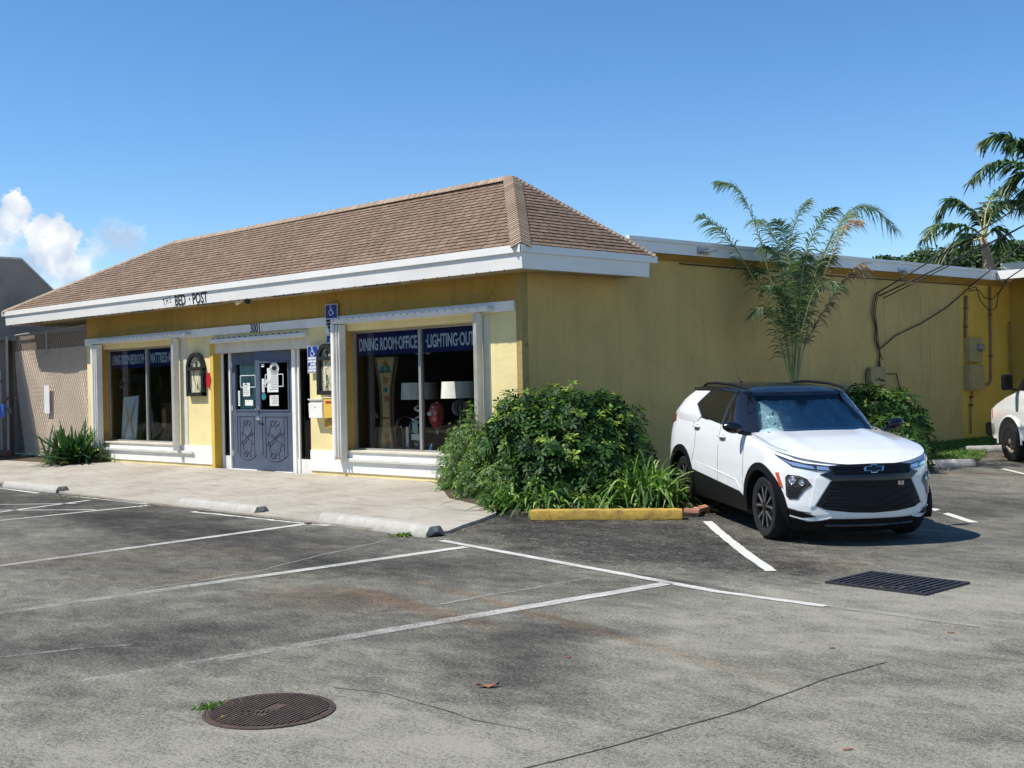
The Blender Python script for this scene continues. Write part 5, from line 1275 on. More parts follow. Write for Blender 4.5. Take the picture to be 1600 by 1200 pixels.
o = thing('small_leaf_shrub', 'light green shrub with tiny leaves between the right display window and the big glossy bush', 'bush', onG(740, 780))
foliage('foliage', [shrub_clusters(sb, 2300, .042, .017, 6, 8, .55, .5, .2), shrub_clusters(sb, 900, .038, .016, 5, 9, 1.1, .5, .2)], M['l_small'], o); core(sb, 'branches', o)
def strap(name, label, px, py, n, L0, w, mt, group=None, dd=0., up=(.5, 1.5), spread=.12, droop=(.45, 1.0), h=.04, dead=0, dirb=None):
    p = off(px, py, dd=dd); P = np.array([[p.x, p.y, gz(p.x, p.y)+h]]*n)+NR.randn(n, 3)*(spread, spread, 0)
    az = NR.rand(n)*2*pi; el = NR.uniform(up[0], up[1], n); D = np.stack([np.cos(az)*np.cos(el), np.sin(az)*np.cos(el), np.sin(el)], 1)
    S = np.stack([-np.sin(az), np.cos(az), np.zeros(n)], 1)+NR.randn(n, 3)*.25; S = unit(S)
    L_ = L0*NR.uniform(.6, 1.12, n); o = thing(name, label, 'plant', (p.x, p.y, gz(p.x, p.y)+h), group=group)
    foliage('leaves', [blades(P, D, S, L_, w*NR.uniform(.75, 1.2, n), NR.uniform(droop[0], droop[1], n), 7, (.6, 1., 1., .9, .75, .5, .05))], M[mt], o)
    if dead:
        az = NR.rand(dead)*2*pi; el = NR.uniform(.05, .4, dead); D = np.stack([np.cos(az)*np.cos(el), np.sin(az)*np.cos(el), np.sin(el)], 1)
        foliage('withered_leaves', [blades(P[:dead], D, unit(perp(D)+np.array((0, 0, .01))), L0*.7*NR.uniform(.5, 1, dead), w, .35, 5, (.6, 1., .8, .05))], M['l_dead'], o)
    return o
gs = 'strap leaf plants in the bed before the corner'
strap('strap_leaf_plant', 'small arching strap leaf clump at the left end of the bed, spilling onto the walkway', 722, 768, 80, .50, .030, 'l_strap', gs, dd=.1, up=(.3, 1.2))
strap('strap_leaf_plant', 'drooping strap leaf clump in front of the small leafed shrub, left of the yellow kerb', 800, 800, 170, .78, .036, 'l_strap', gs, dd=.15, up=(.4, 1.35), dead=14)
strap('strap_leaf_plant', 'bright arching strap leaf clump behind the left half of the yellow kerb', 858, 800, 240, .80, .038, 'l_strap', gs, dd=.22, up=(.5, 1.45), dead=14)
strap('strap_leaf_plant', 'low strap leaf clump behind the middle of the yellow kerb, between two larger clumps', 935, 800, 170, .64, .032, 'l_strap', gs, dd=.15, up=(.4, 1.3), dead=10)
strap('strap_leaf_plant', 'tallest strap leaf clump, upright, behind the right end of the yellow kerb', 1008, 798, 340, 1.32, .038, 'l_strap', gs, dd=.28, up=(.75, 1.5), spread=.16, dead=12)
strap('strap_leaf_plant', 'small strap leaf tuft touching the rear tyre of the white car', 1046, 797, 130, .72, .032, 'l_strap', gs, dd=.2, up=(.3, 1.25), dead=10)
strap('spiky_strap_plant', 'dark green spiky strap leaf plant below the left display window', 112, 726, 270, 1.2, .075, 'l_dark', None, up=(.25, 1.45), droop=(.15, .5), spread=.2, h=.05, dead=16)
def weed(px, py, n, L0, label, mt='l_grass', spread=.08, w=.012, h=.005, name='weed', grp='weeds in the pavement joints', L1=None):
    p = onG(px, py); P = np.array([[p.x, p.y, p.z+h]]*n)+NR.randn(n, 3)*(spread, spread, 0); D = unit(NR.randn(n, 3)*(1, 1, .6)+np.array((0, 0, 1.0)))
    o = foliage(name, [blades(P, D, perp(D), L0*NR.uniform(.5, 1.2, n), w, .4, 2, (.5, 1., .1))], M[mt]); tag(o, label, 'weed', grp); return o
p = onG(625, 838)
b = MB(); V_ = []
o = weed(632, 838, 60, .10, 'small leafy weed sprouting at the foot of the long wheel stop', spread=.045, w=.022)
weed(327, 1107, 130, .055, 'green and yellow grass tuft at the left rim of the manhole cover', spread=.035, w=.010); weed(355, 1101, 60, .03, 'thin dry grass along the upper left rim of the manhole cover', 'l_dead', .04, .010); weed(350, 1126, 40, .03, 'withered moss at the lower left rim of the manhole cover', 'l_dead', .03, .010)
weed(115, 777, 50, .06, 'sparse weeds at the walkway edge right of the farthest wheel stop', spread=.16); weed(155, 780, 60, .05, 'sparse weeds in the walkway joint between the left two wheel stops', spread=.25); weed(245, 791, 50, .05, 'dry weeds by the walkway edge left of the middle wheel stop', 'l_dead', .2)
weed(430, 807, 40, .05, 'weeds at the right end of the middle wheel stop', spread=.15); weed(492, 818, 50, .05, 'weed tuft at the left end of the nearest wheel stop', 'l_dead', .1); weed(715, 829, 60, .05, 'weeds at the walkway tip right of the nearest wheel stop', 'l_dead', .12)
weed(1092, 797, 120, .10, 'creeping weeds and straw on the bricks beside the rear wheel', spread=.16, w=.016); weed(1060, 801, 60, .10, 'straw and weeds on the soil at the right end of the yellow kerb', 'l_dead', .12, w=.016)
# litter of dry leaves on the asphalt round the bricks
n = 260; P0 = onG(1115, 797); P = np.array([[P0.x, P0.y, 0]]*n)+NR.randn(n, 3)*(.28, .28, 0); P[:, 2] = [gz(q[0], q[1])+.008 for q in P]
D = unit(NR.randn(n, 3)*(1, 1, .12)); o = foliage('leaf_litter', [blades(P, D, perp(D)*(1, 1, .2), .04, .016, 0, 2, (.4, 1, .2))], M['l_dead']); o['kind'] = 'stuff'
# dark shrub behind the car tail
hb = [bb(1052, 712, 0, 648, .35, .35, .5), bb(1062, 716, -.4, 668, .3, .3, .55), bb(1045, 715, .3, 672, .3, .3, .55), bb(1080, 716, 0, 668, .4, .35, .5)]
bush('dark_shrub', 'dark shaded shrub against the side wall just behind the tail of the white car', hb, [(420, .10, .036, 7, 21, .6)], onG(1055, 712), 'l_scheff')
hb = [bb(1355, 705, -1.2, 600, .70, .65, .5), bb(1398, 712, -1.1, 610, .58, .6, .5), bb(1428, 716, -1.1, 645, .36, .40, .55), bb(1322, 700, -.9, 603, .55, .6, .5), bb(1390, 722, -1.2, 650, .6, .5, .55), bb(1412, 728, -1.1, 680, .45, .4, .6), bb(1375, 712, -1.5, 606, .4, .4, .4)]
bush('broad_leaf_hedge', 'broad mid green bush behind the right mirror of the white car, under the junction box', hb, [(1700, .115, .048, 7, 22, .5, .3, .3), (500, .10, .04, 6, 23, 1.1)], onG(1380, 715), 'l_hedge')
# grass at the right rear
def grass(poly, n, L0, name='grass', h=.02):
    x0 = min(p[0] for p in poly); x1 = max(p[0] for p in poly); y0 = min(p[1] for p in poly); y1 = max(p[1] for p in poly); pts = []
    def inside(x, y):
        c = False
        for (a, b_), (c_, d) in zip(poly, poly[1:]+poly[:1]):
            if (b_ > y) != (d > y) and x < (c_-a)*(y-b_)/(d-b_)+a: c = not c
        return c
    while len(pts) < n:
        x, y = R.uniform(x0, x1), R.uniform(y0, y1)
        if inside(x, y) and math.sin(x*3.1+y*1.3)+math.sin(y*2.7-x)*.8 > R.uniform(-2.2, .9): pts.append((x, y, gz(x, y)+h))
    P = np.array(pts); D = unit(NR.randn(n, 3)*(.55, .55, .2)+np.array((0, 0, 1.)))
    o = foliage(name, [blades(P, D, perp(D), L0*NR.uniform(.4, 1.3, n), .014, .5, 2, (.6, 1., .1))], M['l_grass']); o['kind'] = 'stuff'; return o
grass([(0.05, 8.5), (1.9, 8.2), (2.9, 9.5), (1.9, 12.2), (1.2, 14.0), (1.4, 15.0), (2.2, 17.6), (.05, 18.1)], 11000, .16)
n = 500; P = np.stack([NR.uniform(1.2, 3.4, n), NR.uniform(9.8, 13.4, n), np.zeros(n)], 1); P = P[np.abs(P[:, 0]-(3.2-(P[:, 1]-9.6)*.42)) < .45]; P[:, 2] = [gz(q[0], q[1])+.01 for q in P]; D = unit(NR.randn(len(P), 3)*(1, 1, .15))
o = foliage('fallen_straw', [blades(P, D, perp(D)*(1, 1, .2), .10, .025, 0, 2, (.4, 1, .2))], M['l_dead']); o['kind'] = 'stuff'
# ------------------------------------------------------------------ palms
def frond(path, n, L0, w, mt_chunks, tipf=.5, hang=.9, side=None, spread=.9, fwdb=.55, t0=.22):
    """path: world points; leaflets on both sides"""
    P = [Vector(q) for q in path]; Q = []
    m_ = 60
    def cr(t):
        k = min(len(P)-2, int(t*(len(P)-1))); f = t*(len(P)-1)-k; a = P[max(0, k-1)]; b_ = P[k]; c = P[k+1]; d = P[min(len(P)-1, k+2)]
        return .5*((2*b_)+(c-a)*f+(2*a-5*b_+4*c-d)*f*f+(3*b_-a-3*c+d)*f**3)
    pts = [cr(i/m_) for i in range(m_+1)]
    ts = np.linspace(t0, 1., n); base = []; D = []; S = []; L_ = []
    for t in ts:
        q = cr(t); tg = (cr(min(1, t+.02))-cr(max(0, t-.02))).normalized(); sd = tg.cross(Vector((0, 0, 1)));
        sd = sd.normalized() if sd.length > .05 else Vector((1, 0, 0)); up = sd.cross(tg).normalized()
        ln = L0*(.45+.55*sin(pi*min(1, .15+t*.8)))*(1 if t < .9 else 1-(t-.9)*tipf*6)
        for s in (-1, 1):
            d = (sd*s*spread+tg*fwdb*R.uniform(.7, 1.3)+up*R.uniform(-.25, .55)).normalized(); base.append(q); D.append(d); S.append((tg+up*R.uniform(-.6, .6)).normalized()); L_.append(ln*R.uniform(.8, 1.15))
    A = lambda l: np.array([tuple(x) for x in l])
    return pts, blades(A(base), A(D), A(S), np.array(L_), w, hang*NR.uniform(.6, 1.3, len(base)), 4, (.6, 1, .9, .6, .1))
def palm_near():
    bp = Vector((1.05, 6.1, .15)); dep = depth_of(bp); o = thing('feather_palm', 'young feather palm with arching green and dry fronds rising behind the white car', 'palm', bp)
    b = MB(); 
    for k in range(4): b.tube([bp+Vector((R.uniform(-.05, .05), R.uniform(-.05, .05), 0)), bp+Vector((R.uniform(-.05, .05), R.uniform(-.05, .05), .7)), atD(1236+k*4, 600, dep)], [.05, .04, .02], 6)
    b.build('trunk', M['palmbark'], o, smooth=True)
    groups = {'l_palm': [], 'l_dry': [], 'l_purple': []}; rach = []
    F_ = [('l_palm', [(1238, 600), (1222, 500), (1200, 420), (1172, 330), (1148, 292), (1122, 284)], .3, 85, .42),
          ('l_palm', [(1238, 600), (1215, 520), (1180, 440), (1142, 378), (1118, 352), (1098, 336)], -.5, 70, .40),
          ('l_palm', [(1240, 600), (1236, 500), (1232, 400), (1245, 340), (1262, 314)], .1, 90, .42),
          ('l_palm', [(1242, 600), (1246, 520), (1238, 430), (1226, 370), (1215, 345)], -.4, 80, .42),
          ('l_palm', [(1244, 600), (1262, 470), (1290, 390), (1325, 332), (1362, 325), (1398, 358)], .2, 95, .44),
          ('l_palm', [(1244, 600), (1255, 500), (1280, 420), (1312, 360), (1330, 335)], .8, 80, .42),
          ('l_palm', [(1243, 600), (1250, 480), (1258, 400), (1282, 345), (1300, 325)], -.7, 80, .42),
          ('l_palm', [(1239, 600), (1228, 510), (1212, 450), (1190, 420), (1175, 430)], .8, 60, .38),
          ('l_dry', [(1246, 600), (1270, 480), (1300, 400), (1322, 352), (1342, 345)], -.3, 60, .38),
          ('l_palm', [(1240, 600), (1243, 480), (1222, 400), (1196, 350), (1178, 345)], 1.0, 80, .42),
          ('l_palm', [(1240, 600), (1248, 540), (1270, 460), (1298, 440), (1312, 450)], -.9, 60, .38),
          ('l_palm', [(1238, 600), (1225, 560), (1208, 500), (1192, 480), (1176, 492)], -.6, 40, .36),
          ('l_purple', [(1246, 600), (1258, 540), (1285, 490), (1310, 450), (1330, 425)], -.2, 70, .40),
          ('l_palm', [(1240, 600), (1236, 520), (1222, 440), (1208, 395), (1196, 385)], .3, 90, .42), ('l_palm', [(1241, 600), (1250, 510), (1266, 440), (1280, 410), (1296, 402)], .3, 90, .42),
          ('l_palm', [(1240, 600), (1240, 530), (1248, 460), (1252, 420), (1262, 400)], -.3, 90, .42), ('l_palm', [(1239, 600), (1232, 540), (1226, 480), (1215, 450), (1200, 448)], -.2, 80, .40),
          ('l_dry', [(1310, 450), (1325, 432), (1343, 415), (1352, 428)], -.2, 34, .40)]
    for mt_, pp, dd, n, L0 in F_:
        k = len(pp)-1; path = [atD(x, y, dep+dd*(i/k)**1.2) for i, (x, y) in enumerate(pp)]
        pts, ch = frond(path, int(n*1.05), L0*1.05, .020, None, hang=.65, t0=.25, fwdb=.85); groups[mt_].append(ch); rach.append((pts, mt_))
    for g, nm in (('l_palm', 'green_fronds'), ('l_dry', 'dry_fronds'), ('l_purple', 'old_frond')): foliage(nm, groups[g], M[g], o)
    b = MB()
    for pts, mt_ in rach: b.tube(pts[::3], [max(.004, .017*(1-i/22)) for i in range(len(pts[::3]))], 5)
    b.build('frond_stems', M['stem'], o, smooth=True)
palm_near()
def palm_far(label, trunk, tr, fr, dep, L0, w, grp='coconut style palms beyond the flat roof'):
    o = thing('tall_palm', label, 'palm', atD(*trunk[0], dep), group=grp)
    b = MB(); base = atD(*trunk[0], dep); base.z = 0
    b.tube([base]+[atD(x, y, dep) for x, y in trunk], [tr[0]]+list(tr), 10); b.build('trunk', M['palmbark'], o, smooth=True)
    ch = []; b = MB()
    for pp, dd in fr:
        k = len(pp)-1; path = [atD(x, y, dep+dd*(i/k)) for i, (x, y) in enumerate(pp)]; pts, c = frond(path, 48, L0, w, None, hang=.75, spread=.8, fwdb=.8); ch.append(c); b.tube(pts[::4], [max(.012, .05*(1-i/16)) for i in range(len(pts[::4]))], 5)
    foliage('fronds', ch, M['l_fpalm'], o); b.build('frond_stems', M['stem'], o, smooth=True)
palm_far('windblown palm with pale trunk standing above the flat roof, left one of two', [(1548, 425), (1542, 400), (1536, 372)], (.26, .17, .11, .09),
         [([(1538, 372), (1528, 340), (1505, 318), (1482, 313), (1466, 338)], 1), ([(1538, 372), (1520, 358), (1490, 350), (1462, 353), (1443, 375)], -1), ([(1538, 372), (1520, 375), (1495, 378), (1472, 392), (1464, 402)], 1.5),
          ([(1538, 370), (1540, 335), (1550, 310), (1568, 292), (1578, 296)], .5), ([(1538, 370), (1550, 335), (1565, 318), (1578, 314), (1586, 322)], -1), ([(1536, 368), (1534, 345), (1540, 330), (1548, 330)], 1), ([(1538, 372), (1552, 358), (1560, 362), (1562, 380)], 0), ([(1538, 374), (1525, 368), (1512, 366), (1505, 376)], 2)], 46, .75, .10)
palm_far('tall palm cut by the right edge, its fronds reaching in above the wires', [(1640, 420), (1640, 360), (1622, 285)], (.30, .24, .2, .15),
         [([(1622, 285), (1600, 238), (1580, 215), (1555, 212), (1536, 222)], 1), ([(1622, 285), (1600, 262), (1575, 252), (1545, 258), (1518, 282)], -1), ([(1622, 285), (1605, 272), (1590, 275), (1572, 290)], .5), ([(1622, 285), (1608, 240), (1596, 222), (1584, 225)], 0), ([(1622, 285), (1640, 230), (1665, 215), (1690, 225)], 0), ([(1622, 285), (1650, 262), (1685, 262), (1710, 290)], 0), ([(1622, 285), (1612, 290), (1604, 300), (1600, 315)], 0)], 44, .8, .11)
# ------------------------------------------------------------------ trees far behind
def tree(label, px, top, dep, wpx, n, grp=None, leaf_=.30):
    base = atD(px, 590, dep); base.z = 0; t = atD(px, top, dep); h = t.z; wr = wpx/FPX*dep/2
    o = thing('leafy_tree', label, 'tree', base, group=grp); bl = []
    for k in range(9):
        a = R.uniform(0, 2*pi); rr = R.uniform(.1, .75)*wr; s = R.uniform(.32, .5)*wr; zz = h-s*.75-R.uniform(0, .38)*h*.55*(rr/wr+.2)
        bl.append(((base.x+rr*cos(a), base.y+rr*sin(a), zz), (s, s, s*.75)))
    bl.append(((base.x, base.y, h-wr*.35), (wr*.45, wr*.45, wr*.35)))
    foliage('crown', [shrub_clusters(bl, n, leaf_, leaf_*.55, 5, R.randint(1, 9999), .5, .3, .3)], M['l_tree'], o)
    b = MB(); b.tube([base, base+Vector((.1, .1, h*.35)), Vector((base.x, base.y, h*.6))], [.35, .26, .14], 8)
    for c, r in bl[:6]: b.tube([Vector((base.x, base.y, h*.4)), (Vector(c)+Vector((base.x, base.y, h*.4)))/2+Vector((0, 0, .3)), Vector(c)], [.14, .09, .04], 6)
    b.build('trunk', M['bark'], o, smooth=True)
tg = 'trees beyond the flat roof'
tree('dark leafy tree top rising behind the left tall palm trunk', 1500, 386, 62, 150, 1100, tg)
tree('rounded leafy tree top at the right edge beyond the rooftop box', 1585, 378, 60, 130, 1200, tg)
tree('low leafy tree top just left of the drooping palm fronds', 1450, 396, 66, 80, 500, tg); tree('small tree top peeping over the roof edge right of the near palm', 1385, 401, 72, 60, 260, tg)
tree('wide leafy tree top between the two tall palms', 1545, 385, 66, 120, 1000, tg)
# across the street, behind the viewer: what the panes mirror
for k in range(15):
    p = Vector((-98+k*6.2+R.uniform(-1, 1), -31+R.uniform(-3, 3), 0)); h = R.uniform(8, 11)
    o = thing('street_tree', 'leafy tree across the street behind the viewer, mirrored in the panes', 'tree', p, group='trees across the street'); bl = [((p.x+R.uniform(-3, 3), p.y+R.uniform(-1.5, 1.5), h*q), (3.4, 2.4, 2.6)) for q in (.15, .3, .45, .55, .7, .8)]
    foliage('crown', [shrub_clusters(bl, 700, 1.1, .8, 5, 50+k, .6)], M['l_tree'], o); b = MB(); b.tube([p, p+Vector((0, 0, h*.6))], [.35, .2], 8); b.build('trunk', M['bark'], o)

# ------------------------------------------------------------------ left side: fence, neighbour
NB = thing('neighbour_building', 'grey rendered building with sloping parapet beyond the left end of the shop', 'building', (-21, 3, 0))
X0 = -18.9
k = [onX(0, 403, X0), onX(33, 404, X0), onX(77, 447, X0)]
sl_ = (k[2].z-k[1].z)/(k[2].y-k[1].y); ye = k[2].y+1.6
b = MB(); b.prism([(X0, -6., k[0].z), (X0, k[1].y, k[1].z), (X0, ye, k[1].z+sl_*(ye-k[1].y)), (X0, 12, k[1].z+sl_*(ye-k[1].y)), (X0, 12, 0), (X0, .9, 0), (X0, .9, 3.2), (X0, -6, 3.2)], (-6, 0, 0)); b.build('grey_wall', M['grey_wall'], NB)
b = MB(); b.prism([(X0+.03, -6.1, k[0].z+.02), (X0+.03, k[1].y, k[1].z+.02), (X0+.03, ye, k[1].z+sl_*(ye-k[1].y)+.02), (X0+.03, ye, k[1].z+sl_*(ye-k[1].y)-.03), (X0+.03, k[1].y, k[1].z-.03), (X0+.03, -6.1, k[0].z-.03)], (-6.2, 0, 0)); b.build('parapet_flashing', M['grey_roof'], NB)
b = MB(); b.box(X0-3, X0-1.2, -.6, .9, 0, 3.2); b.build('pink_front', M['pink_wall'], NB)
b = MB(); b.box(-19.7, -19.1, -.62, .2, 0, 3.3); b.build('grey_pier', M['grey_wall'], NB)
b = MB(); p = onY(-6, 632, -.66); q = onY(5, 652, -.66); b.box(p.x-.8, q.x, -.66, -.625, q.z, p.z); o = b.build('blue_sign', M['bluegrey']); tag(o, 'blue painted sign panel on the neighbouring wall at the far left edge', 'sign')
def fence():
    x0, x1, z1 = -18.25, XL-.02, 3.36; y = .02
    o = thing('chain_link_gate', 'tall chain link gate lined with tan mesh between shop and grey building', 'gate', (x0, y, .2))
    for q in ([(x0-.3, y, 3.28), (x1, y, z1)], [(x0+.02, y, .25), (x1, y, .22)], [(x0+2.0, y, z1-.02), (x0+2.0, y, 2.75)]): b = MB(); b.tube(q, .024, 8); b.build('rail', M['galv'], o)
    b = MB(); b.tube([(x0-.32, y-.02, .2), (x0-.30, y-.02, 3.3)], .035, 8); b.build('gate_post', M['pink_wall'], o)
    # bulging privacy mesh
    rows = []
    for j in range(17):
        t = j/16; z = .26+2.62*t; rows.append([])
        for i in range(41):
            s = i/40; xl = x0+.55*(1-t)**1.6*1.0-.02; x = xl+(x1-xl)*s; bul = .012*sin(s*9+t*2)+.015*sin(pi*t)*sin(s*3.3)
            rows[-1].append((x, y+.06+bul, z+(.012*sin(i*2.2) if j == 16 else 0)))
    b = MB(); b.grid(rows); b.build('privacy_mesh', M['screen'], o, smooth=True)
    b = MB(); b.grid([[(x0+(x1-x0)*i/20, y+.10, z) for i in range(21)] for z in (2.7, 3.26)]); b.build('upper_mesh', M['screen_dark'], o)
    b = MB(); h = 3.3-.24; s_ = .115; n = int((x1-x0+h*.55)/s_)
    for i in range(n):
        for dr in (1, -1):
            xs = x0+i*s_ if dr < 0 else x0-h*.55+i*s_; pa = [(xs, .24), (xs+dr*h*.55, 3.3)]
            (xa, za), (xb, zb) = pa
            def clipx(lim, xa, za, xb, zb, lo):
                if (xa-lim)*(xb-lim) >= 0: return (xa, za, xb, zb) if ((xa+xb)/2 > lim) == lo else None
                t = (lim-xa)/(xb-xa); zm = za+(zb-za)*t
                return (lim, zm, xb, zb) if (xb > lim) == lo else (xa, za, lim, zm)
            r = clipx(x0, xa, za, xb, zb, True)
            if r: r = clipx(x1, *r, False)
            if not r: continue
            xa, za, xb, zb = r; b.tube([(xa, y, za), (xb, y, zb)], .0045, 3, caps=False)
    b.build('wire_mesh', M['galv'], o)
    b = MB(); b.tube([(x0-.34, y-.06, 1.62), (x0-.1, y-.07, 1.70), (x0+.12, y-.05, 1.80)], .018, 6); b.tube([(x0-.35, y-.07, 1.62), (x0-.34, y-.12, 1.45), (x0-.25, y-.07, 1.4)], .014, 6); b.build('latch', M['rust'], o)
    p = onY(73, 625, y-.02); b = MB(); b.box(p.x-.14, p.x+.14, y-.02, y-.008, p.z-.33, p.z+.36); s = b.build('notice_board', M['signwhite']); tag(s, 'blank white rectangular notice on the tan chain link gate', 'sign')
    b = MB(); p = onY(15, 640, y-.1); b.box(p.x-.06, p.x+.06, y-.12, y-.08, p.z-.10, p.z+.04); b.tube([(p.x-.04, y-.1, p.z+.04), (p.x-.04, y-.1, p.z+.11), (p.x+.04, y-.1, p.z+.11), (p.x+.04, y-.1, p.z+.04)], .01, 6); s = b.build('padlock', M['chrome']); tag(s, 'silver padlock hanging on the rusty gate post', 'padlock')
    b = MB(); b.box(x0-.8, x0-.1, -.25, .0, .18, .34); s = b.build('rusty_pipe_base', M['rust'], bevel=.04); tag(s, 'rusty brown metal lump on the ground at the foot of the gate post', 'scrap metal')
    p = thing('drain_pipe', 'thin pale vertical pipe left of the gate post', 'pipe', (x0-.45, -.1, .2)); b = MB(); b.tube([(x0-.45, -.12, .2), (x0-.46, -.12, 2.4)], .025, 8); b.build('pipe_run', M['pink_wall'], p); b = MB(); b.box(x0-.50, x0-.40, -.15, -.09, 1.2, 1.24); b.box(x0-.50, x0-.40, -.15, -.09, 2.1, 2.14); b.build('bracket', M['rust'], p)
fence()
# rear enclosure walls so that the yard is closed
# ------------------------------------------------------------------ things on the front wall
def plaque(px0, px1, pt, pb, label):
    a = onY((px0+px1)/2, pt, -.05); c = onY((px0+px1)/2, pb, -.05); xl = onY(px0, (pt+pb)/2, -.05).x; xr = onY(px1, (pt+pb)/2, -.05).x; w = (xr-xl)/2; xc = (xl+xr)/2; zt = a.z; zb = c.z; zs = zt-w
    o = thing('arched_wall_plaque', label, 'wall decoration', (xc, -.02, zb), group='arched plaques beside the entrance'); f = .075
    outer = [(xc-w, zb)]+[(xc-w, zs)]+[(xc-w*cos(t), zs+w*sin(t)) for t in np.linspace(.15, pi-.15, 16)]+[(xc+w, zs), (xc+w, zb)]
    b = MB()
    k = len(outer); inner = [(xc-w+f, zb+f), (xc-w+f, zs)]+[(xc-(w-f)*cos(t), zs+(w-f)*sin(t)) for t in np.linspace(.15, pi-.15, 16)]+[(xc+w-f, zs), (xc+w-f, zb+f)]
    for i in range(k-1):
        q = [outer[i], outer[i+1], inner[i+1], inner[i]]; b.prism([(x, -.09, z) for x, z in q], (0, .085, 0))
    b.box(xc-w, xc+w, -.09, -.005, zb, zb+f); b.box(xc-w, xc+w, -.092, -.006, zs-.04, zs+.03)
    b.build('frame', M['ink'], o)
    b = MB(); b.face([(x, -.03, z) for x, z in inner]); b.build('picture_panel', M['plaque'], o)
    b = MB(); b.lathe([(0, -.035), (.045, -.035), (.045, -.03)], (xc, 0, zs+.09), 'y', 12); b.box(xc-.03, xc+.03, -.036, -.031, zs+.02, zs+.08)
    for i in range(7): t = pi*(i+.5)/7; b.tube([(xc+.08*cos(t), -.034, zs+.04+.08*sin(t)), (xc+(w-f)*.9*cos(t), -.034, zs+(w-f)*.9*sin(t))], .004, 4)
    b.build('ornament', M['ink'], o)
def plq():
    m, N, L, B = newmat('painted_birch_picture'); P = POS(N)
    s = SCALE(N, L, P, (13, 1, 2.2)); w = NOISE(N, L, s, 1.6, 5, .7, 1.5)
    L.new(RAMP(N, L, w, ((.42, (.70, .66, .45)), (.52, (.60, .56, .36)), (.56, (.04, .045, .03)), (.66, (.10, .12, .05)))), B.inputs['Base Color']); B.inputs['Roughness'].default_value = .5; return m
M['plaque'] = plq()
plaque(293, 319, 551, 619, 'black framed arched plaque on the wall left of the entrance'); plaque(497, 524, 537, 617, 'black framed arched plaque right of the entrance, above the mailboxes, partly behind the shutter')
def sign(px0, px1, py0, py1, label, lines, blue=(0., 1.), chair=True, y=-.065, name='accessible_parking_sign'):
    xl = onY(px0, py0, y).x; xr = onY(px1, py0, y).x; zt = onY((px0+px1)/2, py0, y).z; zb = onY((px0+px1)/2, py1, y).z; w = xr-xl; h = zt-zb
    o = thing(name, label, 'sign', (xl+w/2, y, zb), group='blue accessibility signs by the entrance')
    b = MB(); b.box(xl, xr, y, y+.008, zb, zt); b.build('sign_plate', M['signwhite'], o, bevel=.003)
    b = MB(); b.box(xl+.015, xr-.015, y-.004, y-.001, zb+.015+(h-.03)*blue[0], zt-.015); b.build('blue_field', M['signblue'], o)
    if chair:
        s = min(w, h*.5)*.75; xc = xl+w/2; zc = zt-s*.62; b = MB(); Y = y-.008
        b.lathe([(0, 0), (.07*s, 0), (.07*s, .003)], (xc-.08*s, Y, zc+.42*s), 'y', 12)
        b.tube([(xc-.08*s, Y, zc+.33*s), (xc-.05*s, Y, zc+.02*s), (xc+.20*s, Y, zc+.0*s), (xc+.32*s, Y, zc-.26*s), (xc+.42*s, Y, zc-.22*s)], .045*s, 6)
        b.tube([(xc-.07*s, Y, zc+.18*s), (xc+.16*s, Y, zc+.18*s)], .035*s, 6)
        b.tube([(xc-.02*s+.27*s*cos(t), Y, zc-.14*s+.27*s*sin(t)) for t in np.linspace(2.2, 6.1, 16)], .035*s, 6); b.build('wheelchair_symbol', M['signwhite'], o)
    it = []; z = zt-h*(1-blue[0])-.012 if blue[0] > 0 else zt-h*.40; hh = (z-zb-.02)/len(lines); z -= hh
    for ln in lines:
        sz = hh*.98; sx = min(1.0, (w-.05)/(len(ln)*sz*.62)); it.append((ln, sz, (xl+w/2-len(ln)*sz*.30*sx, y-.008, z+hh*.14), (1, 0, 0), (0, 0, 1), sx, .004)); z -= hh
    text_parts(it, 'sign_lettering', M['ink'] if blue[0] > 0 else M['signwhite'], o)
sign(508, 527, 475, 521, 'blue and white accessible parking sign high on the wall above the shutter', ['PARKING BY', 'DISABLED', 'PERMIT', 'ONLY'], blue=(.52, 1.))
sign(510, 527, 523, 536, 'small blue accessibility sign directly under the tall parking sign', ['VAN'], chair=True, name='accessibility_sign')
sign(480, 497, 540, 583, 'blue assistance sign overlapping the dark sidelight right of the door', ['ASSISTANCE', 'AVAILABLE', 'UPON', 'REQUEST', 'PLEASE RING'], y=-.075, name='assistance_sign')
def fdc():
    p = onY(325, 594, -.03); pts = []
    for k in range(32):
        a = 2*pi*k/32; r = 1.0-.26*max(0, cos(4*a+pi))**3; pts.append((p.x+.105*r*cos(a), p.z+.15*r*sin(a)))
    b = MB(); b.prism([(x, -.03, z) for x, z in pts], (0, .025, 0)); o = b.build('fire_emblem', M['red']); tag(o, 'small red notched plate on the yellow wall right of the left plaque', 'sign')
fdc()
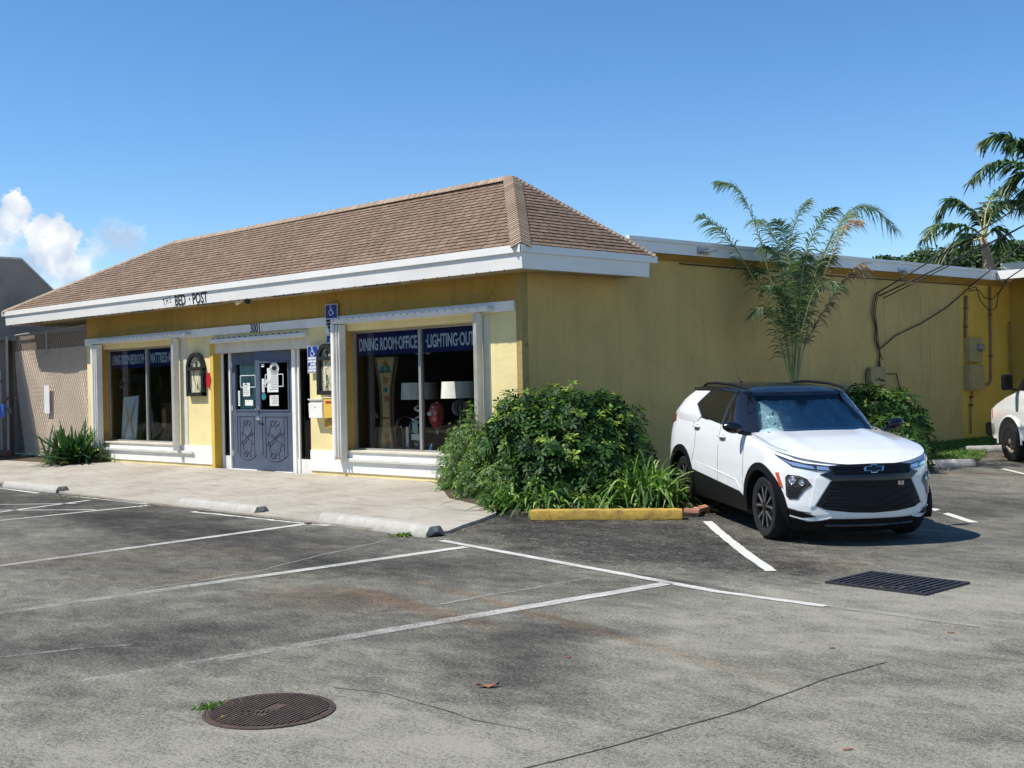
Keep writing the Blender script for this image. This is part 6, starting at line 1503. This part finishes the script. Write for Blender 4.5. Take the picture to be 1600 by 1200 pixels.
def mailbox():
    xl = onY(487, 640, -.10).x; xr = onY(508, 640, -.10).x; zt = onY(497, 625, -.1).z; zb = onY(497, 653, -.1).z
    o = thing('white_mailbox', 'white metal wall mailbox with a drop lid right of the entrance', 'mailbox', (xl, -.1, zb))
    b = MB(); b.prism([(xl, -.004, zb), (xl, -.16, zb), (xl, -.17, zt-.06), (xl, -.06, zt), (xl, -.004, zt)], (xr-xl, 0, 0)); b.build('box', M['white'], o, bevel=.006)
    b = MB(); b.obox(((xl+xr)/2, -.115, zt-.018), ((xr-xl)/2+.012, 0, 0), (0, .066, -.035), (0, .002, .006)); b.build('lid', M['white_metal'], o, bevel=.003)
    b = MB(); b.lathe([(0, -.178), (.012, -.176), (.014, -.165)], ((xl+xr)/2, 0, zt-.12), 'y', 10); b.build('lock', M['steel'], o)
    x2 = onY(524, 640, -.10).x; o = thing('cream_mailbox', 'cream wall mailbox beside the white one, partly behind the shutter', 'mailbox', (xr, -.1, zb))
    b = MB(); b.box(xr+.02, x2, -.15, -.004, zb+.0, zt+.03); b.build('box', M['side_new'], o, bevel=.006); b = MB(); b.box(xr+.01, x2+.01, -.16, -.004, zt+.032, zt+.05); b.build('lid', M['cream'], o)
    b = MB(); b.box(xr+.09, x2-.05, -.155, -.151, zt-.06, zt-.02); b.build('label_slot', M['red'], o)
    b = MB(); b.box(xr-.06, x2, -.07, -.004, zb-.17, zb-.02); o = b.build('wooden_block', M['ochre']); tag(o, 'small ochre block fixed on the wall right under the mailboxes', 'wall box')
mailbox()
def flood():
    p = onY(387, 463, -.25); o = thing('twin_floodlight', 'white twin head floodlight fixed under the front eave above the door', 'lamp', p)
    b = MB(); b.lathe([(0, .09), (.10, .09), (.11, .06), (.10, .045), (0, .04)], (p.x, p.y, p.z), 'z', 20); b.build('mount', M['white'], o)
    for s, t in ((-1, -.13), (1, .12)):
        c = Vector((p.x+t, p.y-.05, p.z-.06)); d = Vector((s*.55, -.6, -.35)).normalized(); b = MB(); b.tube([p+Vector((t*.3, 0, .05)), c-d*.02, c, c+d*.09, c+d*.13], [.02, .02, .038, .062, .066], 14, caps=False); h = smoothing(b.build('lamp_head', M['white'], o), 50)
        b = MB(); b.tube([c+d*.115, c+d*.118], .058, 14); b.build('lens', M['ink'], h)
flood()
# ------------------------------------------------------------------ side wall services
def cable(pts, r, label, mt='cable', sag=0., cat='cable', name='cable', grp=None):
    P = [Vector(p) for p in pts]; Q = []
    for a, c in zip(P, P[1:]):
        for i in range(10): t = i/10; q = a.lerp(c, t); q.z -= sag*4*t*(1-t); Q.append(q)
    Q.append(P[-1]); b = MB(); b.tube(Q, r, 5); o = b.build(name, M[mt], smooth=True); tag(o, label, cat, grp); return o
W_ = lambda x, y, o_=.05: onX(x, y, o_)
for k, (dx, r) in enumerate(((0, .016), (3, .010), (-3, .010))):
    cable([W_(1370+dx, 458), W_(1366+dx, 475), W_(1365+dx, 492), W_(1369+dx*.5, 512), W_(1369+dx, 530), W_(1374+dx*.2, 548), W_(1374-dx*.5, 570), W_(1379+dx, 588), W_(1378+dx, 606)], r, ('thick dark cable bundle', 'thin brown cable just right of the bundle', 'thin brown cable just left of the bundle')[k]+' running down the wall above the hedge', 'cable' if k == 0 else 'cablebr')
cable([W_(1374, 546), W_(1400, 524), W_(1440, 505), W_(1480, 480), W_(1512, 452)], .014, 'diagonal dark cable rising across the side wall to the eave')
cable([W_(1374, 546), W_(1376, 556), W_(1380, 562)], .012, 'short drooping cable end beside the vertical bundle')
b = MB(); p = W_(1366, 588, .0); b.box(.0, .12, p.y-.35, p.y+.35, p.z-.20, p.z+.20); o = thing('telephone_box', 'beige telephone junction box low on the side wall above the hedge', 'junction box', p)
b.build('case', M['box'], o, bevel=.02); b = MB(); b.tube([(.05, p.y-.35, p.z+.15), (.06, p.y-.5, p.z+.1), (.06, p.y-.5, p.z-.25), (.05, p.y-.3, p.z-.35)], .016, 6); b.tube([(.05, p.y+.35, p.z+.05), (.06, p.y+.9, p.z+.05), (.06, p.y+1.1, p.z-.35)], .016, 6); b.build('cable_loop', M['cablebr'], o)
def meter():
    a = W_(1505, 528, 0); c = W_(1520, 566, 0); o = thing('electric_meter_box', 'yellowed electric meter box with a glass dial on the rear side wall', 'meter box', a)
    b = MB(); b.box(.0, .16, a.y, a.y+.75, c.z, a.z); b.build('case', M['box'], o, bevel=.012)
    b = MB(); b.lathe([(.0, .30), (.085, .29), (.095, .25), (.095, .16)], (0, a.y+.50, (a.z+c.z)/2+.05), 'x', 20); smoothing(b.build('dial', M['steel'], o), 40)
    a = W_(1505, 570, 0); c = W_(1520, 610, 0); o = thing('breaker_box', 'yellowed breaker box right below the electric meter', 'electrical box', a)
    b = MB(); b.box(.0, .17, a.y, a.y+.85, c.z, a.z); b.build('case', M['box'], o, bevel=.012); b = MB(); b.box(.17, .182, a.y+.05, a.y+.78, c.z+.05, a.z-.05); b.build('door', M['box'], o, bevel=.01); b = MB(); b.box(.182, .195, a.y+.08, a.y+.12, (a.z+c.z)/2-.05, (a.z+c.z)/2+.05); b.build('latch', M['steel'], o)
    def pipe(pts, label, r=.03):
        P = [W_(x, y, .05) for x, y in pts]; o = thing('conduit', label, 'conduit', P[-1], group='painted conduits on the rear side wall'); b = MB(); b.tube(P, r, 8); b.build('pipe_run', M['pipe'], o, smooth=True)
        b = MB(); 
        for i in (1, -1):
            q = P[0].lerp(P[1], .3 if i > 0 else .75); b.box(.0, .09, q.y-.05, q.y+.05, q.z-.02, q.z+.02)
        b.build('strap', M['rust'], o)
    pipe([(1510, 462), (1509, 527)], 'short conduit rising from the electric meter box to the eave', .04); pipe([(1547, 448), (1549, 592), (1546, 600), (1530, 605)], 'brown L shaped conduit right of the meter'); pipe([(1519, 612), (1517, 640), (1517, 678)], 'thin conduit running from the breaker box into the ground', .02)
    p = W_(1576, 503, .05); o = thing('conduit', 'brown conduit in the inner wall corner behind the van mirror', 'conduit', p, group='painted conduits on the rear side wall'); b = MB(); b.tube([(.06, 18.2, p.z), (.08, 18.2, p.z-.1), (.08, 18.2, 1.4)], .03, 8); b.build('pipe_run', M['pipe'], o, smooth=True)
meter()
for k, pp in enumerate(([(1512, 452), (1525, 448), (1532, 470), (1545, 485), (1556, 482), (1560, 460), (1572, 440)], [(1514, 455), (1528, 452), (1538, 465), (1550, 468), (1562, 455), (1574, 436)])):
    cable([W_(x, y, .12+.3*(i/6)) for i, (x, y) in enumerate(pp)], .013, ('lower', 'upper')[k]+' drooping black service cable loop under the eave above the meter')
# overhead wires to a pole beyond the right edge
pole = Vector((24.0, 34.0, 0)); PT = [atD(2200, y, 30) for y in (-93, -5, -140, -50)]
pl = thing('utility_pole', 'wooden utility pole beyond the right edge carrying the service wires', 'pole', (PT[0].x, PT[0].y, 0)); b = MB(); b.tube([(PT[0].x, PT[0].y, 0), (PT[0].x, PT[0].y, PT[0].z+.8)], [.17, .12], 10); b.build('shaft', M['bark'], pl); b = MB(); b.obox((PT[0].x, PT[0].y, PT[0].z+.3), (.9, .9, 0), (.05, -.05, 0), (0, 0, .06)); b.build('crossarm', M['bark'], pl)
cable([W_(1370, 458, .1), PT[0]], .016, 'topmost overhead wire running from the cable bundle up over the roof to the right', sag=.25)
cable([W_(1374, 462, .1), PT[1]], .016, 'middle overhead wire running from the cable bundle up over the roof to the right', sag=.35)
cable([W_(1380, 466, .1), PT[3]], .013, 'third overhead wire, just under the middle one, leaving the cable bundle', sag=.5)
cable([W_(1512, 450, .1), PT[2]], .016, 'lower overhead wire from the eave above the meter to the upper right', sag=.2)
cable([W_(1560, 445, .5), PT[1]], .016, 'steep overhead wire from the drooping loops to the upper right', sag=.1)
cable([W_(1062, 412, .02), W_(1200, 423, .02), W_(1300, 431, .02), W_(1520, 446, .02)], .012, 'long dark cable clipped along the top of the side wall under the eave')
for k, (px, py) in enumerate(((1092, 392), (1406, 423), (1040, 0))[:2]):
    p = onX(px, py, .25); o = thing('eave_spotlight', ('small grey spotlight on the flat roof edge left of the palm', 'small grey spotlight on the flat roof edge right of the dry palm frond')[k], 'lamp', p, group='spotlights on the flat roof edge')
    b = MB(); b.box(.226, .25, p.y-.02, p.y+.30, p.z-.05, p.z+.07); b.build('bracket', M['steel'], o); b = MB(); b.obox((p.x+.06, p.y+.20, p.z), (.09, 0, .0), (0, .16, .03), (0, -.01, .02)); b.build('lamp_head', M['steel'], o, bevel=.008)
# ------------------------------------------------------------------ things inside the windows
def inwin(px, py, Y): return onY(px, py, Y)
def pedestal():
    Y = .44; o = None; t = inwin(604, 558, Y); bt = .60; xc = inwin(606, 640, Y).x; H = t.z-bt
    wz = [(0, .20), (.10, .185), (.3, .135), (.5, .12), (.7, .15), (.9, .235), (1., .275)]
    xs = lambda s: np.interp(s, [a for a, _ in wz], [c for _, c in wz])
    o = thing('hourglass_pedestal', 'tall tan hourglass shaped pedestal painted with fruit in the right display window', 'pedestal', (xc, Y, bt))
    b = MB(); b.grid([[(xc+sx*xs(s), Y+sy*.035, bt+H*s) for sx, sy in ((-1, -1), (1, -1), (1, 1), (-1, 1), (-1, -1))] for s in np.linspace(0, 1, 24)]); b.build('shaft', M['tan'], o)
    b = MB()
    for sx in (-1, 1): b.tube([(xc+sx*xs(s), Y-.045, bt+H*s) for s in np.linspace(0, 1, 20)], .02, 6)
    for s in (.0, .36, .84): b.box(xc-xs(s), xc+xs(s), Y-.052, Y-.036, bt+H*s, bt+H*s+.025)
    b.build('rim', M['wood'], o)
    for s, mt_, r, dx in ((.93, 'orange', .05, 0), (.88, 'tealp', .05, .07), (.875, 'tealp', .05, -.08), (.76, 'gold', .055, .0), (.66, 'tealp', .04, -.01), (.57, 'clay', .05, .02), (.18, 'gold', .05, 0), (.10, 'clay', .045, .03), (.04, 'tealp', .055, .0)):
        b = MB(); b.prism([(xc+dx+r*cos(a)*1.1, Y-.052, bt+H*s+r*1.1*sin(a)) for a in np.linspace(0, 2*pi, 14)[:-1]], (0, .012, 0)); b.build('painted_fruit', M[mt_], o)
pedestal()
def lamp(px0, px1, pt, pb, Y, label, coil):
    xl, xr = inwin(px0, pt, Y).x, inwin(px1, pt, Y).x; zt = inwin((px0+px1)/2, pt, Y).z; zb = inwin((px0+px1)/2, pb, Y).z; xc = (xl+xr)/2; r = (xr-xl)/2
    o = thing('table_lamp', label, 'lamp', (xc, Y, .6), group='table lamps in the right display window'); b = MB(); b.lathe([(r, zb), (r*1.0, zb+.01), (r*.96, zt), (r*.93, zt)], (xc, Y, 0), 'z', 32); smoothing(b.build('lamp_shade', M['shade'], o), 40)
    b = MB()
    if coil:
        b.tube([(xc+.09*cos(t*1.5)*sin(.4+t/9), Y+.09*sin(t*1.5), zb-.02-t*.048) for t in np.linspace(0, 16, 60)], .022, 6); b.lathe([(0, .62), (.13, .62), (.13, .60), (0, .60)], (xc, Y, 0), 'z', 20)
    else:
        for k in range(5):
            a = k*pi/5; b.tube([(xc+.13*cos(t)*cos(a), Y+.13*cos(t)*sin(a), zb-.16+.13*sin(t)) for t in np.linspace(0, 2*pi, 24)], .010, 5)
        b.tube([(xc, Y, zb-.28), (xc, Y, .60)], .02, 8); b.lathe([(0, .62), (.11, .62), (.11, .60)], (xc, Y, 0), 'z', 20)
    smoothing(b.build('lamp_base', M['gwhite'] if coil else M['steel'], o), 60)
lamp(636, 674, 598, 624, .60, 'table lamp with pale drum shade and twisted white base, left of the two', True); lamp(698, 739, 596, 622, .46, 'table lamp with pale drum shade and wire ball base, right of the two', False)
p = inwin(657, 546, .5); o = thing('ring_pendant', 'white looped ring pendant hanging behind the right window mullion', 'lamp', p); b = MB()
b.tube([(p.x+.16*cos(t), p.y+.16*sin(t), p.z+.04*sin(t*2)+.03*cos(t)) for t in np.linspace(0, 2*pi, 30)], .018, 6); b.tube([(p.x+.15*cos(t)+.05, p.y+.12*sin(t), p.z-.02+.05*cos(t*2)) for t in np.linspace(0, 2*pi, 30)], .016, 6); b.build('rings', M['gwhite'], o, smooth=True)
b = MB(); b.tube([(p.x, p.y, p.z), (p.x-.03, p.y, p.z-.3), (p.x+.02, p.y, p.z-.6)], .012, 6); b.tube([(p.x, p.y, p.z), (p.x, p.y, 3.3)], .005, 5); b.build('cord', M['gwhite'], o)
p = inwin(683, 649, .40); o = thing('glass_egg_vase', 'egg shaped red and white art glass piece in the right display window', 'vase', p); b = MB(); b.lathe([(0, -.22), (.06, -.21), (.12, -.12), (.15, 0), (.14, .10), (.09, .19), (0, .22)], p, 'z', 24); smoothing(b.build('glass_body', M['pink'], o), 80); b = MB(); b.lathe([(0, -.10), (.02, -.22), (.05, -.24)], (p.x, p.y, p.z), 'z', 12); b.tube([(p.x, p.y, p.z-.22), (p.x, p.y, .95)], .015, 6); b.build('stand', M['steel'], o)
b = MB(); q = p+Vector((-.02, -.125, .02)); b.lathe([(0, -.03), (.05, -.02), (.06, .03), (0, .06)], q, 'z', 12); b.build('white_spot', M['gwhite'], o)
def table(x0, x1, y0, y1, z1, zb, label, name='console_table', mt='steel'):
    o = thing(name, label, 'table', ((x0+x1)/2, (y0+y1)/2, zb)); b = MB(); b.box(x0, x1, y0, y1, z1-.035, z1); b.build('table_top', M['wood'], o, bevel=.004)
    for x in (x0+.03, x1-.03):
        for y in (y0+.03, y1-.03): b = MB(); b.box(x-.02, x+.02, y-.02, y+.02, zb, z1-.035); b.build('leg', M[mt], o)
ta, tb_ = inwin(631, 672, .66), inwin(735, 676, .66); table(ta.x, tb_.x, .60, 1.0, ta.z, .60, 'small wooden topped display table with metal legs behind the right mullion')
o = thing('curved_metal_chair', 'metal chair with arched back between the pedestal and the display table', 'chair', inwin(632, 700, .45)); c = inwin(633, 650, 1.0); b = MB()
b.tube([(c.x-.28, c.y, .6), (c.x-.28, c.y, c.z-.25), (c.x-.2, c.y, c.z-.06), (c.x, c.y, c.z), (c.x+.2, c.y, c.z-.06), (c.x+.28, c.y, c.z-.25), (c.x+.28, c.y, .6)], .016, 6); b.tube([(c.x-.2, c.y, c.z-.06), (c.x-.05, c.y, c.z-.3), (c.x, c.y, c.z-.55)], .010, 5); b.tube([(c.x+.2, c.y, c.z-.06), (c.x+.05, c.y, c.z-.3), (c.x, c.y, c.z-.55)], .010, 5); b.build('back_frame', M['chrome'], o, smooth=True)
b = MB(); b.box(c.x-.28, c.x+.28, c.y-.45, c.y, c.z-.62, c.z-.57); b.build('seat', M['shade'], o, bevel=.01)
for sx in (-.26, .26): b = MB(); b.tube([(c.x+sx, c.y-.42, c.z-.6), (c.x+sx, c.y-.44, .6)], .014, 6); b.build('leg', M['chrome'], o)
p = inwin(674, 704, .40); b = MB(); b.lathe([(0, 0), (.10, 0), (.11, .06), (.05, .13), (.05, .18), (.09, .20)], (p.x, .42, .60), 'z', 20); o = smoothing(b.build('silver_vase', M['chrome']), 50); tag(o, 'small silver vase on the sill of the right display window', 'vase')
for k, (px, py, w, h) in enumerate(((648, 668, .12, .16), (649, 683, .20, .09), (636, 683, .06, .34))):
    p = inwin(px, py, .42); b = MB(); b.box(p.x-w/2, p.x+w/2, .42, .425, p.z-h/2, p.z+h/2); b.box(p.x-w/2-.006, p.x+w/2+.006, .426, .432, p.z-h/2-.006, p.z+h/2+.006); o = b.build('price_card', (M['paper'] if k else M['drape'])); tag(o, ('small mint card above the wider white card by the mullion', 'wide white card low beside the right mullion', 'narrow tall white card left of the other cards')[k], 'card', 'cards in the right display window')
def curtain(x0, x1, Y, z0, z1, label):
    b = MB(); b.grid([[(x0+(x1-x0)*i/40, Y+.03*sin(i*1.1+z*.3), z) for i in range(41)] for z in np.linspace(z0, z1, 6)]); o = b.build('curtain', M['curtain'], smooth=True); tag(o, label, 'curtain')
curtain(-4.22, sx_(581, .5), .5, .62, 2.72, 'brown vertical curtain at the left side of the right display window'); curtain(-13.30, -12.95, .5, .62, 2.72, 'brown vertical curtain at the left side of the left display window')
# left window
def wing():
    m, N, L, B = newmat('wing_canvas'); T = OBJC(N); s = N.new('ShaderNodeSeparateXYZ'); L.new(T, s.inputs[0])
    ax = MATH(N, L, 'ABSOLUTE', s.outputs[0]); z = s.outputs[2]
    # two folded wings: band around |x| = .10 + .25*|z|
    w = MATH(N, L, 'ABSOLUTE', MATH(N, L, 'SUBTRACT', ax, MATH(N, L, 'MULTIPLY_ADD', MATH(N, L, 'ABSOLUTE', z), .42, .055)))
    f = NOISE(N, L, SCALE(N, L, T, (14, 1, 5)), 3., 5, .7); k = MATH(N, L, 'MULTIPLY_ADD', w, -11., MATH(N, L, 'MULTIPLY_ADD', f, 1.4, .35), clamp=True)
    zz = MATH(N, L, 'MULTIPLY_ADD', MATH(N, L, 'ABSOLUTE', MATH(N, L, 'ADD', z, .05)), -3.6, 2.0, clamp=True)
    L.new(MIX(N, L, MATH(N, L, 'MULTIPLY', k, zz), (.80, .88, .85), (.62, .36, .08)), B.inputs['Base Color']); B.inputs['Roughness'].default_value = .8; return m
M['wing'] = wing()
a = inwin(190, 621, .36); c = inwin(228, 692, .36); xw = (inwin(226, 640, .55).x-a.x)/2
b = MB(); b.box(-xw, xw, -.015, .015, -(a.z-.60)/2, (a.z-.60)/2); o = b.build('wing_painting', M['wing']); o.location = ((a.x+xw), .38, (a.z+.60)/2+.02); o.rotation_euler = (radians(-6), radians(-3), 0); tag(o, 'tall pale canvas painted with two golden wings leaning in the left display window', 'painting')
p = inwin(196, 599, .5); ch = []; n = 150; Dv = unit(NR.randn(n, 3)); ch.append(blades(np.array([tuple(p)]*n), Dv, perp(Dv), .17*NR.uniform(.6, 1, n), .05, .1, 2, (.2, 1, .5)))
M['l_flower'] = leaf('paper_flower', (.20, .05, .05), (.55, .6, .55), (.75, .75, .72), .2, .6); o = thing('hanging_flower_ball', 'pale paper flower ball hanging in the left display window', 'ornament', p); foliage('petals', ch, M['l_flower'], o); b = MB(); b.tube([p, (p.x, p.y, 3.3)], .004, 4); b.build('string', M['steel'], o)
p = inwin(237, 598, 1.3); b = MB(); b.tube([(p.x+.42*cos(t), p.y, p.z+.42*sin(t)) for t in np.linspace(0, 2*pi, 40)], .02, 6); o = b.build('ring_mirror', M['steel'], smooth=True); tag(o, 'large thin round ring frame hanging deep in the left display window', 'mirror')
p = inwin(257, 664, .55); o = thing('wooden_chair', 'light wooden chair back right of the mullion in the left display window', 'chair', (p.x, .7, .6)); b = MB(); b.box(p.x-.11, p.x+.07, .55, .58, .95, 1.38); b.build('backrest', M['gold'], o, bevel=.01)
b = MB(); b.box(p.x-.22, p.x+.22, .68, 1.08, .90, .94); b.build('seat', M['wood'], o, bevel=.008)
for sx in (-.19, .19):
    for yy in (.71, 1.05): b = MB(); b.box(p.x+sx-.02, p.x+sx+.02, yy-.02, yy+.02, .60, .90); b.build('leg', M['wood'], o)
p = inwin(262, 655, 1.1); b = MB(); b.box(p.x-.45, p.x+.35, 1.15, 1.20, .60, 1.50); o = b.build('dark_bed_headboard', M['wood']); tag(o, 'dark wooden headboard behind the light chair in the left display window', 'headboard')
p = inwin(233, 655, .8); b = MB(); b.tube([(p.x-.3, .85, 1.50), (p.x-.1, .85, 1.45), (p.x+.05, .85, 1.30), (p.x+.08, .85, .9), (p.x+.05, .85, .6)], [.02, .03, .03, .03, .02], 8); o = b.build('white_floor_lamp_arm', M['gwhite'], smooth=True); tag(o, 'pale curved white arm beside the winged canvas in the left display window', 'lamp arm')

for (px, py, Y, lb) in ((684, 537, 1.3, 'lit round ceiling lamp inside the right display window'), (215, 552, 1.3, 'lit round ceiling lamp added to brighten the left display window')):  # the left lamp is an added source that brightens the dim display
    p = inwin(px, py, Y); m_, N_, L_, B_ = newmat('lit_lamp'); B_.inputs['Emission Color'].default_value = (1, .95, .85, 1); B_.inputs['Emission Strength'].default_value = 7
    o = thing('ceiling_lamp', lb, 'lamp', (p.x, Y, 3.28)); b = MB(); b.lathe([(0, 2.95), (.16, 2.95), (.16, 2.97)], (p.x, Y, 0), 'z', 24); b.build('lit_disc', m_, o)
    b = MB(); b.lathe([(.17, 2.94), (.19, 2.96), (.17, 3.0), (0, 3.0)], (p.x, Y, 0), 'z', 24); b.tube([(p.x, Y, 3.0), (p.x, Y, 3.3)], .012, 6); b.build('housing', M['gwhite'], o)
